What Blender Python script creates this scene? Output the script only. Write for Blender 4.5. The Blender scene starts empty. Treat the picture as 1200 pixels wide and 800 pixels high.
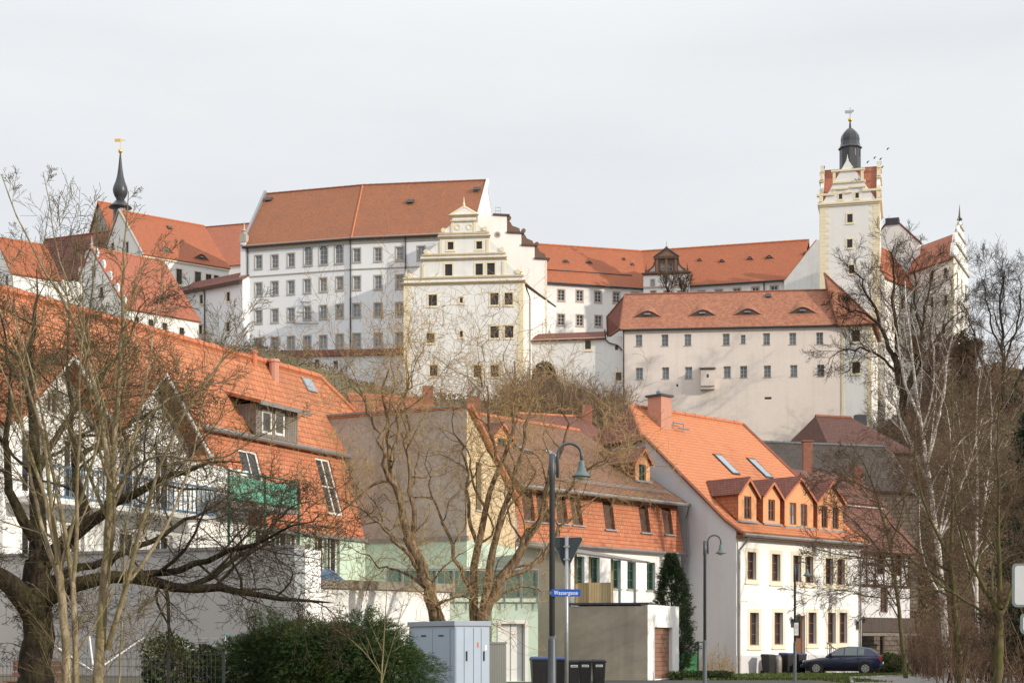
import bpy, math, random
import numpy as np
from mathutils import Vector as V, Matrix

# ------------------------------------------------------------------ camera, sky, sun, exposure
scene = bpy.context.scene
COL = scene.collection
FP, HZ, EYE = 1800.0, 755.0, 1.55      # focal length in photo pixels, horizon row, eye height
cam_d = bpy.data.cameras.new('camera'); cam_d.sensor_width = 36.0; cam_d.lens = 54.0
cam_d.shift_y = 355.0 / 1200.0; cam_d.clip_start = 0.5; cam_d.clip_end = 12000
camera = bpy.data.objects.new('camera', cam_d); COL.objects.link(camera)
camera.location = (0, 0, EYE); camera.rotation_euler = (math.radians(90), 0, 0)
scene.camera = camera

SUN_AZ, SUN_EL = math.radians(119), math.radians(18)   # azimuth clockwise from +Y
sun_vec = V((math.sin(SUN_AZ)*math.cos(SUN_EL), math.cos(SUN_AZ)*math.cos(SUN_EL), math.sin(SUN_EL)))
sd = bpy.data.lights.new('sun', 'SUN'); sd.energy = 3.4; sd.angle = math.radians(0.6); sd.color = (1.0, 0.91, 0.77)
sun = bpy.data.objects.new('sun', sd); COL.objects.link(sun)
sun.rotation_euler = (-sun_vec).to_track_quat('-Z', 'Y').to_euler()

world = bpy.data.worlds.new('World'); scene.world = world; world.use_nodes = True
wn = world.node_tree.nodes; wl = world.node_tree.links; wn.clear()
w_out = wn.new('ShaderNodeOutputWorld'); w_bg = wn.new('ShaderNodeBackground'); w_bg.inputs['Strength'].default_value = 0.1
sky = wn.new('ShaderNodeTexSky'); sky.sky_type = 'NISHITA'; sky.sun_disc = False
sky.sun_elevation = SUN_EL; sky.sun_rotation = SUN_AZ; sky.dust_density = 3.0; sky.air_density = 1.0; sky.altitude = 150
w_tc = wn.new('ShaderNodeTexCoord'); w_map = wn.new('ShaderNodeMapping'); w_map.inputs['Scale'].default_value = (1.2, 1.2, 5.0)
w_n = wn.new('ShaderNodeTexNoise'); w_n.inputs['Scale'].default_value = 1.6; w_n.inputs['Detail'].default_value = 6; w_n.inputs['Roughness'].default_value = 0.55
w_r = wn.new('ShaderNodeValToRGB')                      # thin high cloud veil, slightly uneven
w_r.color_ramp.elements[0].position = 0.30; w_r.color_ramp.elements[0].color = (7.75, 8.0, 8.28, 1)
w_r.color_ramp.elements[1].position = 0.70; w_r.color_ramp.elements[1].color = (8.85, 9.02, 9.18, 1)
w_mix = wn.new('ShaderNodeMix'); w_mix.data_type = 'RGBA'; w_mix.inputs['Factor'].default_value = 0.9
wl.new(w_tc.outputs['Generated'], w_map.inputs['Vector']); wl.new(w_map.outputs[0], w_n.inputs['Vector'])
wl.new(w_n.outputs['Fac'], w_r.inputs['Fac'])
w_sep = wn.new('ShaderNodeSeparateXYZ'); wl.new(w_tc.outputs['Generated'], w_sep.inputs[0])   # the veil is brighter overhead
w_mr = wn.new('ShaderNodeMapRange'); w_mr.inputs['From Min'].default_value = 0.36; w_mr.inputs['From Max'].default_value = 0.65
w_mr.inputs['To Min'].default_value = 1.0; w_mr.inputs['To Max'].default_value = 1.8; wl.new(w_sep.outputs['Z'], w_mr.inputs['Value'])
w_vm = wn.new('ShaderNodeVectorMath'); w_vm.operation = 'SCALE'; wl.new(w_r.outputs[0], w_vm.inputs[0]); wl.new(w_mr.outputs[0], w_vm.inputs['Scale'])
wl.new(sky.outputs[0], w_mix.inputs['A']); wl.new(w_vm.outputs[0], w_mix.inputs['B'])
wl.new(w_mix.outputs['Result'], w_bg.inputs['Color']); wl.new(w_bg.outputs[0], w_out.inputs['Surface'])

scene.view_settings.view_transform = 'Standard'; scene.view_settings.look = 'None'
scene.view_settings.exposure = 0.10; scene.view_settings.gamma = 1.0; scene.view_settings.use_curve_mapping = False
scene.cycles.max_bounces = 6; scene.cycles.diffuse_bounces = 3; scene.cycles.glossy_bounces = 3

random.seed(7)
RNG = np.random.default_rng(11)

# ------------------------------------------------------------------ placing: a photo pixel at a depth
def W(px, Y): return V(((px-600)/FP*Y, Y))                 # ground point
def Zp(py, Y): return EYE + (HZ-py)/FP*Y                   # height
def P3(px, py, Y): return V(((px-600)/FP*Y, Y, Zp(py, Y)))

# ------------------------------------------------------------------ materials
def _mat(name):
    m = bpy.data.materials.new(name); m.use_nodes = True
    nt = m.node_tree; nt.nodes.clear()
    o = nt.nodes.new('ShaderNodeOutputMaterial'); b = nt.nodes.new('ShaderNodeBsdfPrincipled')
    nt.links.new(b.outputs[0], o.inputs[0])
    return m, nt, b
def _n(nt, t, **kw):
    n = nt.nodes.new(t)
    for k, v in kw.items():
        if k in n.inputs: n.inputs[k].default_value = v
        else: setattr(n, k, v)
    return n
def _math(nt, op, a, b=None):
    n = nt.nodes.new('ShaderNodeMath'); n.operation = op
    for i, x in enumerate((a, b)):
        if x is None: continue
        if isinstance(x, (int, float)): n.inputs[i].default_value = x
        else: nt.links.new(x, n.inputs[i])
    return n.outputs[0]
def _mix(nt, fac, a, b, blend='MIX'):
    n = nt.nodes.new('ShaderNodeMix'); n.data_type = 'RGBA'; n.blend_type = blend
    for k, x in (('Factor', fac), ('A', a), ('B', b)):
        if isinstance(x, (int, float)): n.inputs[k].default_value = x
        elif isinstance(x, tuple): n.inputs[k].default_value = (*x, 1) if len(x) == 3 else x
        else: nt.links.new(x, n.inputs[k])
    return n.outputs['Result']
def _noise(nt, scale, vec=None, detail=5, rough=0.55):
    n = _n(nt, 'ShaderNodeTexNoise', Scale=scale, Detail=detail, Roughness=rough)
    if vec is not None: nt.links.new(vec, n.inputs['Vector'])
    return n.outputs['Fac']
def _ramp(nt, x, p0, p1, c0=(0, 0, 0), c1=(1, 1, 1)):
    r = nt.nodes.new('ShaderNodeValToRGB'); e = r.color_ramp.elements
    e[0].position = p0; e[1].position = p1; e[0].color = (*c0, 1); e[1].color = (*c1, 1)
    nt.links.new(x, r.inputs['Fac']); return r.outputs['Color']
def _scale(nt, vec, s):
    m = _n(nt, 'ShaderNodeMapping'); m.inputs['Scale'].default_value = s; nt.links.new(vec, m.inputs['Vector']); return m.outputs[0]
def _bump(nt, b, h, strength=0.3, dist=0.02):
    n = _n(nt, 'ShaderNodeBump', Strength=strength, Distance=dist); nt.links.new(h, n.inputs['Height'])
    nt.links.new(n.outputs[0], b.inputs['Normal'])
def _geo(nt): return nt.nodes.new('ShaderNodeNewGeometry').outputs['Position']

def plaster(name, col, dirt=0.25, dcol=(0.30, 0.27, 0.23), rough=0.9, streak=1.0, patch=0.0, pcol=(0.4, 0.35, 0.3)):
    m, nt, b = _mat(name); g = _geo(nt)
    big = _ramp(nt, _noise(nt, 0.25, g), 0.35, 0.75)
    fine = _noise(nt, 3.0, g, 8, 0.65)
    st = _ramp(nt, _noise(nt, 1.0, _scale(nt, g, (1.6, 1.6, 0.10)), 6, 0.6), 0.50, 0.80)
    c = _mix(nt, _math(nt, 'MULTIPLY', big, dirt*0.45), col, dcol)
    c = _mix(nt, _math(nt, 'MULTIPLY', st, dirt*0.75*streak), c, dcol)
    c = _mix(nt, _math(nt, 'MULTIPLY', _ramp(nt, fine, 0.45, 0.8), dirt*0.5), c, dcol)
    if patch: c = _mix(nt, _math(nt, 'MULTIPLY', _ramp(nt, _noise(nt, 0.55, g, 7, 0.6), 0.55, 0.62), patch), c, pcol)
    nt.links.new(c, b.inputs['Base Color']); b.inputs['Roughness'].default_value = rough; b.inputs['Specular IOR Level'].default_value = 0.2
    _bump(nt, b, fine, 0.25, 0.02)
    return m

def tiles(name, c1, c2, w=0.20, h=0.17, weather=0.35, wcol=(0.10, 0.065, 0.045), gap=(0.05, 0.03, 0.022), gapw=0.012, bump=0.8, moss=0.0, course=0.25):
    m, nt, b = _mat(name)
    uv = nt.nodes.new('ShaderNodeTexCoord').outputs['UV']; g = _geo(nt)
    br = _n(nt, 'ShaderNodeTexBrick', Scale=1.0)
    br.inputs['Brick Width'].default_value = w; br.inputs['Row Height'].default_value = h; br.offset = 0.5
    br.inputs['Mortar Size'].default_value = gapw; br.inputs['Mortar Smooth'].default_value = 0.3; br.inputs['Bias'].default_value = 0.0
    br.inputs['Color1'].default_value = (*c1, 1); br.inputs['Color2'].default_value = (*c2, 1); br.inputs['Mortar'].default_value = (*gap, 1)
    nt.links.new(uv, br.inputs['Vector'])
    c = br.outputs['Color']
    n1 = _ramp(nt, _noise(nt, 0.35, g, 8, 0.62), 0.42, 0.75)
    c = _mix(nt, _math(nt, 'MULTIPLY', n1, weather), c, wcol)
    n2 = _ramp(nt, _noise(nt, 5.0, g, 3, 0.5), 0.55, 0.8)
    c = _mix(nt, _math(nt, 'MULTIPLY', n2, weather*0.7), c, wcol)
    if moss: c = _mix(nt, _math(nt, 'MULTIPLY', _ramp(nt, _noise(nt, 1.3, g, 8, 0.7), 0.52, 0.68), moss), c, (0.13, 0.10, 0.035))
    sep = nt.nodes.new('ShaderNodeSeparateXYZ'); nt.links.new(uv, sep.inputs[0])
    fr = _math(nt, 'FRACT', _math(nt, 'DIVIDE', sep.outputs[1], h)); saw = _math(nt, 'SUBTRACT', 1.0, fr)
    edge = _ramp(nt, fr, 0.10, 0.22, (1, 1, 1), (0, 0, 0))          # row shadow at the lower edge of each course, put into the colour
    c = _mix(nt, _math(nt, 'MULTIPLY', edge, course), c, tuple(x*0.45 for x in c2))
    nt.links.new(c, b.inputs['Base Color']); b.inputs['Roughness'].default_value = 0.78; b.inputs['Specular IOR Level'].default_value = 0.3
    _bump(nt, b, _math(nt, 'ADD', saw, _math(nt, 'MULTIPLY', br.outputs['Fac'], -0.7)), bump, 0.03)
    return m

def simple(name, col, rough=0.6, metal=0.0, var=0.15, scale=4.0, vcol=None, spec=0.4, bump=0.1, coat=0.0):
    m, nt, b = _mat(name); g = _geo(nt)
    n = _ramp(nt, _noise(nt, scale, g, 6, 0.6), 0.35, 0.75)
    vc = vcol or tuple(x*0.55 for x in col)
    c = _mix(nt, _math(nt, 'MULTIPLY', n, var), col, vc)
    nt.links.new(c, b.inputs['Base Color']); b.inputs['Roughness'].default_value = rough; b.inputs['Metallic'].default_value = metal
    b.inputs['Specular IOR Level'].default_value = spec
    if coat: b.inputs['Coat Weight'].default_value = coat; b.inputs['Coat Roughness'].default_value = 0.05
    if bump: _bump(nt, b, n, bump, 0.02)
    return m

def glass(name, dark, light, rough=0.06, spec=0.6):
    m, nt, b = _mat(name)
    r = nt.nodes.new('ShaderNodeObjectInfo').outputs['Random']
    g = _geo(nt)
    r2 = _math(nt, 'MULTIPLY', r, _ramp(nt, _noise(nt, 0.9, g, 3), 0.3, 0.7))
    nt.links.new(_mix(nt, r2, dark, light), b.inputs['Base Color'])
    b.inputs['Roughness'].default_value = rough; b.inputs['Specular IOR Level'].default_value = spec
    _bump(nt, b, _noise(nt, 1.2, g, 2), 0.06, 0.05)
    return m

def bark(name, c1, c2, scale=14.0, moss=0.0, white=False, mcol=(0.10, 0.10, 0.025)):
    m, nt, b = _mat(name); g = _geo(nt)
    n = _noise(nt, scale, _scale(nt, g, (1, 1, 0.2) if not white else (1, 1, 2.6)), 8, 0.65)
    c = _ramp(nt, n, 0.40, 0.60, c1, c2)
    if moss: c = _mix(nt, _math(nt, 'MULTIPLY', _ramp(nt, _noise(nt, 2.2, g, 6), 0.45, 0.62), moss), c, mcol)
    nt.links.new(c, b.inputs['Base Color']); b.inputs['Roughness'].default_value = 0.9; b.inputs['Specular IOR Level'].default_value = 0.15
    _bump(nt, b, n, 0.6, 0.015)
    return m

def leafy(name, c1, c2, c3=None, trans=0.0):
    m, nt, b = _mat(name)
    r = nt.nodes.new('ShaderNodeNewGeometry').outputs['Random Per Island']; g = _geo(nt)
    c = _mix(nt, r, c1, c2)
    if c3: c = _mix(nt, _ramp(nt, _noise(nt, 1.6, g, 4), 0.52, 0.72), c, c3)
    nt.links.new(c, b.inputs['Base Color']); b.inputs['Roughness'].default_value = 0.65; b.inputs['Specular IOR Level'].default_value = 0.25
    return m

def boards(name, col, dark, pitch=0.14, axis='X', rough=0.75):
    m, nt, b = _mat(name); uv = nt.nodes.new('ShaderNodeTexCoord').outputs['UV']; g = _geo(nt)
    sep = nt.nodes.new('ShaderNodeSeparateXYZ'); nt.links.new(uv, sep.inputs[0])
    f = _math(nt, 'FRACT', _math(nt, 'DIVIDE', sep.outputs[0 if axis == 'X' else 1], pitch))
    e = _ramp(nt, f, 0.05, 0.13)
    fl = _math(nt, 'FLOOR', _math(nt, 'DIVIDE', sep.outputs[0 if axis == 'X' else 1], pitch))
    wn_ = _n(nt, 'ShaderNodeTexWhiteNoise', noise_dimensions='1D'); nt.links.new(fl, wn_.inputs['W'])
    c = _mix(nt, _math(nt, 'MULTIPLY', wn_.outputs['Value'], 0.35), col, dark)
    c = _mix(nt, _math(nt, 'MULTIPLY', _noise(nt, 6, g, 6), 0.4), c, dark)
    c = _mix(nt, e, tuple(x*0.3 for x in dark), c)
    nt.links.new(c, b.inputs['Base Color']); b.inputs['Roughness'].default_value = rough; _bump(nt, b, e, 0.5, 0.01)
    return m

M = {}
def mats():
    M['white_wall'] = plaster('white_lime_plaster', (0.76, 0.74, 0.71), 0.24, (0.42, 0.39, 0.35))
    M['old_white'] = plaster('weathered_white_plaster', (0.79, 0.78, 0.755), 0.32, (0.42, 0.38, 0.33), patch=0.2, pcol=(0.52, 0.48, 0.42))
    M['cold_white'] = plaster('cool_white_plaster', (0.74, 0.75, 0.77), 0.18, (0.45, 0.44, 0.43))
    M['pink_wall'] = plaster('pale_pinkish_plaster', (0.72, 0.635, 0.58), 0.36, (0.44, 0.36, 0.31), patch=0.3, pcol=(0.66, 0.565, 0.505))
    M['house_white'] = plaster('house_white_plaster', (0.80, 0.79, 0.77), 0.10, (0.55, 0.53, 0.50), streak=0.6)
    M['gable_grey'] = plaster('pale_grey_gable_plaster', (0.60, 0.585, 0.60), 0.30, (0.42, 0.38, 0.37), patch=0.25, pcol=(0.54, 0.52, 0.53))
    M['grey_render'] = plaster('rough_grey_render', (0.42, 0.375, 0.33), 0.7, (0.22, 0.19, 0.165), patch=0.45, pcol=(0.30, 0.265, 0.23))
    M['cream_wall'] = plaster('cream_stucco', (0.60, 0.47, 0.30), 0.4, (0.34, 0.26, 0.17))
    M['green_wall'] = plaster('pale_green_plaster', (0.50, 0.60, 0.49), 0.16, (0.42, 0.48, 0.38))
    M['concrete'] = plaster('stained_concrete', (0.32, 0.285, 0.235), 0.75, (0.17, 0.145, 0.11), patch=0.4, pcol=(0.24, 0.21, 0.165))
    M['yard_grey'] = plaster('smooth_grey_wall_render', (0.40, 0.385, 0.375), 0.18, (0.30, 0.28, 0.27), streak=0.5)
    M['ochre'] = plaster('ochre_stone_trim', (0.79, 0.69, 0.50), 0.3, (0.38, 0.28, 0.15))
    M['ochre_dark'] = plaster('dirty_ochre_cornice', (0.62, 0.52, 0.36), 0.5, (0.22, 0.16, 0.09))
    M['pink_stone'] = plaster('reddish_stone_surround', (0.48, 0.36, 0.31), 0.3, (0.28, 0.2, 0.17))
    M['grey_stone'] = plaster('grey_stone_surround', (0.40, 0.375, 0.33), 0.35, (0.24, 0.22, 0.18))
    M['sand_stone'] = plaster('pale_sandstone_surround', (0.70, 0.63, 0.50), 0.25, (0.45, 0.38, 0.28))
    M['dark_stone'] = plaster('dark_weathered_sandstone', (0.17, 0.105, 0.075), 0.5, (0.08, 0.06, 0.05))
    M['brick_red'] = tiles('red_brick', (0.33, 0.11, 0.065), (0.24, 0.08, 0.05), 0.25, 0.08, 0.3, gap=(0.2, 0.16, 0.13), gapw=0.008, bump=0.2)
    M['castle_tile'] = tiles('old_red_brown_castle_tiles', (0.37, 0.145, 0.07), (0.285, 0.108, 0.054), 0.22, 0.18, 0.4, (0.19, 0.09, 0.06))
    M['castle_orange'] = tiles('orange_castle_tiles', (0.445, 0.142, 0.064), (0.355, 0.108, 0.052), 0.22, 0.18, 0.40, (0.30, 0.105, 0.055))
    M['castle_red'] = tiles('red_castle_tiles', (0.48, 0.17, 0.10), (0.38, 0.13, 0.075), 0.22, 0.18, 0.30, (0.24, 0.085, 0.05))
    M['pink_tile'] = tiles('pinkish_plain_tiles', (0.43, 0.185, 0.105), (0.29, 0.115, 0.068), 0.30, 0.26, 0.30, (0.25, 0.10, 0.07))
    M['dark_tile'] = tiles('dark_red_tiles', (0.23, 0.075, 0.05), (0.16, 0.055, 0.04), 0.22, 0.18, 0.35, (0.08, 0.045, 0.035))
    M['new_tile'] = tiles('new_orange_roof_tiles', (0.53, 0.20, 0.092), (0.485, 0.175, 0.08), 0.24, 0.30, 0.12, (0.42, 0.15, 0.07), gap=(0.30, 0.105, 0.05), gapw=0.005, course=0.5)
    M['row_tile'] = tiles('orange_row_house_tiles', (0.52, 0.20, 0.095), (0.40, 0.14, 0.068), 0.24, 0.30, 0.55, (0.24, 0.105, 0.055), gap=(0.15, 0.06, 0.03), gapw=0.010, moss=0.35)
    M['mansard_tile'] = tiles('orange_hung_tiles', (0.52, 0.20, 0.105), (0.43, 0.15, 0.08), 0.18, 0.20, 0.22, (0.34, 0.12, 0.06), gap=(0.19, 0.07, 0.04), gapw=0.007)
    M['brown_tile'] = tiles('brown_mossy_tiles', (0.27, 0.135, 0.075), (0.20, 0.10, 0.06), 0.22, 0.20, 0.4, (0.12, 0.075, 0.045), moss=0.35)
    M['slate'] = tiles('dark_slate', (0.050, 0.039, 0.032), (0.072, 0.056, 0.046), 0.4, 0.3, 0.3, (0.04, 0.035, 0.03), gap=(0.02, 0.02, 0.02))
    M['ridge'] = simple('fired_ridge_tile', (0.50, 0.17, 0.08), 0.75, var=0.5, scale=2.0, vcol=(0.26, 0.10, 0.055))
    M['ridge_dark'] = simple('old_ridge_tile', (0.26, 0.10, 0.06), 0.8, var=0.5, scale=2.0)
    M['gutter'] = simple('weathered_zinc_gutter', (0.27, 0.25, 0.24), 0.5, 0.4, 0.4)
    M['dark_metal'] = simple('dark_grey_metal', (0.055, 0.06, 0.065), 0.45, 0.3, 0.3, 8)
    M['pipe_dark'] = simple('dark_downpipe_paint', (0.05, 0.045, 0.045), 0.5, 0.2, 0.2)
    M['lead'] = simple('black_slate_cladding', (0.045, 0.048, 0.055), 0.38, 0.2, 0.5, 3.0, (0.085, 0.085, 0.09))
    M['gold'] = simple('gilded_ball', (0.75, 0.48, 0.12), 0.35, 0.8, 0.2)
    M['pane'] = glass('castle_window_glass', (0.13, 0.14, 0.155), (0.33, 0.35, 0.38))
    M['pane_dark'] = glass('dark_window_glass', (0.016, 0.017, 0.018), (0.06, 0.06, 0.06))
    M['pane_curtain'] = glass('curtained_window_glass', (0.03, 0.03, 0.032), (0.42, 0.42, 0.40))
    M['frame_white'] = simple('white_window_paint', (0.72, 0.70, 0.66), 0.5, var=0.1)
    M['frame_grey'] = simple('grey_window_paint', (0.60, 0.59, 0.56), 0.5, var=0.2)
    M['frame_brown'] = simple('red_brown_window_paint', (0.23, 0.085, 0.045), 0.45, var=0.2)
    M['frame_dark'] = simple('dark_window_paint', (0.07, 0.045, 0.035), 0.5, var=0.2)
    M['frame_green'] = simple('green_window_paint', (0.03, 0.13, 0.075), 0.5, var=0.2)
    M['brown_blind'] = boards('brown_shutter_slats', (0.10, 0.05, 0.03), (0.06, 0.03, 0.02), 0.06, 'Y')
    M['orange_render'] = plaster('orange_dormer_render', (0.66, 0.325, 0.165), 0.15, (0.45, 0.2, 0.09))
    M['wood_grey'] = boards('weathered_grey_boards', (0.22, 0.19, 0.165), (0.11, 0.09, 0.08), 0.16)
    M['wood_dark'] = boards('dark_brown_boards', (0.075, 0.05, 0.04), (0.035, 0.025, 0.02), 0.16)
    M['wood_pale'] = boards('pale_pine_boards', (0.60, 0.47, 0.27), (0.42, 0.31, 0.17), 0.12)
    M['wood_red'] = boards('red_brown_door_boards', (0.27, 0.14, 0.09), (0.17, 0.085, 0.055), 0.2, 'Y')
    M['timber'] = simple('dark_timber_beam', (0.05, 0.03, 0.024), 0.8, var=0.3)
    M['door_brown'] = simple('brown_door_wood', (0.20, 0.075, 0.03), 0.5, var=0.3)
    M['door_white'] = boards('white_door_panels', (0.78, 0.77, 0.74), (0.62, 0.60, 0.58), 0.5)
    M['green_fabric'] = boards('green_screen_fabric', (0.14, 0.40, 0.30), (0.09, 0.31, 0.22), 0.18)
    M['green_metal'] = simple('dark_green_painted_steel', (0.018, 0.10, 0.055), 0.45, 0.1, 0.2)
    M['green_panel'] = simple('bright_green_sheet', (0.03, 0.20, 0.06), 0.5, var=0.3)
    M['green_glass'] = simple('green_balcony_panel', (0.085, 0.145, 0.11), 0.25, var=0.25, spec=0.6)
    M['cabinet'] = simple('pale_blue_grey_cabinet_paint', (0.33, 0.40, 0.50), 0.5, 0.0, 0.25, 2.0, (0.27, 0.30, 0.33))
    M['cabinet_grey'] = boards('ribbed_grey_cabinet', (0.24, 0.24, 0.22), (0.18, 0.18, 0.165), 0.05)
    M['black_plastic'] = simple('black_bin_plastic', (0.014, 0.014, 0.015), 0.45, var=0.3)
    M['blue_plastic'] = simple('blue_bin_lid_plastic', (0.02, 0.05, 0.16), 0.45, var=0.2)
    M['lamp_paint'] = simple('grey_lamp_paint', (0.075, 0.085, 0.095), 0.45, 0.2, 0.25, 6)
    M['lamp_shade'] = simple('grey_green_lamp_shade', (0.12, 0.155, 0.155), 0.5, 0.1, 0.3, 6)
    M['frosted'] = simple('frosted_lamp_glass', (0.5, 0.5, 0.47), 0.25, var=0.1)
    M['sign_blue'] = simple('blue_enamel', (0.008, 0.085, 0.42), 0.35, var=0.05)
    M['letter_white'] = simple('white_lettering', (0.85, 0.85, 0.85), 0.5, var=0.0, bump=0)
    M['sign_back'] = simple('dark_grey_sign_back', (0.035, 0.045, 0.052), 0.5, 0.2, 0.2)
    M['sign_face'] = simple('pale_grey_sign_face', (0.50, 0.51, 0.53), 0.5, var=0.1)
    M['sign_edge'] = simple('grey_green_sign_rim', (0.17, 0.20, 0.20), 0.45, 0.3, 0.2)
    M['galv'] = simple('galvanised_steel', (0.33, 0.34, 0.36), 0.45, 0.6, 0.3, 10)
    M['car_paint'] = simple('dark_blue_car_paint', (0.008, 0.013, 0.052), 0.3, 0.2, 0.1, 2, spec=0.5, coat=0.8, bump=0)
    M['car_glass'] = simple('car_glass', (0.10, 0.13, 0.13), 0.06, var=0.3, scale=2, spec=0.8, bump=0)
    M['tyre'] = simple('tyre_rubber', (0.012, 0.012, 0.012), 0.8, var=0.2)
    M['rim'] = simple('silver_wheel_rim', (0.42, 0.41, 0.40), 0.35, 0.6, 0.2)
    M['red_lens'] = simple('red_lamp_lens', (0.45, 0.02, 0.02), 0.2, var=0.1)
    M['clear_lens'] = simple('clear_lamp_lens', (0.6, 0.6, 0.58), 0.15, var=0.1)
    M['bench_wood'] = simple('red_brown_bench_slat', (0.26, 0.115, 0.075), 0.6, var=0.3)
    M['bark_dark'] = bark('dark_furrowed_bark', (0.013, 0.010, 0.008), (0.048, 0.035, 0.026), 16, 0.2)  # dark bark, with the shade on the old trunk also put into the colour
    M['bark_light'] = bark('pale_smooth_bark', (0.17, 0.135, 0.085), (0.34, 0.27, 0.175), 12, 0.6, mcol=(0.15, 0.13, 0.045))
    M['twig_light'] = bark('pale_olive_twig_bark', (0.075, 0.058, 0.034), (0.17, 0.13, 0.075), 9, 0.35)
    M['bark_warm'] = bark('warm_brown_bark', (0.075, 0.05, 0.032), (0.27, 0.18, 0.11), 14, 0.2)
    M['twig_warm'] = bark('warm_yellowish_twig_bark', (0.25, 0.165, 0.08), (0.42, 0.295, 0.15), 6)
    M['twig_dark'] = bark('dark_twig_bark', (0.030, 0.022, 0.016), (0.075, 0.054, 0.038), 6, 0.15)
    M['twig_brown'] = bark('brown_twig_bark', (0.075, 0.048, 0.033), (0.15, 0.098, 0.066), 6)
    M['bark_birch'] = bark('white_birch_bark', (0.30, 0.26, 0.225), (0.70, 0.66, 0.60), 4, 0.0, True)
    M['bark_moss'] = bark('mossy_green_bark', (0.06, 0.05, 0.028), (0.13, 0.105, 0.05), 10, 0.6)
    M['scrub'] = bark('dry_brown_scrub_twigs', (0.115, 0.078, 0.053), (0.24, 0.165, 0.11), 2)
    M['thuja'] = leafy('dark_green_thuja_sprays', (0.018, 0.044, 0.011), (0.050, 0.085, 0.020), (0.09, 0.105, 0.025))
    M['conifer'] = leafy('very_dark_green_needles', (0.012, 0.024, 0.012), (0.03, 0.048, 0.018))
    M['shrub_leaf'] = leafy('dark_evergreen_leaves', (0.022, 0.045, 0.012), (0.055, 0.08, 0.02), (0.10, 0.10, 0.03))
    M['ivy'] = leafy('dry_brown_creeper', (0.12, 0.085, 0.05), (0.22, 0.155, 0.09), (0.10, 0.08, 0.035))
    M['grass'] = leafy('grass_blades', (0.055, 0.085, 0.018), (0.10, 0.13, 0.03), (0.12, 0.12, 0.045))
    # ground
    m, nt, b = _mat('winter_meadow_soil'); g = _geo(nt)
    c = _ramp(nt, _noise(nt, 0.12, g, 8, 0.65), 0.38, 0.62, (0.10, 0.075, 0.04), (0.065, 0.085, 0.025))
    c = _mix(nt, _math(nt, 'MULTIPLY', _noise(nt, 3.0, g, 6), 0.6), c, (0.16, 0.12, 0.07))
    nt.links.new(c, b.inputs['Base Color']); b.inputs['Roughness'].default_value = 0.95; _bump(nt, b, _noise(nt, 2.0, g, 8), 0.8, 0.15)
    M['soil'] = m
    M['paver'] = tiles('grey_path_pavers', (0.26, 0.24, 0.225), (0.20, 0.185, 0.175), 0.2, 0.1, 0.3, (0.13, 0.12, 0.10), gap=(0.07, 0.065, 0.05), gapw=0.006, bump=0.2)
    M['asphalt'] = simple('worn_asphalt', (0.055, 0.054, 0.053), 0.9, var=0.4, scale=30, vcol=(0.09, 0.088, 0.085), bump=0.4)
    M['kerb'] = simple('kerb_granite', (0.30, 0.29, 0.28), 0.85, var=0.4, scale=12)
    M['stone_wall'] = tiles('rough_stone_masonry', (0.16, 0.125, 0.10), (0.10, 0.08, 0.065), 0.55, 0.3, 0.5, (0.06, 0.05, 0.04), gap=(0.045, 0.04, 0.035), gapw=0.03, bump=0.6)
    M['blue_paint'] = simple('faded_blue_paint', (0.10, 0.18, 0.27), 0.55, var=0.3)
    M['yellow_paint'] = simple('yellow_paint', (0.62, 0.42, 0.02), 0.55, var=0.15)
    M['bird'] = simple('grey_bird_feathers', (0.10, 0.10, 0.11), 0.8, var=0.2)
mats()

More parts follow.
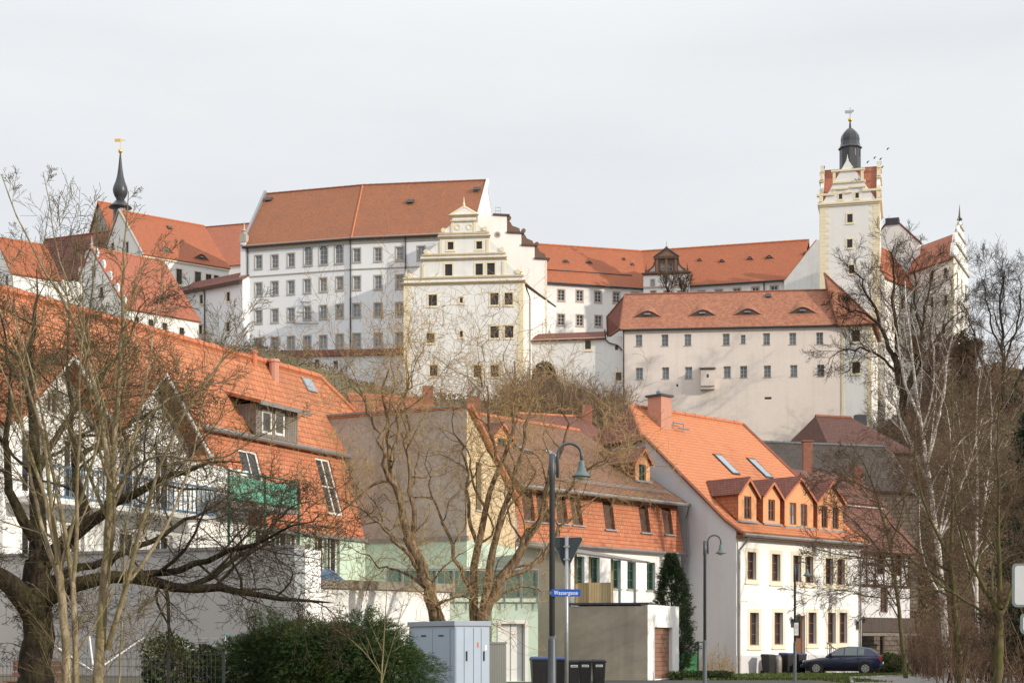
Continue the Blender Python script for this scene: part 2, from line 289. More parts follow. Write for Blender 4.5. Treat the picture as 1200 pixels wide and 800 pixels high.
# ------------------------------------------------------------------ mesh collecting and linking
class MB:
    def __init__(s): s.v = []; s.f = []
    def poly(s, pts):
        i = len(s.v); s.v += [tuple(p) for p in pts]; s.f.append(tuple(range(i, i+len(pts)))); return s
    def slab(s, pts, th, n=None):
        """a plate: the polygon and its copy th behind it"""
        pts = [V(p) for p in pts]
        if n is None:
            n = V((0, 0, 0))
            for k in range(len(pts)): n += pts[k].cross(pts[(k+1) % len(pts)])
            n.normalize()
        q = [p - n*th for p in pts]; i = len(s.v); N = len(pts)
        s.v += [tuple(p) for p in pts] + [tuple(p) for p in q]
        s.f.append(tuple(range(i, i+N))); s.f.append(tuple(reversed(range(i+N, i+2*N))))
        for k in range(N):
            k2 = (k+1) % N; s.f.append((i+k, i+N+k, i+N+k2, i+k2))
        return s
    def box8(s, c):                              # 8 corners: bottom ring 4, top ring 4
        i = len(s.v); s.v += [tuple(p) for p in c]
        for q in ((0, 3, 2, 1), (4, 5, 6, 7), (0, 1, 5, 4), (1, 2, 6, 5), (2, 3, 7, 6), (3, 0, 4, 7)): s.f.append(tuple(i+k for k in q))
        return s
    def box(s, x0, x1, y0, y1, z0, z1):
        return s.box8([(x0, y0, z0), (x1, y0, z0), (x1, y1, z0), (x0, y1, z0), (x0, y0, z1), (x1, y0, z1), (x1, y1, z1), (x0, y1, z1)])
    def tube(s, pts, rad, sides=6, cap=True):
        pts = [V(p) for p in pts]
        if isinstance(rad, (int, float)): rad = [rad]*len(pts)
        i = len(s.v); n = len(pts); prev = None
        for k in range(n):
            t = (pts[min(k+1, n-1)] - pts[max(k-1, 0)]).normalized()
            a = prev if prev is not None else (V((0, 0, 1)) if abs(t.z) < 0.9 else V((1, 0, 0)))
            x = (a - t*a.dot(t)).normalized(); y = t.cross(x); prev = x
            for j in range(sides):
                an = 2*math.pi*j/sides; s.v.append(tuple(pts[k] + (x*math.cos(an) + y*math.sin(an))*rad[k]))
        for k in range(n-1):
            for j in range(sides):
                j2 = (j+1) % sides; s.f.append((i+k*sides+j, i+k*sides+j2, i+(k+1)*sides+j2, i+(k+1)*sides+j))
        if cap: s.f.append(tuple(reversed(range(i, i+sides)))); s.f.append(tuple(range(i+(n-1)*sides, i+n*sides)))
        return s
    def lathe(s, c, prof, sides=12, rot=0.0):
        """profile of (radius, z) about a vertical axis through c"""
        i = len(s.v); n = len(prof)
        for r, z in prof:
            for j in range(sides):
                a = 2*math.pi*j/sides + rot; s.v.append((c[0]+r*math.cos(a), c[1]+r*math.sin(a), c[2]+z))
        for k in range(n-1):
            for j in range(sides):
                j2 = (j+1) % sides; s.f.append((i+k*sides+j, i+k*sides+j2, i+(k+1)*sides+j2, i+(k+1)*sides+j))
        s.f.append(tuple(reversed(range(i, i+sides)))); s.f.append(tuple(range(i+(n-1)*sides, i+n*sides)))
        return s

BASE = {}
def _link(name, me, mat, base, parent, smooth=False):
    o = bpy.data.objects.new(name, me); COL.objects.link(o)
    if mat is not None: me.materials.append(mat)
    if parent is not None: o.parent = parent
    else: o.location = base
    BASE[o.name] = base
    if smooth: me.polygons.foreach_set('use_smooth', [True]*len(me.polygons))
    return o
def _mesh(name, mb, base):
    me = bpy.data.meshes.new(name)
    vs = np.array(mb.v, dtype=float)
    me.from_pydata((vs - np.array(base)).tolist(), [], mb.f)
    uvl = me.uv_layers.new(name='UVMap'); me.update()
    data = np.zeros((len(me.loops), 2))
    for p in me.polygons:
        n = p.normal
        if abs(n.z) > 0.999: h = V((1, 0, 0))
        else: h = V((-n.y, n.x, 0)).normalized()
        up = n.cross(h)
        for li in p.loop_indices:
            co = vs[me.loops[li].vertex_index]
            data[li] = (co[0]*h.x+co[1]*h.y+co[2]*h.z, co[0]*up.x+co[1]*up.y+co[2]*up.z)
    uvl.data.foreach_set('uv', data.ravel())
    return me
def thing(name, label, cat, loc, group=None):
    o = bpy.data.objects.new(name, None); COL.objects.link(o); o.location = loc; o.empty_display_size = 0.5
    o['label'] = label; o['category'] = cat
    if group: o['group'] = group
    BASE[o.name] = V(loc); return o
def part(name, mb, mat, parent, label=None, smooth=False):
    base = BASE[parent.name]
    o = _link(name, _mesh(name, mb, base), mat, base, parent, smooth)
    if label: o['label'] = label
    return o
def solo(name, mb, mat, label, cat, loc, group=None, smooth=False):
    o = _link(name, _mesh(name, mb, V(loc)), mat, V(loc), None, smooth); o['label'] = label; o['category'] = cat
    if group: o['group'] = group
    return o
def setting(name, mb, mat, kind='structure'):
    o = _link(name, _mesh(name, mb, V((0, 0, 0))), mat, V((0, 0, 0)), None); o['kind'] = kind; return o
def copy_tree(o, loc, label=None, rz=0.0, sc=None):
    def cp(x, par):
        c = x.copy(); COL.objects.link(c)
        if par: c.parent = par
        for ch in x.children: cp(ch, c)
        return c
    c = cp(o, None); c.location = loc; c.rotation_euler = (0, 0, rz)
    if sc: c.scale = (sc, sc, sc)
    if label: c['label'] = label
    return c

# ------------------------------------------------------------------ a planar face of a building, with openings
class Face:
    """u runs a -> b (left to right from outside), z up, d outward; k tilts it back (metres per metre of height above z0)"""
    def __init__(s, a, b, k=0.0, z0=0.0):
        s.a = V((a[0], a[1])); b = V((b[0], b[1])); s.L = (b-s.a).length; s.u = (b-s.a)/s.L; s.n = V((s.u.y, -s.u.x)); s.k = k; s.z0 = z0; s.holes = []
    def pt(s, u, z, d=0.0):
        q = s.a + s.u*u + s.n*(d - s.k*(z-s.z0)); return V((q.x, q.y, z))
    def pix(s, px, py):
        rx, rz = (px-600)/FP, (HZ-py)/FP           # ray (rx,1,rz)*Y + eye
        # (ray.xy*Y - a).n = -k*(EYE + rz*Y - z0)
        den = rx*s.n.x + s.n.y + s.k*rz
        Y = (s.a.dot(s.n) - s.k*(EYE-s.z0))/den
        q = V((rx*Y, Y)); return ((q-s.a).dot(s.u), EYE+rz*Y)
    def upx(s, px): return s.pix(px, HZ-1e-6)[0] if s.k == 0 else None
    def box(s, mb, u0, u1, z0, z1, d0, d1):
        return mb.box8([s.pt(u0, z0, d0), s.pt(u0, z0, d1), s.pt(u1, z0, d1), s.pt(u1, z0, d0), s.pt(u0, z1, d0), s.pt(u0, z1, d1), s.pt(u1, z1, d1), s.pt(u1, z1, d0)][0:0] +
                       [s.pt(u0, z0, d1), s.pt(u1, z0, d1), s.pt(u1, z0, d0), s.pt(u0, z0, d0), s.pt(u0, z1, d1), s.pt(u1, z1, d1), s.pt(u1, z1, d0), s.pt(u0, z1, d0)])
    def plate(s, mb, uz, d0, d1):
        """extrude an outline (counter-clockwise seen from outside) from depth d0 to d1 (d1 > d0, front)"""
        N = len(uz); i = len(mb.v)
        mb.v += [tuple(s.pt(u, z, d1)) for u, z in uz] + [tuple(s.pt(u, z, d0)) for u, z in uz]
        mb.f.append(tuple(range(i, i+N))); mb.f.append(tuple(reversed(range(i+N, i+2*N))))
        for k in range(N):
            k2 = (k+1) % N; mb.f.append((i+k, i+N+k, i+N+k2, i+k2))
        return mb
    def wall(s, mb, outlines, rev=0.2, hd=-0.0):
        """fill convex outlines, leaving the registered rectangular holes, and line the holes with reveals"""
        for out in outlines:
            us = sorted({p[0] for p in out} | {x for h in s.holes for x in h[:2]}); zs = sorted({p[1] for p in out} | {x for h in s.holes for x in h[2:]})
            umin, umax = min(p[0] for p in out), max(p[0] for p in out); zmin, zmax = min(p[1] for p in out), max(p[1] for p in out)
            us = [x for x in us if umin-1e-6 <= x <= umax+1e-6]; zs = [x for x in zs if zmin-1e-6 <= x <= zmax+1e-6]
            for i in range(len(us)-1):
                for j in range(len(zs)-1):
                    if us[i+1]-us[i] < 1e-6 or zs[j+1]-zs[j] < 1e-6: continue
                    uc, zc = (us[i]+us[i+1])/2, (zs[j]+zs[j+1])/2
                    if any(h[0] < uc < h[1] and h[2] < zc < h[3] for h in s.holes): continue
                    cell = [(us[i], zs[j]), (us[i+1], zs[j]), (us[i+1], zs[j+1]), (us[i], zs[j+1])]
                    cell = _clip(cell, out)
                    if len(cell) > 2: mb.poly([s.pt(u, z) for u, z in cell])
        for u0, u1, z0, z1 in s.holes:
            for (p, q) in (((u0, z0), (u1, z0)), ((u1, z0), (u1, z1)), ((u1, z1), (u0, z1)), ((u0, z1), (u0, z0))):
                mb.poly([s.pt(*p, 0), s.pt(*q, 0), s.pt(*q, -rev), s.pt(*p, -rev)])
        return mb
def _clip(poly, conv):
    area = sum(conv[i][0]*conv[(i+1) % len(conv)][1]-conv[(i+1) % len(conv)][0]*conv[i][1] for i in range(len(conv)))
    if area < 0: conv = conv[::-1]
    for i in range(len(conv)):
        a, b = conv[i], conv[(i+1) % len(conv)]; out = []
        side = lambda p: (b[0]-a[0])*(p[1]-a[1])-(b[1]-a[1])*(p[0]-a[0])
        for k in range(len(poly)):
            p, q = poly[k], poly[(k+1) % len(poly)]; sp, sq = side(p), side(q)
            if sp >= -1e-9: out.append(p)
            if (sp > 1e-9 and sq < -1e-9) or (sp < -1e-9 and sq > 1e-9):
                t = sp/(sp-sq); out.append((p[0]+(q[0]-p[0])*t, p[1]+(q[1]-p[1])*t))
        poly = out
        if not poly: break
    return poly

def window(parent, fc, uc, zc, w, h, frame='frame_white', pane='pane', sur=None, sw=0.14, cols=2, rows=3, rec=0.14, sill=None, fw=0.05, arch=False, proud=0.03, name='window', hole=True, bar=0.035):
    """an opening w x h centred at (uc,zc): frame mesh with child pane and child surround"""
    u0, u1, z0, z1 = uc-w/2, uc+w/2, zc-h/2, zc+h/2
    if hole: fc.holes.append((u0, u1, z0, z1))
    mb = MB(); d = -rec
    for a, b, c, e in ((u0, u0+fw, z0, z1), (u1-fw, u1, z0, z1), (u0+fw, u1-fw, z0, z0+fw), (u0+fw, u1-fw, z1-fw, z1)): fc.box(mb, a, b, c, e, d-0.03, d+0.03)
    for k in range(1, cols):
        x = u0+w*k/cols; b2 = bar*1.4 if (cols == 2) else bar
        fc.box(mb, x-b2/2, x+b2/2, z0+fw, z1-fw, d-0.025, d+0.026)
    for k in range(1, rows):
        y = z0+h*k/rows; fc.box(mb, u0+fw, u1-fw, y-bar/2, y+bar/2, d-0.02, d+0.022)
    if arch:                                           # corner pieces that round the head
        for sgn, ux in ((1, u0), (-1, u1)):
            pts = [(ux, z1)] ; r = w/2; zc_ = z1-r
            for k in range(7):
                a = math.pi/2*k/6; pts.append((uc - sgn*r*math.sin(a), zc_+r*math.cos(a)))
            pts = pts if sgn < 0 else pts
            i = len(mb.v)
            for k in range(1, len(pts)-1):
                mb.poly([fc.pt(*pts[0], 0.005), fc.pt(*pts[k], 0.005), fc.pt(*pts[k+1], 0.005)])
                mb.poly([fc.pt(*pts[k], 0.005), fc.pt(*pts[k+1], 0.005), fc.pt(*pts[k+1], -rec), fc.pt(*pts[k], -rec)])
    wo = part(name, mb, M[frame], parent)
    pm = MB().poly([fc.pt(u0, z0, d-0.01), fc.pt(u1, z0, d-0.01), fc.pt(u1, z1, d-0.01), fc.pt(u0, z1, d-0.01)])
    part('pane', pm, M[pane], wo)
    if sur:
        sm = MB()
        fc.box(sm, u0-sw, u0, z0-sw, z1+sw, -0.05, proud); fc.box(sm, u1, u1+sw, z0-sw, z1+sw, -0.05, proud)
        fc.box(sm, u0, u1, z1, z1+sw, -0.05, proud); fc.box(sm, u0, u1, z0-sw, z0, -0.05, proud)
        fc.box(sm, u0-sw-0.04, u1+sw+0.04, z0-sw-0.06, z0-sw, -0.02, proud+0.06)
        part('window_surround', sm, M[sur], wo)
    elif sill:
        part('window_sill', fc.box(MB(), u0-0.08, u1+0.08, z0-0.07, z0, -rec, 0.07), M[sill], wo)
    return wo
def wpix(parent, fc, px, py, w, h, **kw):
    u, z = fc.pix(px, py); return window(parent, fc, u, z, w, h, **kw)

def ridge(parent, pts, mat='ridge', r=0.14, name='ridge_tiles'):
    mb = MB()
    for a, b in zip(pts[:-1], pts[1:]):
        a, b = V(a), V(b); n = max(1, int((b-a).length/0.9))
        for k in range(n):
            p, q = a.lerp(b, k/n), a.lerp(b, (k+1)/n); mb.tube([p, q], [r*1.08, r*0.92], 7)
    return part(name, mb, M[mat], parent)
def pipe(parent, pts, r=0.06, mat='pipe_dark', name='downpipe'): return part(name, MB().tube(pts, r, 8), M[mat], parent)
def up(p, z): return V((p[0], p[1], z))
# ================================================================== helpers for whole buildings
def roof_pair(root, a, b, depth, ze, zr, off, mat, over=0.35, og=0.25, th=0.16, back=True, name='roof', dxl=0.0, dxr=0.0):
    """two slopes on a ridge parallel to a-b; dxl/dxr pull the ridge ends in (hips)"""
    a, b = V(a), V(b); u = (b-a).normalized(); n = V((u.y, -u.x)); s = (zr-ze)/off; s2 = (zr-ze)/(depth-off)
    mb = MB(); up_ = th
    eL, eR = a-u*og+n*over, b+u*og+n*over
    rL, rR = a-u*og*(0 if dxl else 1)-n*off+u*dxl, b+u*og*(0 if dxr else 1)-n*off-u*dxr
    mb.slab([up(eL, ze-s*over+up_), up(eR, ze-s*over+up_), up(rR, zr+up_), up(rL, zr+up_)], th)
    bR, bL = b+u*og-n*(depth+over), a-u*og-n*(depth+over)
    if back: mb.slab([up(bR, ze-s2*over+up_), up(bL, ze-s2*over+up_), up(rL, zr+up_), up(rR, zr+up_)], th)
    if dxl: mb.slab([up(bL, ze-s2*over+up_), up(eL, ze-s*over+up_), up(rL, zr+up_)], th)
    if dxr: mb.slab([up(eR, ze-s*over+up_), up(bR, ze-s2*over+up_), up(rR, zr+up_)], th)
    return part(name, mb, M[mat], root), (up(rL, zr+up_), up(rR, zr+up_))
def roof_face(a, b, ze, zr, off, th=0.16):
    """the front slope as a Face, for placing things on it"""
    return Face(a, b, off/(zr-ze), ze+th)
def shell(root, a, b, depth, zb, ze, zr, off, mat, front=None, right=None, left=None, rev=0.2, name='wall', left_out=None):
    """walls of a gabled block; front/right/left are Faces that may carry holes"""
    a, b = V(a), V(b); u = (b-a).normalized(); n = V((u.y, -u.x)); A2, B2 = a-n*depth, b-n*depth
    front = front or Face(a, b); right = right or Face(b, B2); left = left or Face(A2, a); mb = MB()
    front.wall(mb, [[(0, zb), (front.L, zb), (front.L, ze), (0, ze)]], rev)
    if zr > ze:
        right.wall(mb, [[(0, zb), (depth, zb), (depth, ze), (off, zr), (0, ze)]], rev)
        left.wall(mb, left_out or [[(0, zb), (depth, zb), (depth, ze), (depth-off, zr), (0, ze)]], rev)
    else:
        right.wall(mb, [[(0, zb), (depth, zb), (depth, ze), (0, ze)]], rev); left.wall(mb, [[(0, zb), (depth, zb), (depth, ze), (0, ze)]], rev)
    mb.poly([up(B2, zb), up(A2, zb), up(A2, ze), up(B2, ze)])
    return part(name, mb, M[mat], root)
def eyebrow(root, rf, px, py, w, h, mat, dark='frame_dark', deep=2.0, uz=None):
    u, z = uz or rf.pix(px, py); N = 14; mb = MB(); fr = MB(); front = []; backp = []; low = []
    for i in range(N+1):
        x = -w/2 + w*i/N; hh = h*(0.5+0.5*math.cos(2*math.pi*x/w))**0.8
        b0 = rf.pt(u+x, z, 0.02); f0 = b0 + V((0, 0, hh)) + V((rf.n.x, rf.n.y, 0))*0.12*(hh/h)
        low.append(rf.pt(u+x*0.9, z, 0.03)); front.append(f0); backp.append(rf.pt(u+x, z+hh*deep, 0.02))
    for i in range(N):
        mb.poly([front[i], front[i+1], backp[i+1], backp[i]])
        fr.poly([low[i], low[i+1], front[i+1]-V((0, 0, 0.05))-V((rf.n.x, rf.n.y, 0))*0.1, front[i]-V((0, 0, 0.05))-V((rf.n.x, rf.n.y, 0))*0.1])
    mb.slab([front[i] for i in range(N, -1, -1)]+[front[i]-V((0, 0, 0.06)) for i in range(N+1)], 0.03)
    o = part('eyebrow_dormer', mb, M[mat], root, smooth=True); part('dormer_opening', fr, M[dark], o); 
    wb = MB(); rf.box(wb, u-w*0.10, u+w*0.10, z+h*0.32, z+h*0.72, -0.05+ (rf.k*h*0.5), 0.10+(rf.k*h*0.5)); part('dormer_pane', wb, M['pane'], o)
    return o
def quoins(fc, mb, u0, side, z0, z1, w1=0.75, w2=0.45, h=0.42, proud=0.03):
    z = z0; k = 0
    while z < z1-0.1:
        w = (w1, w2)[k % 2]; zz = min(z+h, z1)
        fc.box(mb, u0 if side > 0 else u0-w, u0+w if side > 0 else u0, z+0.01, zz-0.01, -0.05, proud); z += h; k += 1
    return mb
def cornice(fc, mb, u0, u1, z, h, d, steps=2):
    for i in range(steps): fc.box(mb, u0-d*(i+1)/steps*0.9, u1+d*(i+1)/steps*0.9, z+h*i/steps, z+h*(i+1)/steps-0.003, -0.1, d*(i+1)/steps)
    return mb
def finial(c, h, r, mb):
    mb.lathe(c, [(r, 0), (r, h*0.12), (r*0.55, h*0.14), (r*0.55, h*0.22), (r*0.95, h*0.28), (r*0.45, h*0.38), (r*0.3, h*0.6), (0.02, h)], 8); return mb
def arc_pts(c, r, a0, a1, n): return [(c[0]+r*math.cos(a0+(a1-a0)*i/n), c[1]+r*math.sin(a0+(a1-a0)*i/n)) for i in range(n+1)]

# ================================================================== terrain
def sstep(t): t = max(0.0, min(1.0, t)); return t*t*(3-2*t)
def terrain(x, y):
    if y < 30: return 0.0
    px = 600+FP*x/y
    pts = [(-400, 36), (100, 39), (300, 37), (420, 33), (480, 31), (560, 30.5), (700, 29), (790, 24), (980, 24), (1020, 26), (1060, 29), (1100, 33), (1160, 34), (1300, 33), (1900, 20)]
    H = pts[0][1]
    for (x0, h0), (x1, h1) in zip(pts[:-1], pts[1:]):
        if px > x0: H = h0+(h1-h0)*min(1, (px-x0)/(x1-x0))
    t = sstep((y-104)/(187-104))**1.25; z = H*t
    if y > 260: z *= 1-sstep((y-260)/200)
    return z + (0.5*math.sin(x*0.31)*math.cos(y*0.23)+0.3*math.sin(x*0.9+y*0.6))*t*(1 if y < 260 else 0)
def build_ground():
    ys = [-60, -20, 0, 20, 40, 60, 80, 92] + [96+3*i for i in range(56)] + [266+12*i for i in range(18)] + [520, 700, 1200, 3000, 8000]
    ks = [-3.5, -2.0, -1.2, -0.8, -0.55] + [-0.45+0.015*i for i in range(61)] + [0.55, 0.8, 1.2, 2.0, 3.5]
    mb = MB()
    for y in ys:
        for k in ks:
            x = k*max(abs(y), 60); mb.v.append((x, y, terrain(x, y)-0.02))
    n = len(ks)
    for j in range(len(ys)-1):
        for i in range(n-1): mb.f.append((j*n+i, j*n+i+1, (j+1)*n+i+1, (j+1)*n+i))
    setting('ground', mb, M['soil'])
build_ground()

# ================================================================== CASTLE
# ---- main wing: long white block that bends in the middle, tall red-brown roof
def main_wing():
    L0, K0, R0 = W(285, 214.5), W(413, 210), W(553, 207.3); ZB, ZE, ZR = 36.0, 57.25, 66.6
    Lr, Kr, Rr = P3(313, 229, 222.6), P3(425, 219, 218.4), P3(570, 214, 216.0)
    Lr.z = Kr.z = Rr.z = ZR
    t = thing('castle_wing', 'long bent white castle wing with rows of grey-framed windows and a steep red-brown roof', 'castle building', up((L0+R0)/2, ZB))
    L1, K1, R1 = [V((2*r.x-o.x, 2*r.y-o.y)) for r, o in ((Lr, L0), (Kr, K0), (Rr, R0))]
    f1, f2, fr, fl = Face(L0, K0), Face(K0, R0), Face(R0, R1), Face(L1, L0)
    st = dict(frame='frame_grey', pane='pane', sur='grey_stone', sw=0.17, cols=2, rows=3, rec=0.16)
    r1 = [(303, 307), (322, 306.4), (341, 304.7)]; ar = [(361, 299.8), (379, 298.6), (397.3, 297.4)]
    r2 = [(303, 339), (322, 337.5), (341, 336.6), (360, 335), (378.7, 333.5), (398, 332)]
    r3 = [(303, 371), (322, 369.7), (341, 368.6), (360, 366.9), (378.7, 365.7), (398, 364.6)]
    r4 = [(303, 403.7), (322, 402.8), (341, 402), (360, 401.4), (378.7, 400.8), (398, 399.4)]
    for p in r1+r2+r3+r4: wpix(t, f1, *p, 0.95, 1.75, **st)
    for p in ar: wpix(t, f1, *p, 1.15, 2.55, arch=True, **{**st, 'rows': 4})
    for y, dy in ((299, -0.035), (331.5, -0.03), (363.6, -0.025), (398.6, -0.02)):
        for px in (418, 443, 468.3, 493.5): wpix(t, f2, px, y+dy*(px-418), 0.95, 1.75, **st)
    mb = MB()
    f1.wall(mb, [[(0, ZB), (f1.L, ZB), (f1.L, ZE), (0, ZE)]], 0.2); f2.wall(mb, [[(0, ZB), (f2.L, ZB), (f2.L, ZE), (0, ZE)]], 0.2)
    for (z, w) in ((60.2, 0.5), (62.6, 0.4)):
        for du in (5.2, 8.6): window(t, fr, du, z-0.6, w, 1.3, 'frame_dark', 'pane_dark', cols=1, rows=1)
    half = (R1-R0).length/2
    fr.wall(mb, [[(0, ZB), (2*half, ZB), (2*half, ZE), (half, ZR), (0, ZE)]]); hl = (L1-L0).length
    fl.wall(mb, [[(0, ZB), (hl, ZB), (hl, ZE), (hl/2, ZR), (0, ZE)]])
    mb.poly([up(R1, ZB), up(K1, ZB), up(K1, ZE), up(R1, ZE)]); mb.poly([up(K1, ZB), up(L1, ZB), up(L1, ZE), up(K1, ZE)])
    part('wall', mb, M['cold_white'], t)
    # roof: two front slopes meeting in the bend, two back slopes
    e = 0.45; sl = (ZR-ZE)/8.3; zd = ZE-e*sl+0.2; up2 = 0.22
    el, er = up(L0+f1.n*e, zd), up(R0+f2.n*e, zd); ek = up(K0+(f1.n+f2.n).normalized()*e, zd)
    a, b, c = up(Lr, ZR+up2), up(Kr, ZR+up2), up(Rr, ZR+up2)
    rb = MB().slab([el, ek, b, a], 0.18).slab([ek, er, c, b], 0.18)
    rb.slab([up(R1, ZE), up(K1, ZE), b, c], 0.18).slab([up(K1, ZE), up(L1, ZE), a, b], 0.18)
    ro = part('roof', rb, M['castle_tile'], t)
    ridge(t, [a, b, c], 'ridge_dark', 0.16); ridge(t, [ek, b], 'ridge', 0.13, 'hip_tiles')
    # verge copings at both gable ends
    for base, top, fc, m in ((R0, Rr, fr, 'frame_white'), (L0, Lr, fl, 'galv')):
        p, q = up(base, ZE-0.3), up(top, ZR+0.35); d = (q-p).normalized(); s = f2.u if base is R0 else -f1.u
        s3 = V((s.x, s.y, 0)); n3 = d.cross(s3).normalized()
        vb = MB().box8([p-n3*0.1, p+s3*0.35-n3*0.1, q+s3*0.35-n3*0.1, q-n3*0.1, p+n3*0.45, p+s3*0.35+n3*0.45, q+s3*0.35+n3*0.45, q+n3*0.45])
        part('verge_coping', vb, M[m], t)
    rf2 = Face(K0, R0, 8.5/(ZR-ZE), ZE+0.2); rf1 = Face(L0, K0, 8.3/(ZR-ZE), ZE+0.2)
    for rf, px, py in ((rf1, 315, 234.5), (rf2, 481, 237), (rf2, 559, 222.5)):
        u, z = rf.pix(px, py); vb = MB(); rf.box(vb, u-0.5, u+0.5, z-0.1, z+0.45, 0.02, 0.35); part('roof_vent', vb, M['dark_metal'], t)
    # eaves cornice, string course, corner pier with pinnacle, gutters, downpipes
    cb = MB()
    for fc in (f1, f2): fc.box(cb, 0, fc.L, ZE-0.95, ZE-0.45, -0.05, 0.14); fc.box(cb, 0, fc.L, ZE-0.448, ZE-0.05, -0.05, 0.3)
    part('eaves_cornice', cb, M['grey_stone'], t)
    sb = MB(); zs = f1.pix(350, 320)[1]
    for fc in (f1, f2): fc.box(sb, 0.9 if fc is f1 else 0, fc.L, zs-0.09, zs+0.05, -0.05, 0.1)
    part('string_course', sb, M['grey_stone'], t)
    pb = MB(); f1.box(pb, -0.3, 0.45, ZB, ZE+0.4, -0.5, 0.22); part('corner_pier', pb, M['cold_white'], t)
    qb = MB(); f1.box(qb, -0.45, 0.6, zs-0.3, zs+0.2, -0.6, 0.34); f1.box(qb, -0.4, 0.55, ZE+0.402, ZE+1.5, -0.6, 0.3); c0 = f1.pt(0.07, ZE+1.5, -0.15)
    finial(c0, 1.9, 0.42, qb); part('pinnacle', qb, M['grey_stone'], t)
    gb = MB().tube([el+V((0, 0, -0.08)), ek+V((0, 0, -0.08)), er+V((0, 0, -0.08))], 0.14, 6); part('gutter', gb, M['pipe_dark'], t)
    for fc, u in ((f1, 0.75), (f1, f1.L-0.25), (f2, f2.pix(475.5, 300)[0])): pipe(t, [fc.pt(u, ZE-0.2, 0.4), fc.pt(u, ZE-1.0, 0.14), fc.pt(u, ZB, 0.14)], 0.09)
    # the metal tree-shaped frame that hangs round one window
    g = MB()
    def q(px, py): u, z = f1.pix(px, py); return f1.pt(u, z, 0.28)
    for y, x0, x1 in ((354.5, 353, 365), (366.5, 348.5, 369), (379.5, 344.5, 373.5)): g.tube([q(x0, y), q(x1, y)], 0.075, 5)
    for x0, y0, x1, y1 in ((359.5, 344.5, 353, 354.5), (359.5, 344.5, 365, 354.5), (357, 354.5, 348.5, 366.5), (361, 354.5, 369, 366.5), (355, 366.5, 344.5, 379.5), (362, 366.5, 373.5, 379.5), (359.5, 344.5, 359.5, 358)): g.tube([q(x0, y0), q(x1, y1)], 0.035, 4)
    solo('light_frame', g, M['galv'], 'thin metal tree-shaped light frame hung around a window of the long bent wing', 'light frame', q(359.5, 379.5))
main_wing()

# ---- terrace wall in front of the main wing
def terrace_wall():
    a, b = W(262, 209), W(476, 206.5); f = Face(a, b); zt = Zp(414, 207)
    t = thing('terrace_wall', 'low white terrace wall with red-brown tiled coping and arched slits below the long bent wing', 'wall', up(a, 34))
    for px, py in ((347, 425), (371.6, 426), (393.5, 427.5), (366.7, 437.5)): wpix(t, f, px, py, 0.6, 1.1, frame='frame_dark', pane='pane_dark', cols=2, rows=1, arch=True)
    mb = MB(); f.wall(mb, [[(0, 32), (f.L, 32), (f.L, zt), (0, zt)]]); mb.poly([f.pt(f.L, 32), f.pt(f.L, 32, -1), f.pt(f.L, zt, -1), f.pt(f.L, zt)]); part('wall', mb, M['cold_white'], t)
    rb = MB().slab([f.pt(0, zt-0.25, 0.4), f.pt(f.L, zt-0.25, 0.4), f.pt(f.L, zt+0.75, -0.7), f.pt(0, zt+0.75, -0.7)], 0.12); part('coping_roof', rb, M['dark_tile'], t)
terrace_wall()

# ---- small white link building left of the main wing, with a lean-to roof
def link_building():
    a, b = W(209, 221), W(284.2, 213.2); f = Face(a, b); ze = Zp(341, 221); zb = 38
    t = thing('link_building', 'plain white building with sloping brown lean-to roof between church and long bent wing', 'castle building', up(a, zb))
    for px, py in ((236, 350.5), (267.5, 347.5), (235, 386), (267, 383)): wpix(t, f, px, py, 0.62, 1.25, frame='frame_dark', pane='pane_dark', sur='sand_stone', sw=0.16)
    r = Face(b, b-f.n*6); l = Face(a-f.n*6, a); mb = MB(); f.wall(mb, [[(0, zb), (f.L, zb), (f.L, ze), (0, ze)]])
    r.wall(mb, [[(0, zb), (6, zb), (6, ze+2.4), (0, ze)]]); l.wall(mb, [[(0, zb), (6, zb), (6, ze), (0, ze+2.4)]]); part('wall', mb, M['cold_white'], t)
    part('roof', MB().slab([f.pt(-0.3, ze-0.3, 0.6), f.pt(f.L, ze-0.3, 0.6), f.pt(f.L, ze+2.0, -3.4), f.pt(-0.3, ze+2.0, -3.4)], 0.3), M['dark_tile'], t)
    part('eaves_board', f.box(MB(), -0.3, f.L, ze-0.75, ze-0.32, 0.3, 0.58), M['frame_dark'], t)
    u = f.pix(240.5, 350)[0]; pipe(t, [f.pt(u, ze-0.3, 0.5), f.pt(u, ze-1.2, 0.12), f.pt(u, zb, 0.12)], 0.09)
link_building()

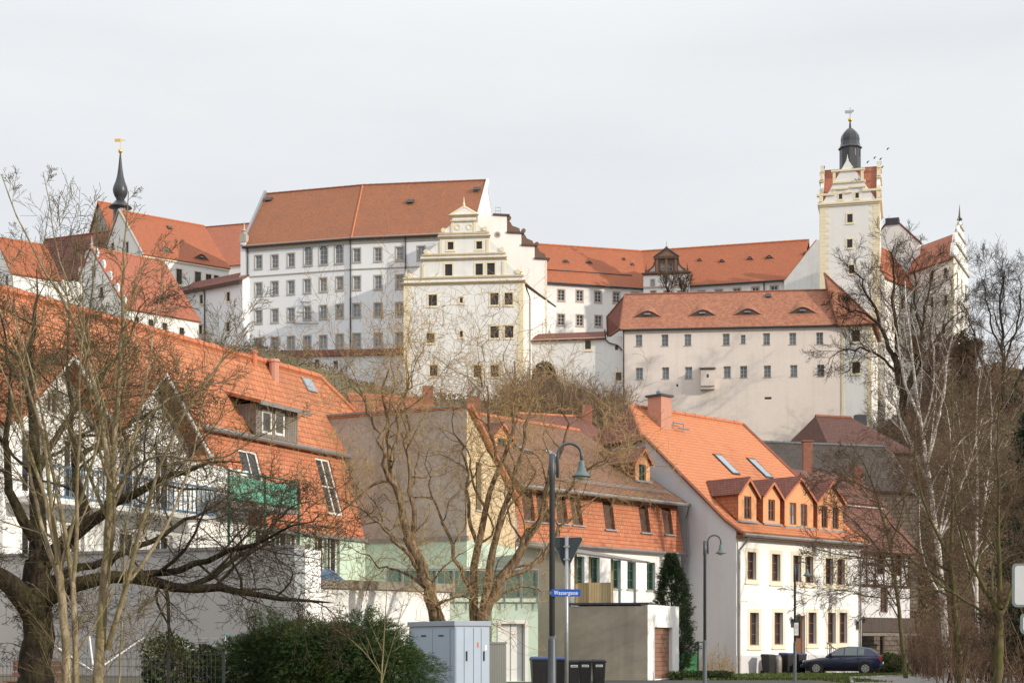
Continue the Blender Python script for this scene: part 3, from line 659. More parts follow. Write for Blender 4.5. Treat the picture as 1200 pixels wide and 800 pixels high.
# ---- church at the left with its roof, gable and the onion spire
def church():
    c = W(167, 222); d = V((0.79, 0.61)).normalized(); a = c; b = c+d*13.8; f = Face(a, b); ze = Zp(297, 222); off = 8.3; zr = 65.9; zb = 42
    t = thing('church', 'white castle church at left with bright orange roof and plain gable', 'church', up(a, zb))
    for px, py, w, h in ((210, 324, 0.9, 2.2), (232, 326, 1.0, 1.9), (244.5, 328, 0.9, 1.7), (253.5, 329, 0.8, 1.6)): wpix(t, f, px, py, w, h, frame='frame_dark', pane='pane_dark', sur='sand_stone', sw=0.18)
    B2 = b-f.n*16.6; A2 = a-f.n*16.6; l = Face(A2, a)
    for px, py in ((132, 291), (149, 290)): wpix(t, l, px, py, 0.8, 1.5, frame='frame_dark', pane='pane_dark', sur='grey_stone')
    shell(t, a, b, 16.6, zb, ze, zr, off, 'white_wall', f, None, l)
    _, rr = roof_pair(t, a, b, 16.6, ze, zr, off, 'castle_orange', 0.4, 0.1, 0.2); ridge(t, list(rr), 'ridge', 0.16)
    rf = roof_face(a, b, ze, zr, off, 0.2)
    eyebrow(t, rf, 195, 295.5, 2.6, 0.75, 'castle_orange'); eyebrow(t, rf, 236, 304, 2.8, 0.8, 'castle_orange')
    u, z = rf.pix(199, 268); part('roof_hatch', rf.box(MB(), u-0.35, u+0.35, z, z+0.5, 0.02, 0.3), M['dark_metal'], t)
    cb = MB(); f.box(cb, 0, f.L, ze-0.5, ze-0.05, -0.05, 0.25); part('eaves_cornice', cb, M['sand_stone'], t)
    # verge coping of the front gable
    ap = up(l.a+l.u*8.3, zr+0.3)
    vb = MB()
    for p in (up(a, ze), up(A2, ze)):
        dirn = (ap-p).normalized(); vb.tube([p-dirn*0.4, ap], 0.2, 6)
    part('verge_coping', vb, M['grey_stone'], t)
church()
def spire():
    c = P3(141, 252, 231.0); s = 231/FP; c.z = Zp(262, 231); h = lambda y: Zp(y, 231)-c.z
    t = thing('onion_spire', 'slender black onion spire with gilded ball rising behind the orange church roof', 'spire', c)
    part('lantern', MB().lathe(c, [(1.05, 0), (1.05, h(242))], 8, 0.2), M['lead'], t)
    part('skirt_roof', MB().lathe(c, [(1.75, h(243.5)), (1.6, h(242)), (1.0, h(238)), (0.75, h(235.5))], 16), M['lead'], t, smooth=True)
    part('onion', MB().lathe(c, [(0.62, h(236)), (0.6, h(233.5)), (0.85, h(230.5)), (1.06, h(226.5)), (1.12, h(223)), (1.0, h(218.5)), (0.72, h(213)), (0.48, h(206)), (0.33, h(198)), (0.2, h(188)), (0.09, h(179))], 20), M['lead'], t, smooth=True)
    part('ball', MB().lathe(c, [(0.05, h(180)), (0.25, h(179)), (0.32, h(177)), (0.25, h(175.2)), (0.05, h(174.2))], 14), M['gold'], t, smooth=True)
    vb = MB().tube([c+V((0, 0, h(175))), c+V((0, 0, h(161)))], 0.045, 5); z = c.z+h(164.5)
    vb.box(c.x-0.85, c.x+0.1, c.y-0.02, c.y+0.02, z-0.22, z+0.22).box(c.x+0.1, c.x+0.7, c.y-0.02, c.y+0.02, z-0.05, z+0.05); part('weather_vane', vb, M['gold'], t)
    for k in range(3):
        a = -math.pi/2-0.6+k*0.78; q = V((math.cos(a), math.sin(a), 0)); r = V((-q.y, q.x, 0)); ct = c+q*1.0; zz = c.z+h(247)
        part('louvre', MB().box8([up(ct-r*0.2, zz-0.5), up(ct+r*0.2, zz-0.5), up(ct+r*0.2-q*0.1, zz-0.5), up(ct-r*0.2-q*0.1, zz-0.5), up(ct-r*0.2, zz+0.6), up(ct+r*0.2, zz+0.6), up(ct+r*0.2-q*0.1, zz+0.6), up(ct-r*0.2-q*0.1, zz+0.6)]), M['frame_dark'], t)
spire()
def left_wings():
    # range behind the church: brown-red roof slope
    a, b = W(205, 240), W(300, 236); zr = Zp(261, 243); t = thing('rear_range', 'castle range with a plain red roof between church and long bent wing', 'castle building', up(a, 45))
    ze = zr-8; shell(t, a, b, 14, 45, ze, zr, 7, 'white_wall'); _, rr = roof_pair(t, a, b, 14, ze, zr, 7, 'castle_red'); ridge(t, list(rr), 'ridge_dark', 0.15)
    # grey gable behind the spire
    d = V((0.79, 0.61)).normalized(); b0 = W(130, 238); nrm = V((d.y, -d.x)); a0 = b0; f = Face(b0-nrm*0, b0+d*3.5)
    t = thing('grey_gable_house', 'old grey stone gable with an orange roof edge behind the onion spire', 'castle building', up(b0, 48))
    zr = Zp(234, 240); ze = zr-5.4; A2 = a0-f.n*9.0; l = Face(A2, a0)
    for px, py in ((112.5, 257), (118, 257.5), (114, 269), (120, 269.5)): wpix(t, l, px, py, 0.45, 0.9, frame='frame_dark', pane='pane_dark', cols=1, rows=1)
    shell(t, a0, a0+d*3.5, 9.0, 48, ze, zr, 4.5, 'grey_render', f, None, l); _, rr = roof_pair(t, a0, a0+d*3.5, 9.0, ze, zr, 4.5, 'castle_orange', 0.3, 0.3); ridge(t, list(rr), 'ridge', 0.13)
    # roof slope facing left, its shade put into the dark red tile colour
    a, b = W(20, 234), W(121, 227.5); zr = Zp(276, 237); ze = zr-8.2; t = thing('west_range', 'castle range with a dark red shaded roof left of the white church gable', 'castle building', up(a, 40))
    f = Face(a, b)
    for px in (36, 52, 68): wpix(t, f, px, 338, 0.8, 1.5, frame='frame_dark', pane='pane_dark', sur='sand_stone')
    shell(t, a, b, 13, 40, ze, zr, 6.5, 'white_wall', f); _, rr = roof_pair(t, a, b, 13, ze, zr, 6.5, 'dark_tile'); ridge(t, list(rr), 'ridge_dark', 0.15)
    # leftmost orange roof with a gable towards us
    c = W(14, 204); f = Face(c, c+d*11); ze = Zp(319, 204); off = 5.5; zr = ze+5.6; l = Face(c-f.n*11, c); t = thing('gatehouse', 'castle house at the far left edge with orange roof and white gable', 'castle building', up(c, 38))
    wpix(t, l, 8, 330, 0.8, 1.5, frame='frame_dark', pane='pane_dark', sur='sand_stone')
    shell(t, c, c+d*6.5, 11, 38, ze, zr, off, 'old_white', f, None, l); _, rr = roof_pair(t, c, c+d*6.5, 11, ze, zr, off, 'castle_orange'); ridge(t, list(rr), 'ridge', 0.15)
    # house with the scrolled white gable
    d2 = V((0.70, 0.715)).normalized(); c = W(148, 205); f = Face(c, c+d2*11.4); ze = Zp(360, 205); off = 8.8; zr = 56.0; zb = 38
    t = thing('gabled_house', 'white castle house with scroll-stepped gable and patchy orange roof below the church', 'castle building', up(c, zb)); l = Face(c-f.n*17.6, c)
    for px, py in ((160, 377), (177, 379.5), (193, 383.5), (213, 389)): wpix(t, f, px, py, 0.75, 1.2, frame='frame_dark', pane='pane_dark', sur='sand_stone')
    for px, py in ((119, 343), (104, 343), (110, 318)): wpix(t, l, px, py, 0.75, 1.4, frame='frame_dark', pane='pane_dark', sur='grey_stone')
    shell(t, c, c+d2*11.4, 17.6, zb, ze, zr, off, 'white_wall', f, None, l); _, rr = roof_pair(t, c, c+d2*11.4, 17.6, ze, zr, off, 'castle_red'); ridge(t, list(rr), 'ridge', 0.15)
    gb = MB(); n = 5
    for i in range(n):
        for s in (1, -1):
            x = off*(i+0.5)/n; z = ze+(zr-ze)*(i+0.5)/n; uu = off + s*(off-x); r = 0.85
            l.plate(gb, arc_pts((uu, z), r, 0, 2*math.pi, 12)[:-1], -0.15, 0.1)
    part('gable_scroll', gb, M['old_white'], t, label=None)
    finial(l.pt(off, zr, 0)-V((0, 0, 0.1)), 1.8, 0.35, fb := MB()); part('finial', fb, M['grey_stone'], t)
left_wings()

# ---- stepped gable building right of the main wing
def stepped():
    a, b = W(560, 202.2), W(641, 203.8); f = Face(a, b); zb = 38
    t = thing('stepped_gable_house', 'tall plain white building with descending stepped gable behind the yellow-trimmed house', 'castle building', up(a, zb))
    steps = [(560, 594, 253.5), (594, 611, 273.5), (611, 626.5, 287.5), (626.5, 641, 302.5)]
    mb = MB(); cp = []; U = lambda px: f.pix(px, 300)[0]
    for i, (p0, p1, y) in enumerate(steps):
        z = Zp(y, 203.0); u0, u1 = U(p0), U(p1); f.box(mb, u0 + (0.002 if i else 0), u1, zb, z, -2.2, 0)
        k = MB(); f.box(k, (U(578) if i == 0 else u0)-0.02, u1+0.35, z, z+0.22, -1.2, 0.22)
        part('step_coping', k, M['frame_dark'], t)
        if i < 3:
            zz = Zp(steps[i+1][2], 203.0); u2, u3 = U(steps[i+1][0]), U(steps[i+1][1]); sc = MB()
            f.plate(sc, [(u2+0.02, zz+0.22), (u3-0.1, zz+0.22), (u3-0.25, zz+0.75), (u2+0.75, zz+1.05), (u2+0.5, zz+1.5), (u2+0.02, zz+1.9)], -0.8, -0.1)
            f.plate(sc, arc_pts((u2+0.35, zz+2.1), 0.28, 0, 2*math.pi, 10)[:-1], -0.7, -0.2); part('step_scroll', sc, M['dark_stone'], t)
    part('wall', mb, M['white_wall'], t)
    u, z = f.pix(583, 275); rb = MB()
    f.plate(rb, arc_pts((u, z), 0.42, 0, 2*math.pi, 16)[:-1], 0.0, 0.05); ro = part('round_window', rb, M['pink_stone'], t)
    rb = MB(); f.plate(rb, arc_pts((u, z), 0.27, 0, 2*math.pi, 16)[:-1], 0.0, 0.07); part('pane', rb, M['pane'], ro)
    qb = MB(); quoins(f, qb, U(641), -1, zb, Zp(303.5, 203.0), 0.35, 0.2, 0.4, 0.03); part('quoin', qb, M['sand_stone'], t)
    z = Zp(253.5, 203.0)+0.22; rl = MB(); u0, u1 = U(581), U(587)
    for (p, q) in (((u0, z), (u0, z+0.95)), ((u1, z), (u1, z+0.95)), ((u0, z+0.95), (u1, z+0.95)), ((u0, z+0.5), (u1, z+0.5))): rl.tube([f.pt(*p, -0.4), f.pt(*q, -0.4)], 0.03, 4)
    part('railing', rl, M['galv'], t)
stepped()

# ---- rear courtyard range in two wings
M['pink_stone_dark'] = plaster('brown_red_sandstone', (0.30, 0.17, 0.115), 0.5, (0.14, 0.09, 0.07))
def rear_range():
    A, C, B = W(628, 221.5), W(757, 226), W(935, 220); ZE, ZR = 54.0, 61.0; zb = 40; off = 7.0
    t = thing('courtyard_range', 'long white castle range with angled orange-red roof behind the pinkish building', 'castle building', up(C, zb))
    f1, f2 = Face(A, C), Face(C, B); st = dict(frame='frame_white', pane='pane_dark', sur='pink_stone', sw=0.16, cols=2, rows=3)
    for px, py in ((657.7, 345.8), (679.3, 346.6), (700.8, 347.6), (722.4, 348.4), (744, 349.2), (657.7, 374.4), (679.5, 375.2), (701.3, 376), (722.6, 376.8), (636, 345), (636, 373.5)): wpix(t, f1, px, py, 0.95, 1.5, **st)
    for px, py in ((822, 347), (842.3, 345.6), (863.6, 344.2), (885.4, 342.8), (907.3, 341.4)): wpix(t, f2, px, py, 0.95, 1.5, **st)
    mb = MB(); f1.wall(mb, [[(0, zb), (f1.L, zb), (f1.L, ZE), (0, ZE)]]); f2.wall(mb, [[(0, zb), (f2.L, zb), (f2.L, ZE), (0, ZE)]])
    part('wall', mb, M['white_wall'], t)
    bis = (f1.n+f2.n).normalized(); e = 0.45; sl = (ZR-ZE)/off; th = 0.18
    eA, eC, eB = up(A+f1.n*e, ZE-e*sl+th), up(C+bis*e, ZE-e*sl+th), up(B+f2.n*e, ZE-e*sl+th)
    rA, rC, rB = up(A-f1.n*off, ZR+th), up(C-bis*off, ZR+th), up(B-f2.n*off+f2.u*1.0, ZR+th)
    rb = MB().slab([eA, eC, rC, rA], th).slab([eC, eB, rB, rC], th)
    qA, qC, qB = [up(V((r.x, r.y))-n*off, ZE) for r, n in ((rA, f1.n), (rC, bis), (rB, f2.n))]
    rb.slab([qC, qA, rA, rC], th).slab([qB, qC, rC, rB], th); part('roof', rb, M['castle_orange'], t)
    ridge(t, [rA, rC, rB], 'ridge', 0.16)
    part('gutter', MB().tube([eA, eC, eB], 0.13, 6), M['pipe_dark'], t)
    rf1, rf2 = Face(A, C, off/(ZR-ZE), ZE+th), Face(C, B, off/(ZR-ZE), ZE+th)
    sg = MB(); u0, z0 = rf1.pix(643, 315); sg.tube([rf1.pt(1, z0-0.2, 0.15), rf1.pt(f1.L-1.5, z0-0.2, 0.15)], 0.07, 5); part('snow_guard', sg, M['dark_metal'], t)
    for rf, px, py, w in ((rf1, 663, 308.5, 1.5), (rf1, 690, 309.5, 1.6), (rf1, 731, 306, 0.9), (rf1, 741, 312, 1.0), (rf2, 820, 306.5, 1.0), (rf2, 846, 307.5, 1.1), (rf2, 879, 304.5, 1.1), (rf2, 901.5, 303, 1.5), (rf2, 944, 299, 1.1)):
        eyebrow(t, rf, px, py, w, 0.5, 'castle_tile', deep=1.7)
    for fc, u in ((f2, f2.pix(895.5, 330)[0]), (f1, f1.L-0.3)): pipe(t, [fc.pt(u, ZE-0.2, 0.4), fc.pt(u, ZE-0.9, 0.12), fc.pt(u, zb, 0.12)], 0.08)
    # sloping parapet wall that closes the right wing
    pw = Face(W(919, 219.4), W(961, 217.6)); U = lambda x: pw.pix(x, 320)[0]; Z = lambda y: Zp(y, 218.5)
    pb = MB(); pw.plate(pb, [(U(919), 42), (U(961), 42), (U(961), Z(283)), (U(957), Z(283)), (U(940), Z(303)), (U(919), Z(328))], -0.6, 0); part('parapet_wall', pb, M['old_white'], t)
    pc = MB(); p = [pw.pt(U(x), Z(y)+0.05, -0.3) for x, y in ((919, 328), (940, 303), (957, 283))]; pc.tube(p, 0.2, 6); part('parapet_coping', pc, M['ridge'], t)
    # renaissance gablet in the inner corner
    g = Face(W(752, 222.5), W(809, 221.5)); U = lambda x: g.pix(x, 320)[0]; Z = lambda y: Zp(y, 222)
    gw = MB()
    hs = [(764.8, 331.5, 0.5, 0.95), (786.3, 331.5, 0.5, 0.95), (798.3, 331, 0.5, 0.95), (765.5, 345, 0.7, 1.0), (781, 345, 0.7, 1.0), (797, 345, 0.7, 1.0)]
    for i, (px, py, w, h) in enumerate(hs): wpix(t, g, px, py, w, h, frame='frame_grey', pane='pane', sur='pink_stone', sw=0.12, arch=i < 3)
    u0, u1, zt = U(754), U(808), Z(322)
    g.wall(gw, [[(u0, zb), (u1, zb), (u1, zt), (u0, zt)]])
    gw.poly([g.pt(u1, zb), g.pt(u1, zb, -8), g.pt(u1, zt, -8), g.pt(u1, zt)]); gw.poly([g.pt(u0, zb, -8), g.pt(u0, zb), g.pt(u0, zt), g.pt(u0, zt, -8)])
    gob = part('gablet', gw, M['white_wall'], t)
    db = MB(); cornice(g, db, u0, u1, zt+0.002, 0.35, 0.3); part('gablet_cornice', db, M['dark_stone'], gob)
    bb = MB(); g.box(bb, U(754), U(808), Z(336.2)-0.12, Z(336.2)+0.12, -0.05, 0.1); part('gablet_band', bb, M['pink_stone'], gob)
    ub = MB(); b0, b1 = U(768.5), U(793.5); z2 = zt+0.36; z3 = Z(303.3)
    for px in (776.4, 785.8):
        u, z = g.pix(px, 312.5); wo = window(t, g, u, z, 0.55, 1.1, 'frame_grey', 'pane_curtain', cols=1, rows=2)
    g.wall(ub, [[(b0, z2), (b1, z2), (b1, z3), (b0, z3)]])
    for uu in (b0, b1-0.35, (b0+b1)/2-0.17): part('gablet_pilaster', g.box(MB(), uu, uu+0.35, z2, z3, 0.003, 0.14), M['pink_stone_dark'], gob)
    ub.poly([g.pt(b1, z2), g.pt(b1, z2, -6), g.pt(b1, z3, -6), g.pt(b1, z3)]); ub.poly([g.pt(b0, z2, -6), g.pt(b0, z2), g.pt(b0, z3), g.pt(b0, z3, -6)])
    for s, ue in ((-1, b0), (1, b1)):
        g.plate(ub, [(ue, z2), (ue+s*1.25, z2), (ue+s*1.2, z2+0.45), (ue+s*0.75, z2+0.7), (ue+s*0.4, z2+1.1), (ue+s*0.3, z2+1.6), (ue, z2+1.7)][::s], -0.3, 0.0)
    part('gablet_upper_wall', ub, M['dark_stone'], gob)
    for s, ue in ((-1, b0), (1, b1)): part('gablet_panel', g.plate(MB(), [(ue+s*0.1, z2+0.15), (ue+s*0.95, z2+0.15), (ue+s*0.55, z2+0.55), (ue+s*0.1, z2+1.0)][::s], 0.002, 0.03), M['pink_stone'], gob)
    pb = MB(); g.box(pb, U(766.5), U(795), z3, z3+0.2, -0.3, 0.3); um = U(781); g.plate(pb, [(U(766.5), z3+0.2), (U(795), z3+0.2), (um, Z(291))], -4, 0.2); part('pediment', pb, M['dark_stone'], gob); part('pediment_panel', g.plate(MB(), [(U(771), z3+0.34), (U(791), z3+0.34), (um, Z(294.5))], 0.201, 0.23), M['pink_stone_dark'], gob); part('pediment_coping', MB().tube([g.pt(U(765.5), z3+0.22, 0.15), g.pt(um, Z(290.3), 0.15), g.pt(U(796), z3+0.22, 0.15)], 0.13, 6), M['lead'], gob)
    fb = MB(); finial(g.pt(um, Z(291)-0.1, 0), 1.2, 0.22, fb); part('finial', fb, M['ochre'], gob)
    for px in (757, 805.5):
        fb = MB(); finial(g.pt(U(px), z2, 0), 1.3, 0.2, fb); part('finial', fb, M['dark_stone'], gob)
rear_range()

# ---- the gabled house with ochre trim
def ochre_house():
    a, b = W(473, 196.6), W(613, 195); f = Face(a, b); ZB = 27.0; Z = lambda y: Zp(y, 195.8); U = lambda x: f.pix(x, 330)[0]; zc = Z(333)
    t = thing('ochre_trimmed_house', 'white castle house with ochre quoins and scrolled renaissance gable', 'castle building', up((a+b)/2, ZB))
    st = dict(frame='frame_dark', pane='pane_dark', sur='ochre', sw=0.2, cols=3, rows=4, rec=0.22, bar=0.03)
    for px, py, w, h in ((507, 351.7, 1.1, 1.4), (579.3, 350.2, 1.05, 1.5), (596, 350, 1.05, 1.5), (504.5, 396, 1.0, 1.2), (579.5, 389, 1.1, 1.5), (596.5, 388.5, 1.1, 1.5), (508, 434, 1.0, 1.4), (559.5, 435, 1.05, 1.5), (579.5, 434.5, 1.05, 1.5)): wpix(t, f, px, py, w, h, **st)
    for px, py in ((540.5, 351.3), (540.5, 391.3)): wpix(t, f, px, py, 0.4, 0.75, **{**st, 'cols': 1, 'rows': 2})
    mb = MB(); f.wall(mb, [[(0, ZB), (f.L, ZB), (f.L, zc), (0, zc)]], 0.25); D = 14
    r = Face(b, b+V((0.32, 0.947))*D); l = Face(a+V((0.05, 1))*D, a)
    wd = window(t, r, 5, Z(395)-1, 0.5, 1.2, 'frame_dark', 'pane_dark', sur='ochre', cols=1, rows=2)
    r.wall(mb, [[(0, ZB), (D, ZB), (D, zc), (0, zc)]]); l.wall(mb, [[(0, ZB), (D, ZB), (D, zc), (0, zc)]])
    part('wall', mb, M['old_white'], t)
    q = MB(); quoins(f, q, 0, 1, ZB, zc-0.05, 1.0, 0.65); part('quoin', q, M['ochre'], t); q = MB(); quoins(f, q, f.L, -1, ZB, zc-0.05, 1.0, 0.65); part('quoin', q, M['ochre'], t)
    q = MB(); quoins(r, q, 0, 1, ZB, zc-0.05, 0.8, 0.5); part('side_quoin', q, M['ochre'], t)
    # gable tiers: body rectangle, flanking scrolls, cornices
    tiers = [(495.5, 591.5, 325.4, 304.9), (515.5, 573, 298.4, 279.2), (529.5, 557.5, 273.9, 259.4)]
    gw = MB(); tr = MB()
    zlow = [zc+0.30, None, None]
    # frieze band above the main cornice
    f.box(gw, 0.05, f.L-0.05, zc+0.002, Z(325.5), -0.55, 0.02)
    f.box(gw, U(495)-0.25, U(592)+0.25, Z(305), Z(298.5), -0.55, 0.02); f.box(gw, U(515)-0.15, U(573)+0.15, Z(279.3), Z(274), -0.55, 0.02)
    g2 = Face(f.pt(0, 0, 0.0).xy, f.pt(f.L, 0, 0.0).xy)
    ws = dict(st, sw=0.22)
    for px, py, w, h in ((525.7, 316.3, 0.95, 1.45), (561.5, 315.6, 0.95, 1.45), (575.3, 315.2, 1.0, 1.5), (528, 288, 0.75, 0.95), (561.5, 287.3, 0.75, 0.95)): wpix(t, g2, px, py, w, h, **ws)
    for p0, p1, y0, y1 in tiers: g2.wall(gw, [[(U(p0), Z(y0)), (U(p1), Z(y0)), (U(p1), Z(y1)), (U(p0), Z(y1))]], 0.25)
    bk = MB()
    for p0, p1, y0, y1 in tiers:
        gw.poly([f.pt(U(p0), Z(y0), -0.55), f.pt(U(p0), Z(y0), 0), f.pt(U(p0), Z(y1), 0), f.pt(U(p0), Z(y1), -0.55)]); gw.poly([f.pt(U(p1), Z(y0), 0), f.pt(U(p1), Z(y0), -0.55), f.pt(U(p1), Z(y1), -0.55), f.pt(U(p1), Z(y1), 0)])
        gw.poly([f.pt(U(p1), Z(y0), -0.55), f.pt(U(p0), Z(y0), -0.55), f.pt(U(p0), Z(y1), -0.55), f.pt(U(p1), Z(y1), -0.55)])
    part('gable_wall', gw, M['old_white'], t)
    def scroll(px_in, px_out, y_base, y_top, s):
        ui, uo, z0, z1 = U(px_in), U(px_out), Z(y_base), Z(y_top); n = 9; out = [(ui, z0), (uo, z0), (uo, z0+(z1-z0)*0.16)]
        for k in range(1, n+1):
            x = k/n; out.append((uo+(ui-uo)*x, z0+(z1-z0)*(0.16+0.84*(x**1.7))))
        sb = MB(); f.plate(sb, out if s > 0 else out[::-1], -0.4, -0.05); part('gable_scroll', sb, M['old_white'], t)
        eb = MB(); pts = [f.pt(x, z+0.03, -0.2) for x, z in out[2:]]; eb.tube(pts, 0.15, 6)
        f.plate(eb, arc_pts((uo-s*0.28, z0+(z1-z0)*0.16+0.12), 0.3, 0, 2*math.pi, 14)[:-1], -0.45, 0.1); part('scroll_trim', eb, M['ochre'], t)
    scroll(591.5, 609.5, 323.5, 306.5, 1); scroll(495.5, 476.5, 325, 308, -1)
    scroll(573, 590.5, 296.8, 281, 1); scroll(515.5, 496.5, 297.3, 283, -1)
    scroll(557.5, 571, 271.3, 262, 1); scroll(529.5, 517, 271.8, 263, -1)
    cb = MB()
    for y, p0, p1, m in ((333, 473, 613, 0.34), (325.5, 474, 612, 0.2), (305, 495, 592, 0.30), (298.5, 496, 591, 0.18), (279.3, 515, 573, 0.28), (274, 515.5, 572, 0.16), (259.5, 529.5, 557.5, 0.2), (254.5, 528, 558.5, 0.3)): cornice(f, cb, U(p0), U(p1), Z(y)-0.02, 0.34 if m > 0.25 else 0.2, m, 3 if m > 0.25 else 1)
    part('gable_cornice', cb, M['ochre_dark'], t)
    for p, y0, y1 in ((496, 323.5, 307.5), (590, 323.5, 307.5), (517, 297.5, 281.5), (571.5, 297.5, 281.5), (530.5, 272.5, 259.7), (556.5, 272.5, 259.7)): part('pilaster', f.box(MB(), U(p)-0.17, U(p)+0.17, Z(y0), Z(y1), 0.003, 0.07), M['ochre'], t)
    pd = MB(); f.box(pd, U(530), U(557), Z(259.5)+0.2, Z(254.5), -0.5, 0.02); f.plate(pd, [(U(528.5), Z(252.4)), (U(558.5), Z(252.4)), (U(543.5), Z(243.5))], -0.5, 0.05); part('pediment', pd, M['old_white'], t)
    pt = MB(); p0, p1, pm = f.pt(U(527), Z(252.4)+0.05, -0.1), f.pt(U(560), Z(252.4)+0.05, -0.1), f.pt(U(543.5), Z(243)+0.1, -0.1); pt.tube([p0, pm], 0.17, 6).tube([p1, pm], 0.17, 6); part('pediment_trim', pt, M['ochre'], t)
    for px in (536.3, 550.3):
        u, z = f.pix(px, 266); rb = MB(); n = 18
        o, i_ = arc_pts((u, z), 0.42, 0, 2*math.pi, n)[:-1], arc_pts((u, z), 0.24, 0, 2*math.pi, n)[:-1]
        for k in range(n):
            k2 = (k+1) % n; rb.poly([f.pt(*o[k], 0.06), f.pt(*o[k2], 0.06), f.pt(*i_[k2], 0.06), f.pt(*i_[k], 0.06)]); rb.poly([f.pt(*o[k], 0), f.pt(*o[k2], 0), f.pt(*o[k2], 0.06), f.pt(*o[k], 0.06)]); rb.poly([f.pt(*i_[k], 0.06), f.pt(*i_[k2], 0.06), f.pt(*i_[k2], 0.0), f.pt(*i_[k], 0.0)])
        part('round_ornament', rb, M['ochre'], t)
    for px, y, h in ((543.5, 243.5, 1.45), (475.5, 325.3, 1.35), (611, 323.5, 1.4)):
        fb = MB(); finial(f.pt(U(px), Z(y), -0.15), h, 0.24, fb); part('finial', fb, M['ochre'], t)
    # roof behind the gable
    zr = Z(262); rb = MB(); um = U(543); B3 = V((f.n.x, f.n.y, 0))
    e = [f.pt(-0.2, zc-0.1, -0.5), f.pt(f.L+0.35, zc-0.1, -0.5)]; back = [up(l.a, zc-0.1), up(r.pt(D, 0).xy, zc-0.1)]
    ra, rbk = f.pt(um, zr, -0.5), up((l.a+r.pt(D, 0).xy)/2, zr)
    rb.slab([e[1], back[1], rbk, ra], 0.15).slab([back[0], e[0], ra, rbk], 0.15); part('roof', rb, M['castle_tile'], t)
    part('gutter', MB().tube([e[1], back[1]], 0.12, 6), M['pipe_dark'], t)
    pipe(t, [f.pt(f.L, zc-0.2, -0.9)+V((0.25, 0, 0)), f.pt(f.L, zc-1.5, -1.8)+V((0.7, 0, 0)), f.pt(f.L, ZB, -1.8)+V((0.72, 0, 0))], 0.08)
ochre_house()

# ---- low wall with red coping between ochre house and pinkish building
def link_wall():
    a, b = W(617, 198.5), W(732, 196.2); f = Face(a, b); zt = Zp(396, 197.3)
    t = thing('link_wall', 'white castle wall with red tiled coping between ochre-trimmed house and pinkish building', 'wall', up(a, 26))
    wpix(t, f, 689, 404, 0.75, 1.1, frame='frame_dark', pane='pane_dark', sur='ochre', sw=0.22); wpix(t, f, 722.5, 407.3, 0.4, 0.6, frame='frame_dark', pane='pane_dark', cols=1, rows=1)
    wpix(t, f, 725, 441, 0.7, 1.0, frame='frame_dark', pane='pane_dark', sur='ochre', sw=0.2)
    mb = MB(); f.wall(mb, [[(0, 24), (f.L, 24), (f.L, zt), (0, zt)]], 0.25); part('wall', mb, M['white_wall'], t)
    part('coping_roof', MB().slab([f.pt(0, zt-0.2, 0.4), f.pt(f.pix(709, 390)[0], zt-0.2, 0.4), f.pt(f.pix(709, 390)[0], zt+1.25, -2.6), f.pt(0, zt+1.25, -2.6)], 0.16), M['dark_tile'], t)
    cb = MB(); f.box(cb, 0, f.pix(709, 390)[0], zt-0.35, zt-0.02, -0.05, 0.15); part('eaves_band', cb, M['ochre'], t)
    p = [f.pt(f.pix(px, 390)[0], Zp(y, 196.5), 0.2) for px, y in ((709, 386), (710, 398), (714, 402), (724, 405), (729, 411))]; pipe(t, p, 0.09)
link_wall()

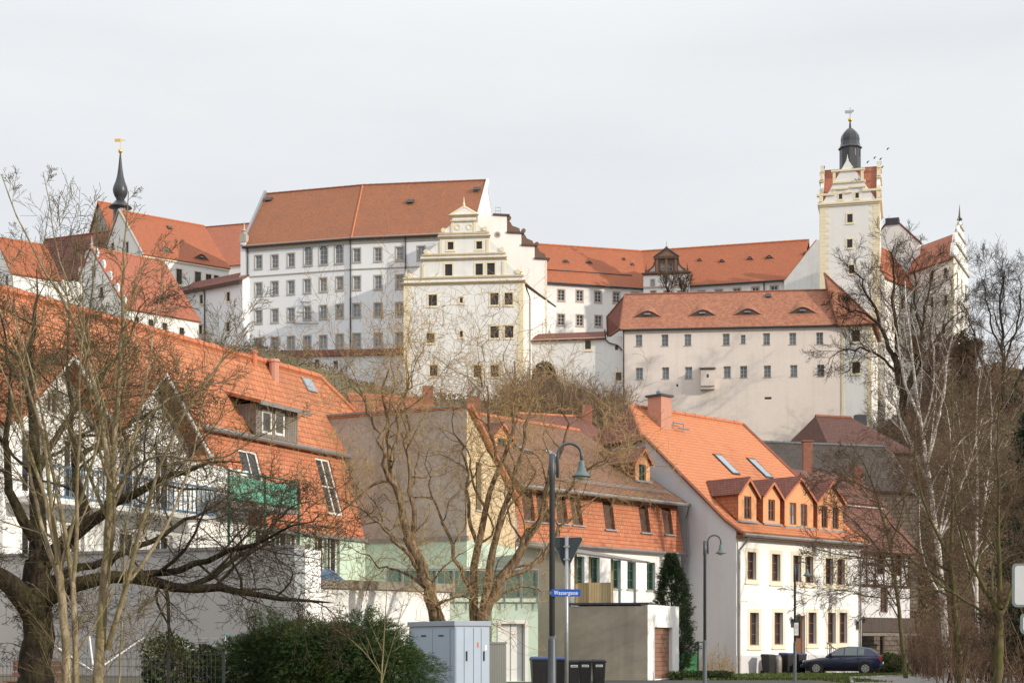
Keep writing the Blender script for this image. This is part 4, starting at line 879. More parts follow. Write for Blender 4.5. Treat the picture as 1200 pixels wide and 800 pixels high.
# ---- pinkish long building with the pyramid-roofed corner block
def pink_building():
    a, b = W(729.5, 195.2), W(986, 192.4); f = Face(a, b); ze = Zp(382, 194); off = 5.2; zr = Zp(346, 200); zb = 20
    t = thing('pinkish_building', 'long pale pinkish castle building with eyebrow dormers on its red roof', 'castle building', up((a+b)/2, zb))
    st = dict(frame='frame_grey', pane='pane', sur=None, cols=2, rows=3, rec=0.3, fw=0.045, sill='grey_stone')
    for i, px in enumerate((748.7, 779.2, 806, 851, 871, 898.3, 929, 960.6)): wpix(t, f, px, 398.8-0.012*(px-748), 0.55 if i == 4 else 0.85, 1.1 if i == 4 else 1.45, **st)
    for px in (749.3, 780, 807, 852.2, 871.5, 899.3, 930.3, 961.8): wpix(t, f, px, 437.5-0.017*(px-748), 0.88, 1.45, **st)
    wpix(t, f, 793.7, 451.5, 0.25, 0.33, frame='frame_dark', pane='pane_dark', cols=1, rows=1); wpix(t, f, 900, 466.3, 0.85, 0.3, frame='frame_dark', pane='pane_dark', cols=1, rows=1)
    mb = MB(); f.wall(mb, [[(0, zb), (f.L, zb), (f.L, ze), (0, ze)]], 0.35); A2 = a-f.n*10.4
    mb.poly([up(A2, zb), up(a, zb), up(a, ze), up(A2, ze)]); part('wall', mb, M['pink_wall'], t)
    # roof with hipped left end
    s = (zr-ze)/off; e = 0.4; th = 0.18; u = f.u; n = f.n
    eL, eR = up(a-u*0.35+n*e, ze-s*e+th), up(b+u*0.3+n*e, ze-s*e+th); rL, rR = up(a+u*0.1-n*off, zr+th), up(b-u*1.0-n*off, zr+th); bL = up(a-u*0.35-n*(2*off+e), ze-s*e+th)
    hL = up(a-u*2.4-n*(off*0.9), ze+(zr-ze)*0.55)
    rb = MB().slab([eL, eR, rR, rL], th); part('roof', rb, M['pink_tile'], t)
    hb = MB().slab([up(a-u*2.2-n*off, ze-0.2), eL, rL, up(a-u*2.3-n*off, ze+2.6)], th); part('hip_roof', hb, M['dark_tile'], t)  # darker tile than the main roof: shade on this hip put into its colour
    ridge(t, [rL, rR], 'ridge_dark', 0.14); ridge(t, [eL, rL], 'ridge_dark', 0.12, 'hip_tiles')
    part('gutter', MB().tube([eL-V((0, 0, 0.1)), eR-V((0, 0, 0.1))], 0.12, 6), M['pipe_dark'], t); pipe(t, [f.pt(0.15, ze-0.3, 0.15), f.pt(0.15, 24, 0.15)], 0.09)
    cb = MB(); f.box(cb, 0, f.L, ze-0.7, ze-0.25, -0.05, 0.07); part('eaves_cornice', cb, M['pink_wall'], t)
    rf = Face(a, b, off/(zr-ze), ze+th)
    for px, py in ((758.5, 371.3), (823, 370), (876, 368.7), (940.3, 367)): eyebrow(t, rf, px, py, 3.9, 0.8, 'pink_tile', deep=2.6)
    uu, zz = rf.pix(900.5, 348); part('roof_vent', rf.box(MB(), uu-0.35, uu+0.35, zz, zz+0.5, 0.02, 0.3), M['dark_metal'], t)
    # corner block
    c, d = W(986.2, 192.35), W(1021, 191.4); g = Face(c, d); r = Face(d, d+V((0.30, 0.95))*11); z0 = zb
    for px, py in ((1003, 393.5), (1003.3, 430.5)): wpix(t, g, px, py, 0.95, 1.4, frame='frame_dark', pane='pane_dark', sur='ochre', sw=0.22, cols=2, rows=3)
    for du in (2.5, 6.5):
        for z in (Zp(395, 193), Zp(432, 193)): window(t, r, du, z, 0.8, 1.4, 'frame_dark', 'pane_dark', sur='ochre', sw=0.2)
    zt = Zp(378.5, 191); wb = MB(); g.wall(wb, [[(0, z0), (g.L, z0), (g.L, zt), (0, zt)]], 0.25); r.wall(wb, [[(0, z0), (11, z0), (11, zt), (0, zt)]], 0.25)
    wb.poly([g.pt(0, z0, -5), g.pt(0, z0, 0), g.pt(0, zt, 0), g.pt(0, zt, -5)]); part('corner_wall', wb, M['old_white'], t)
    q = MB(); quoins(g, q, g.L, -1, z0, zt, 0.7, 0.4); quoins(r, q, 0, 1, z0, zt, 0.7, 0.4); g.box(q, 0, 0.3, z0, zt-0.01, -0.05, 0.03); g.box(q, 0.002, g.L-0.002, zt-0.6, zt, -0.05, 0.12); part('corner_quoin', q, M['ochre'], t)
    ap = P3(966, 320, 197.5); e0, e1 = g.pt(-0.4, zt-0.1, 0.6), g.pt(g.L+0.8, zt-0.1, 0.6); e2 = up(r.pt(11, 0, 0.5).xy, zt-0.1); e3 = g.pt(-2, zt, -11)
    rb = MB().slab([e0, e1, ap], 0.2).slab([e1, e2, ap], 0.2).slab([e2, e3, ap], 0.2).slab([e3, e0, ap], 0.2); part('pyramid_roof', rb, M['pink_tile'], t)
    ridge(t, [e0, ap], 'ridge_dark', 0.12, 'hip_tiles'); ridge(t, [e1, ap], 'ridge_dark', 0.12, 'hip_tiles')
    # privy oriel
    ob = MB(); u0, z1 = f.pix(821, 433.5); u1, z0 = f.pix(837.3, 456.5); D = 1.05
    for zz0, zz1, dd in ((z0+0.35, z1, D), (z0, z0+0.348, D-0.25)): f.box(ob, u0, u1, zz0, zz1, -0.05, dd)
    o = part('oriel', ob, M['pink_wall'], t); rb = MB().slab([f.pt(u0-0.12, z1-0.02, D+0.15), f.pt(u1+0.12, z1-0.02, D+0.15), f.pt(u1+0.12, z1+0.35, 0), f.pt(u0-0.12, z1+0.35, 0)], 0.1); part('oriel_roof', rb, M['frame_dark'], o)
    sl = MB(); um = (u0+u1)/2; f.box(sl, um-0.13, um+0.13, z1-1.15, z1-0.7, D-0.02, D+0.012); part('oriel_slit', sl, M['frame_dark'], o)
pink_building()

# ---- the clock-tower-like keep with its transverse gables and black lantern
def tower():
    a, b = W(960.5, 206.6), W(1031, 204.6); f = Face(a, b); Z = lambda y: Zp(y, 205.6); U = lambda x: f.pix(x, 240)[0]; zb = 34; zc = Z(240.5); D = 8.2
    t = thing('castle_tower', 'square white castle tower with ochre corner stones, red gabled top and black domed lantern', 'tower', up((a+b)/2, zb))
    for px, py in ((996, 255.8), (995.8, 285.3), (998, 315.5)): wpix(t, f, px, py, 0.7, 1.1, frame='frame_dark', pane='pane_dark', sur='ochre', sw=0.2, cols=2, rows=3)
    r, l = Face(b, b-f.n*D), Face(a-f.n*D, a)
    shell(t, a, b, D, zb, zc, zc, 1, 'white_wall', f, r, l)
    for fc, uu, sg, w1, w2 in ((f, 0, 1, 1.3, 0.85), (f, f.L, -1, 1.3, 0.85), (r, 0, 1, 1.0, 0.6), (l, D, -1, 1.0, 0.6)): part('quoin', quoins(fc, MB(), uu, sg, zb, zc, w1, w2, 0.5), M['ochre'], t)
    cb = MB(); cornice(f, cb, 0, f.L, zc, 0.45, 0.3, 2); cornice(r, cb, 0.02, D, zc+0.004, 0.45, 0.28, 2); cornice(l, cb, 0, D-0.02, zc+0.004, 0.45, 0.28, 2); part('cornice', cb, M['ochre'], t)
    zr = Zp(197.5, 209.7); z0 = zc+0.46
    rb = MB().slab([f.pt(0.45, z0-0.3, -0.25), f.pt(f.L-0.45, z0-0.3, -0.25), f.pt(f.L-0.45, zr, -D/2), f.pt(0.45, zr, -D/2)], 0.15).slab([f.pt(f.L-0.45, z0-0.3, -D+0.25), f.pt(0.45, z0-0.3, -D+0.25), f.pt(0.45, zr, -D/2), f.pt(f.L-0.45, zr, -D/2)], 0.15); part('roof', rb, M['castle_red'], t)
    # front gable
    ub, ue, um, za = U(963.5), U(1027), U(993), Z(186)
    for px, py in ((985, 230.3), (1004.4, 229)): wpix(t, f, px, py, 0.45, 0.7, frame='frame_dark', pane='pane_dark', sur='ochre', sw=0.17, cols=1, rows=2)
    gb = MB(); f.wall(gb, [[(ub, z0), (ue, z0), (um, za)]], 0.2)
    gb.poly([f.pt(ue, z0, -0.5), f.pt(ub, z0, -0.5), f.pt(um, za, -0.5)]); gb.poly([f.pt(ub, z0, 0), f.pt(um, za, 0), f.pt(um, za, -0.5), f.pt(ub, z0, -0.5)]); gb.poly([f.pt(um, za, 0), f.pt(ue, z0, 0), f.pt(ue, z0, -0.5), f.pt(um, za, -0.5)])
    part('front_gable', gb, M['white_wall'], t)
    tb = MB()
    for p0, p1, y, h in ((957, 978.5, 226.3, 0.28), (1010.5, 1033, 224.5, 0.28), (976, 994, 220.5, 0.22), (996, 1014.5, 219.6, 0.22), (990.5, 998.5, 225.3, 0.22), (976, 1014.5, 213, 0.25), (974, 1013.5, 199.3, 0.25)): f.box(tb, U(p0), U(p1), Z(y)-h/2, Z(y)+h/2, -0.5, 0.18)
    for px, y0, y1 in ((977.5, 212, 200.3), (1010.3, 212, 200.3), (978, 225, 221.5), (1012, 223.5, 220.5), (963, 239, 227.3), (1028.5, 238, 225.5)): f.box(tb, U(px)-0.18, U(px)+0.18, Z(y0), Z(y1), -0.45, 0.1)
    finial(f.pt(um, za-0.15, -0.2), 0.8, 0.16, tb); part('gable_trim', tb, M['ochre'], t)
    Z2_ = lambda y: Zp(y, 208.5)
    # side gables with stepped ochre blocks
    for s, fc in ((0, r), (1, l)):
        gm = MB(); fc.plate(gm, [(0, z0), (D, z0), (D/2, zr+0.5)], -0.45, 0.0); part('side_gable', gm, M['white_wall'], t)
        sb = MB()
        for zz, half in ((z0+0.02, D/2), (Z(226), D*0.39), (Z2_(213), D*0.25), (Z2_(201), D*0.12)):
            fc.box(sb, D/2-half, D/2+half, zz, zz+0.24, -0.48, 0.2)
            for sg in (-1, 1): fc.box(sb, D/2+sg*half-0.16, D/2+sg*half+0.16, zz+0.242, zz+1.0, -0.40, 0.06)
        part('side_gable_trim', sb, M['ochre'], t)
        pb = MB(); fc.box(pb, D/2-0.25, D/2+0.25, zr+0.2, Zp(193, 209.7), -0.45, 0.1); part('gable_pier', pb, M['lead'], t)
    Z2 = lambda y: Zp(y, 209.2); c = f.pt(U(993.5)+0.15, Z2(201), -D/2+0.3); h = lambda y: Z2(y)-c.z; R = 1.42
    lo = part('lantern', MB().lathe(c, [(R, 0), (R, h(174.5))], 8, math.pi/8+0.12), M['lead'], t)
    for k, a_ in enumerate((-1.95, -1.18, -0.4)):
        q3 = V((math.cos(a_), math.sin(a_), 0)); s3 = V((-q3.y, q3.x, 0)); cc = c+q3*(R*0.93); zz = c.z+h(181)
        part('lantern_opening', MB().box8([up(cc+s3*x+q3*y, zz+z) for z in (-0.45, 0.45) for x, y in ((-0.2, 0.04), (0.2, 0.04), (0.2, -0.1), (-0.2, -0.1))]), M['frame_dark'], lo)
    part('dome', MB().lathe(c, [(1.54, h(175)), (1.64, h(174)), (1.36, h(171)), (1.24, h(167)), (1.27, h(163)), (1.18, h(159)), (0.94, h(155.5)), (0.55, h(152)), (0.16, h(149.5)), (0.09, h(142))], 8, math.pi/8+0.12), M['lead'], t)
    part('ball', MB().lathe(c, [(0.05, h(142.6)), (0.24, h(141.8)), (0.3, h(140.2)), (0.24, h(138.6)), (0.05, h(137.8))], 14), M['gold'], t, smooth=True)
    z = c.z+h(131); vb = MB().tube([c+V((0, 0, h(138))), c+V((0, 0, h(126)))], 0.05, 5); vb.box(c.x-0.7, c.x+0.25, c.y-0.02, c.y+0.02, z-0.22, z+0.2).box(c.x+0.25, c.x+0.5, c.y-0.02, c.y+0.02, z, z+0.3); part('weather_vane', vb, M['galv'], t)
tower()

# ---- buildings right of the tower
def east_buildings():
    # wing against the tower with the bright orange roof side
    c = W(1037, 206.0); d = V((0.62, 0.785)).normalized(); f = Face(c, c+d*11); ze = Zp(323, 206); zr = Zp(279, 209); zb = 22; off = 4.2
    t = thing('tower_wing', 'white castle wing with steep bright orange roof at the right foot of the tower', 'castle building', up(c, zb))
    for u, y in ((2.5, 345), (5.5, 350), (8.5, 352), (2.5, 380), (5.5, 385), (8.5, 390)): window(t, f, u, Zp(y, 207), 0.75, 1.4, 'frame_dark', 'pane_dark', sur='ochre', sw=0.18)
    shell(t, c, c+d*11, 4.21, zb, ze, zr, off, 'white_wall', f); _, rr = roof_pair(t, c, c+d*11, 4.21, ze, zr, off, 'castle_orange', 0.4, 0.1, back=False); ridge(t, list(rr), 'ridge', 0.13)
    # white gable with a broad dark chimney
    a, b = W(1026, 219), W(1078, 217); f = Face(a, b); Z = lambda y: Zp(y, 218); U = lambda x: f.pix(x, 270)[0]
    t = thing('chimney_gable_house', 'white castle gable with broad dark chimney head right behind the tower', 'castle building', up(a, 34))
    mb = MB(); f.plate(mb, [(U(1026), 24), (U(1078), 24), (U(1078), Z(287)), (U(1053), Z(262)), (U(1038), Z(262)), (U(1026), Z(277))], -9, 0); part('wall', mb, M['white_wall'], t)
    part('chimney', f.box(MB(), U(1037.5), U(1053.5), Z(263), Z(255), -1.6, 0.15), M['lead'], t)
    vb = MB().tube([f.pt(U(1053), Z(262)+0.1, -0.1), f.pt(U(1080), Z(289)+0.1, -0.1)], 0.17, 6).tube([f.pt(U(1038), Z(262)+0.1, -0.1), f.pt(U(1026), Z(277)+0.1, -0.1)], 0.17, 6); part('verge_coping', vb, M['dark_tile'], t)
    # right-hand house with red roof and a renaissance gable seen from the side
    c = W(1117.5, 206); a = W(1066, 214.5); f = Face(a, c); d = V((0.42, 0.907)); r = Face(c, c+d*13); Z = lambda y: Zp(y, 206); zb = 24; ze = Z(300); zr = Zp(271, 212)
    t = thing('east_house', 'castle house at right with red roof and ornate pinnacled gable in sunlight', 'castle building', up(c, zb))
    for px, py in ((1108, 320), (1092, 322), (1108, 352), (1092, 354), (1106, 385), (1090, 387)): wpix(t, f, px, py, 0.7, 1.4, frame='frame_dark', pane='pane_dark', sur='sand_stone', sw=0.17)
    for u in (3.2, 7.0, 10.6):
        for y in (318, 352, 386, 420): window(t, r, u, Z(y)-0.5, 0.9, 1.9, 'frame_dark', 'pane_dark', sur='sand_stone', sw=0.25)
    dd = 13; mb = MB(); f.wall(mb, [[(0, zb), (f.L, zb), (f.L, ze), (0, ze)]]); r.wall(mb, [[(0, zb), (dd, zb), (dd, ze), (0, ze)]]); part('wall', mb, M['old_white'], t)
    back = lambda p: p+d*dd
    rb = MB().slab([up(a+f.n*0.4, ze-0.3), up(c+f.n*0.4, ze-0.3), up(c+d*6.5, zr), up(a+d*6.5, zr)], 0.2).slab([up(back(c), ze-0.3), up(back(a), ze-0.3), up(a+d*6.5, zr), up(c+d*6.5, zr)], 0.2); part('roof', rb, M['castle_red'], t)
    gb = MB(); tb = MB(); lv = [(ze, 0.0, 13.0), (Z(282), 1.6, 11.4), (Z(266), 3.4, 9.6), (Z(254), 5.2, 7.8)]
    for (z0, u0, u1), nx in zip(lv, lv[1:]+[(Z(247), 6.3, 6.7)]):
        r.plate(gb, [(u0, z0), (u1, z0), (nx[2]+0.6, nx[0]), (nx[1]-0.6, nx[0])], -0.5, 0.05); r.box(tb, u0-0.2, u1+0.2, z0-0.1, z0+0.14, -0.55, 0.24)
        for uu in (u0, u1): finial(r.pt(uu, z0+0.14, -0.2), 1.2, 0.2, tb)
    part('renaissance_gable', gb, M['old_white'], t); part('gable_trim', tb, M['grey_stone'], t)
    fb = MB(); finial(r.pt(6.5, Z(250), -0.2), 2.9, 0.42, fb); part('finial', fb, M['lead'], t); q = MB(); quoins(r, q, 0, 1, zb, ze, 1.0, 0.6, 0.5); quoins(f, q, f.L, -1, zb, ze, 0.8, 0.5, 0.5); part('quoin', q, M['sand_stone'], t)
    # retaining wall on the slope
    a, b = W(1122, 186), W(1330, 180); f = Face(a, b); zt = Zp(462, 184); t = thing('retaining_wall', 'long pale retaining wall across the bushy slope at far right', 'wall', up(a, 28))
    part('wall', f.box(MB(), 0, f.L, 26, zt, -0.6, 0), M['gable_grey'], t); part('wall_coping', f.box(MB(), -0.1, f.L+0.1, zt+0.002, zt+0.2, -0.7, 0.1), M['grey_stone'], t)
east_buildings()
# ================================================================== TOWN
RD = V((0.449, 0.893)).normalized()              # direction the street of the row house runs
RN = V((RD.y, -RD.x))                            # towards the sun side
KS = 66.0/72.0                                   # size of the row house and its neighbour
def zk_(z): return EYE+(z-EYE)*KS
def dormer_gable(root, f, px_l, px_r, py_base, py_apex, py_eave, wins, rf, wall='orange_render', roofm='dark_tile', frame='frame_brown', pane='pane_dark', oh=0.18, cheek='mansard_tile'):
    """a gabled dormer whose face lies on Face f; its ridge runs back to the roof Face rf"""
    cu = (px_l+px_r)/2; u0 = f.pix(px_l, py_eave)[0]; u1 = f.pix(px_r, py_eave)[0]; zb = f.pix(cu, py_base)[1]; za = f.pix(cu, py_apex)[1]; zs = f.pix(cu, py_eave)[1]; um = (u0+u1)/2
    fc = Face(f.pt(0, 0).xy, f.pt(f.L, 0).xy); o = None
    base = part('dormer', MB().poly([f.pt(u0, zb, -0.3), f.pt(u1, zb, -0.3), f.pt(um, za-0.1, -0.3)]), M[wall], root)
    for px, py, w, h in wins: 
        u, z = fc.pix(px, py); window(base, fc, u, z, w, h, frame, pane, cols=2, rows=2 if h > 0.8 else 1, rec=0.1, sill='frame_white' if False else None, fw=0.07)
    mb = MB(); fc.wall(mb, [[(u0, zb), (u1, zb), (u1, zs), (um, za), (u0, zs)]], 0.12)
    part('dormer_wall', mb, M[wall], base)
    def back(u, z):                              # go horizontally back from the face until the roof plane is met
        den = 1.0; d = 0.0
        # depth in rf of a point: (p - rf.a).n + k (z - z0) == 0
        p = fc.pt(u, z); cur = (V((p.x, p.y))-rf.a).dot(rf.n)+rf.k*(z-rf.z0); return fc.pt(u, z, -cur)
    ck = MB()
    for u in (u0, u1):
        p, q, r_ = fc.pt(u, zb), fc.pt(u, zs), back(u, zs); ck.poly([p, q, r_] if u == u1 else [q, p, r_])
    part('dormer_cheek', ck, M[cheek], base)
    rb = MB(); sl = (za-zs)/(um-u0); zo = zs-sl*oh
    for s, ue in ((-1, u0-oh), (1, u1+oh)):
        e0, r0 = fc.pt(ue, zo, oh), fc.pt(um, za, oh); e1, r1 = back(ue, zo), back(um, za)
        pts = [e0, e1, r1, r0] if s > 0 else [e1, e0, r0, r1]
        pts = [p+V((0, 0, 0.1)) for p in pts]; rb.slab(pts, 0.1)
    part('dormer_roof', rb, M[roofm], base)  # dark default tile carries the shade of the visible left slopes in its colour
    vb = MB(); hh = 0.14
    for s, ue in ((-1, u0-oh), (1, u1+oh)):
        vb.poly([fc.pt(ue, zo-0.1, oh+0.012), fc.pt(um, za-0.14, oh+0.012), fc.pt(um, za+0.04, oh+0.012), fc.pt(ue, zo+0.06, oh+0.012)][::1 if s < 0 else -1])
    part('dormer_verge', vb, M['ridge'], base)
    sb = MB(); fc.box(sb, u0-0.05, u1+0.05, zb-0.06, zb+0.05, -0.1, 0.12); part('dormer_sill', sb, M['galv'], base)
    return base

# ---- white house at the corner with four dormers
def white_house():
    a, b = V((11.69, 80.0)), V((19.95, 88.0)); f = Face(a, b); ze, zr, off, depth = 7.46, 14.9, 8.5, 16.5; zb = -0.1
    t = thing('white_house', 'two-storey white house with bright orange tiled roof, four small dormers and blank grey gable', 'house', up((a+b)/2, 0))
    st = dict(frame='frame_brown', pane='pane_dark', sur='sand_stone', sw=0.2, cols=2, rows=3, rec=0.22, fw=0.06, proud=0.012)
    for px, py in ((881, 662.5), (909.5, 664.7), (934.2, 666), (948.3, 667.2), (972, 669), (985.5, 670)): wpix(t, f, px, py, 0.74, 1.45, **st)
    st2 = dict(st, rows=3)
    for px, py in ((884, 736.5), (912.5, 736), (952, 735.5), (974.7, 735.5), (988.2, 735.2)): wpix(t, f, px, py, 0.76, 1.72, **st2)
    # entrance door
    u, z = f.pix(938, 740); u0, u1, z0, z1 = u-0.42, u+0.42, 0.75, 3.15; f.holes.append((u0, u1, z0, z1))
    dm = MB(); f.box(dm, u0, u1, z0, z0+1.15, -0.28, -0.2); f.box(dm, u0, u0+0.12, z0+1.152, z1, -0.28, -0.2); f.box(dm, u1-0.12, u1, z0+1.152, z1, -0.28, -0.2); f.box(dm, u0+0.12, u1-0.12, z1-0.15, z1, -0.28, -0.2)
    d = part('door', dm, M['door_brown'], t); part('door_pane', MB().poly([f.pt(u0, z0+1.1, -0.25), f.pt(u1, z0+1.1, -0.25), f.pt(u1, z1, -0.25), f.pt(u0, z1, -0.25)]), M['pane_dark'], d)
    sm = MB(); f.box(sm, u0-0.2, u0, z0, z1+0.2, -0.05, 0.012); f.box(sm, u1, u1+0.2, z0, z1+0.2, -0.05, 0.012); f.box(sm, u0, u1, z1, z1+0.2, -0.05, 0.012); part('door_surround', sm, M['sand_stone'], d)
    sb = MB()
    for i in range(4): f.box(sb, u0-0.2, u1+0.35+0.3*i, 0.0, z0-0.18*i-0.02, 0.02+0.3*i, 0.3+0.3*i-0.002)
    part('steps', sb, M['grey_stone'], t)
    hb = MB()
    for k in range(9): uu = u1+0.45+0.2*k; zt = z0+0.9-0.09*k; hb.tube([f.pt(uu, max(0, z0-0.09*k-0.2), 1.15), f.pt(uu, zt, 1.15)], 0.014, 4)
    hb.tube([f.pt(u1+0.4, z0+0.92, 1.15), f.pt(u1+2.1, z0+0.18, 1.15)], 0.025, 5); part('stair_railing', hb, M['dark_metal'], t)
    shell(t, a, b, depth, zb, ze, zr, off, 'house_white', f, None, Face(a-f.n*depth, a), 0.25, left_out=[[(0, zb), (depth, zb), (depth, ze), (depth-6.2, 12.9), (depth-off-(off-6.2)*0.94, 12.9), (0, ze)]])
    # the blank left gable is coloured greyer than the front: a thin skin over the shell, stopping under the half hip
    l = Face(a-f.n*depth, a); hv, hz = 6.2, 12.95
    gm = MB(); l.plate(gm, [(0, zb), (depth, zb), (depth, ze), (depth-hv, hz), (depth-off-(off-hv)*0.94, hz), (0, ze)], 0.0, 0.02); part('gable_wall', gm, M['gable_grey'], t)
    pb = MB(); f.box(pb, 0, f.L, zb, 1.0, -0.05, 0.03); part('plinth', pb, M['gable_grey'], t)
    # roof with a half hip on the left
    s = (zr-ze)/off; s2 = (zr-ze)/(depth-off); e = 0.5; th = 0.17; u = f.u; n = f.n; ins = 1.35; og = 0.12
    F = lambda uu, v, z: up(a+u*uu-n*v, z+th)
    hvb = off+(off-hv)*(depth-off)/off
    zh = ze+s*hv; zk = 0.25
    rb = MB()
    front = [F(-og, -e, ze-s*e+zk), F(f.L+og, -e, ze-s*e+zk), F(f.L+og, 0.6, ze+s*0.6), F(f.L+og, off, zr), F(ins, off, zr), F(-og, hv, zh), F(-og, 0.6, ze+s*0.6)]
    rb.slab([front[0], front[1], front[2], front[6]], th); rb.slab([front[6], front[2], front[3], front[4], front[5]], th)
    rb.slab([F(f.L+og, depth+e, ze-s2*e), F(-og, depth+e, ze-s2*e), F(-og, hvb, zh), F(ins, off, zr), F(f.L+og, off, zr)], th)
    part('roof', rb, M['new_tile'], t)
    hb = MB().slab([F(-0.45, hvb, zh-0.3), F(-0.45, hv, zh-0.3), F(ins, off, zr)], th); part('half_hip', hb, M['dark_tile'], t)  # dark tile instead of orange: the shaded side put into the colour
    ridge(t, [F(ins, off, zr), F(f.L+og, off, zr)], 'ridge', 0.14); ridge(t, [F(-0.3, hv, zh-0.1), F(ins, off, zr)], 'ridge', 0.12, 'hip_tiles')
    vb = MB()
    vb.tube([F(-og-0.02, -e, ze-s*e+zk-0.1), F(-og-0.02, 0.6, ze+s*0.6-0.1), F(-og-0.02, hv, zh-0.1)], 0.1, 5); vb.tube([F(f.L+og, -e, ze-s*e+zk), F(f.L+og, 0.6, ze+s*0.6), F(f.L+og, off, zr)], 0.12, 5); part('verge', vb, M['ridge_dark'], t)
    gb = MB().tube([F(-og, -e-0.1, ze-s*e+zk-0.2), F(f.L+og, -e-0.1, ze-s*e+zk-0.2)], 0.1, 8); part('gutter', gb, M['gutter'], t)
    sb = MB(); f.box(sb, -0.05, f.L+0.05, ze-0.36, ze-0.2, 0.004, 0.5); part('soffit', sb, M['frame_brown'], t)
    zg = ze-s*e+zk; pipe(t, [F(0.25, -e-0.1, zg-0.3), F(0.25, -e, zg-0.5), F(0.12, -0.1, zg-0.95), F(0.12, -0.1, -0.1)], 0.06, 'gutter'); pipe(t, [F(f.L-0.1, -e-0.1, zg-0.3), F(f.L-0.1, -0.1, zg-0.9), F(f.L-0.1, -0.1, -0.1)], 0.06, 'gutter')
    rf = Face(a, b, off/(zr-ze), ze+th)
    d1 = Face((a-n*0.35), (b-n*0.35))
    dormer_gable(t, d1, 865.3, 886.3, 611, 560.5, 578, [(876.3, 594.5, 0.62, 1.2)], rf)
    dormer_gable(t, d1, 894.3, 914, 614, 565, 580.5, [(904.3, 597.5, 0.60, 1.15)], rf)
    dormer_gable(t, d1, 919.5, 953, 618, 559.5, 584, [(929.3, 601.5, 0.62, 1.2), (942.2, 603, 0.62, 1.2)], rf, pane='pane_curtain')
    dormer_gable(t, d1, 958, 988, 622, 564.5, 587, [(966.3, 605.5, 0.60, 1.2), (979.3, 607, 0.60, 1.2)], rf)
    for px, py in ((850.5, 543.5), (889.5, 548)):
        uu, z = rf.pix(px, py); sm = MB(); w, h = 0.72, 0.62; rf.box(sm, uu-w/2, uu+w/2, z-h, z+h, -0.05, 0.11)
        o = part('skylight', sm, M['dark_metal'], t); q = MB().poly([rf.pt(uu-w/2+0.07, z-h+0.07, 0.118), rf.pt(uu+w/2-0.07, z-h+0.07, 0.118), rf.pt(uu+w/2-0.07, z+h-0.07, 0.118), rf.pt(uu-w/2+0.07, z+h-0.07, 0.118)]); part('skylight_pane', q, M['glass_sky'], o)
    # chimney
    c = a+u*2.6-n*7.4; ch = Face(c-u*0.45+n*0.45, c+u*0.45+n*0.45); cm = MB(); ch.box(cm, 0, 0.9, ze+4.5, Zp(463.5, 86.5), -1.0, 0); o = part('chimney', cm, M['chimney_red'], t)
    cc = MB(); ch.box(cc, -0.1, 1.0, Zp(463.5, 86.5)+0.002, Zp(462, 86.5)+0.05, -1.1, 0.1); part('chimney_cap', cc, M['dark_metal'], o)
    pm = MB().lathe(ch.pt(0.45, Zp(462, 86.5)+0.05, -0.5), [(0.17, 0), (0.2, 0.22), (0.12, 0.34)], 12); part('flue', pm, M['galv'], o)
    st = MB(); q = [F(3.4, 7.1, ze+s*7.1+0.35), F(4.3, 7.1, ze+s*7.1+0.35)]
    st.tube(q, 0.05, 5); st.tube([q[0]-V((0, 0, 0.4)), q[0]], 0.03, 4).tube([q[1]-V((0, 0, 0.4)), q[1]], 0.03, 4).tube([F(3.4, 6.7, ze+s*6.7+0.35), F(4.3, 6.7, ze+s*6.7+0.35)], 0.05, 5); part('roof_step', st, M['galv'], t)
    # two lanterns on the wall
    for px, py in ((928.5, 727), (1004.5, 729.5)):
        uu, z = f.pix(px, py); lb = MB(); f.box(lb, uu-0.12, uu+0.12, z-0.35, z+0.1, 0.002, 0.06); lb.tube([f.pt(uu, z, 0.05), f.pt(uu, z+0.2, 0.2), f.pt(uu, z+0.22, 0.4)], 0.025, 5); lb.lathe(f.pt(uu, z-0.02, 0.42), [(0.06, 0), (0.13, 0.24), (0.2, 0.26), (0.04, 0.4)], 6); part('wall_lantern', lb, M['dark_metal'], t)
M['glass_sky'] = glass('skylight_glass', (0.20, 0.24, 0.28), (0.26, 0.30, 0.34), 0.05, 0.9)
M['chimney_red'] = plaster('rendered_red_chimney', (0.50, 0.25, 0.18), 0.35, (0.22, 0.12, 0.10))
white_house()

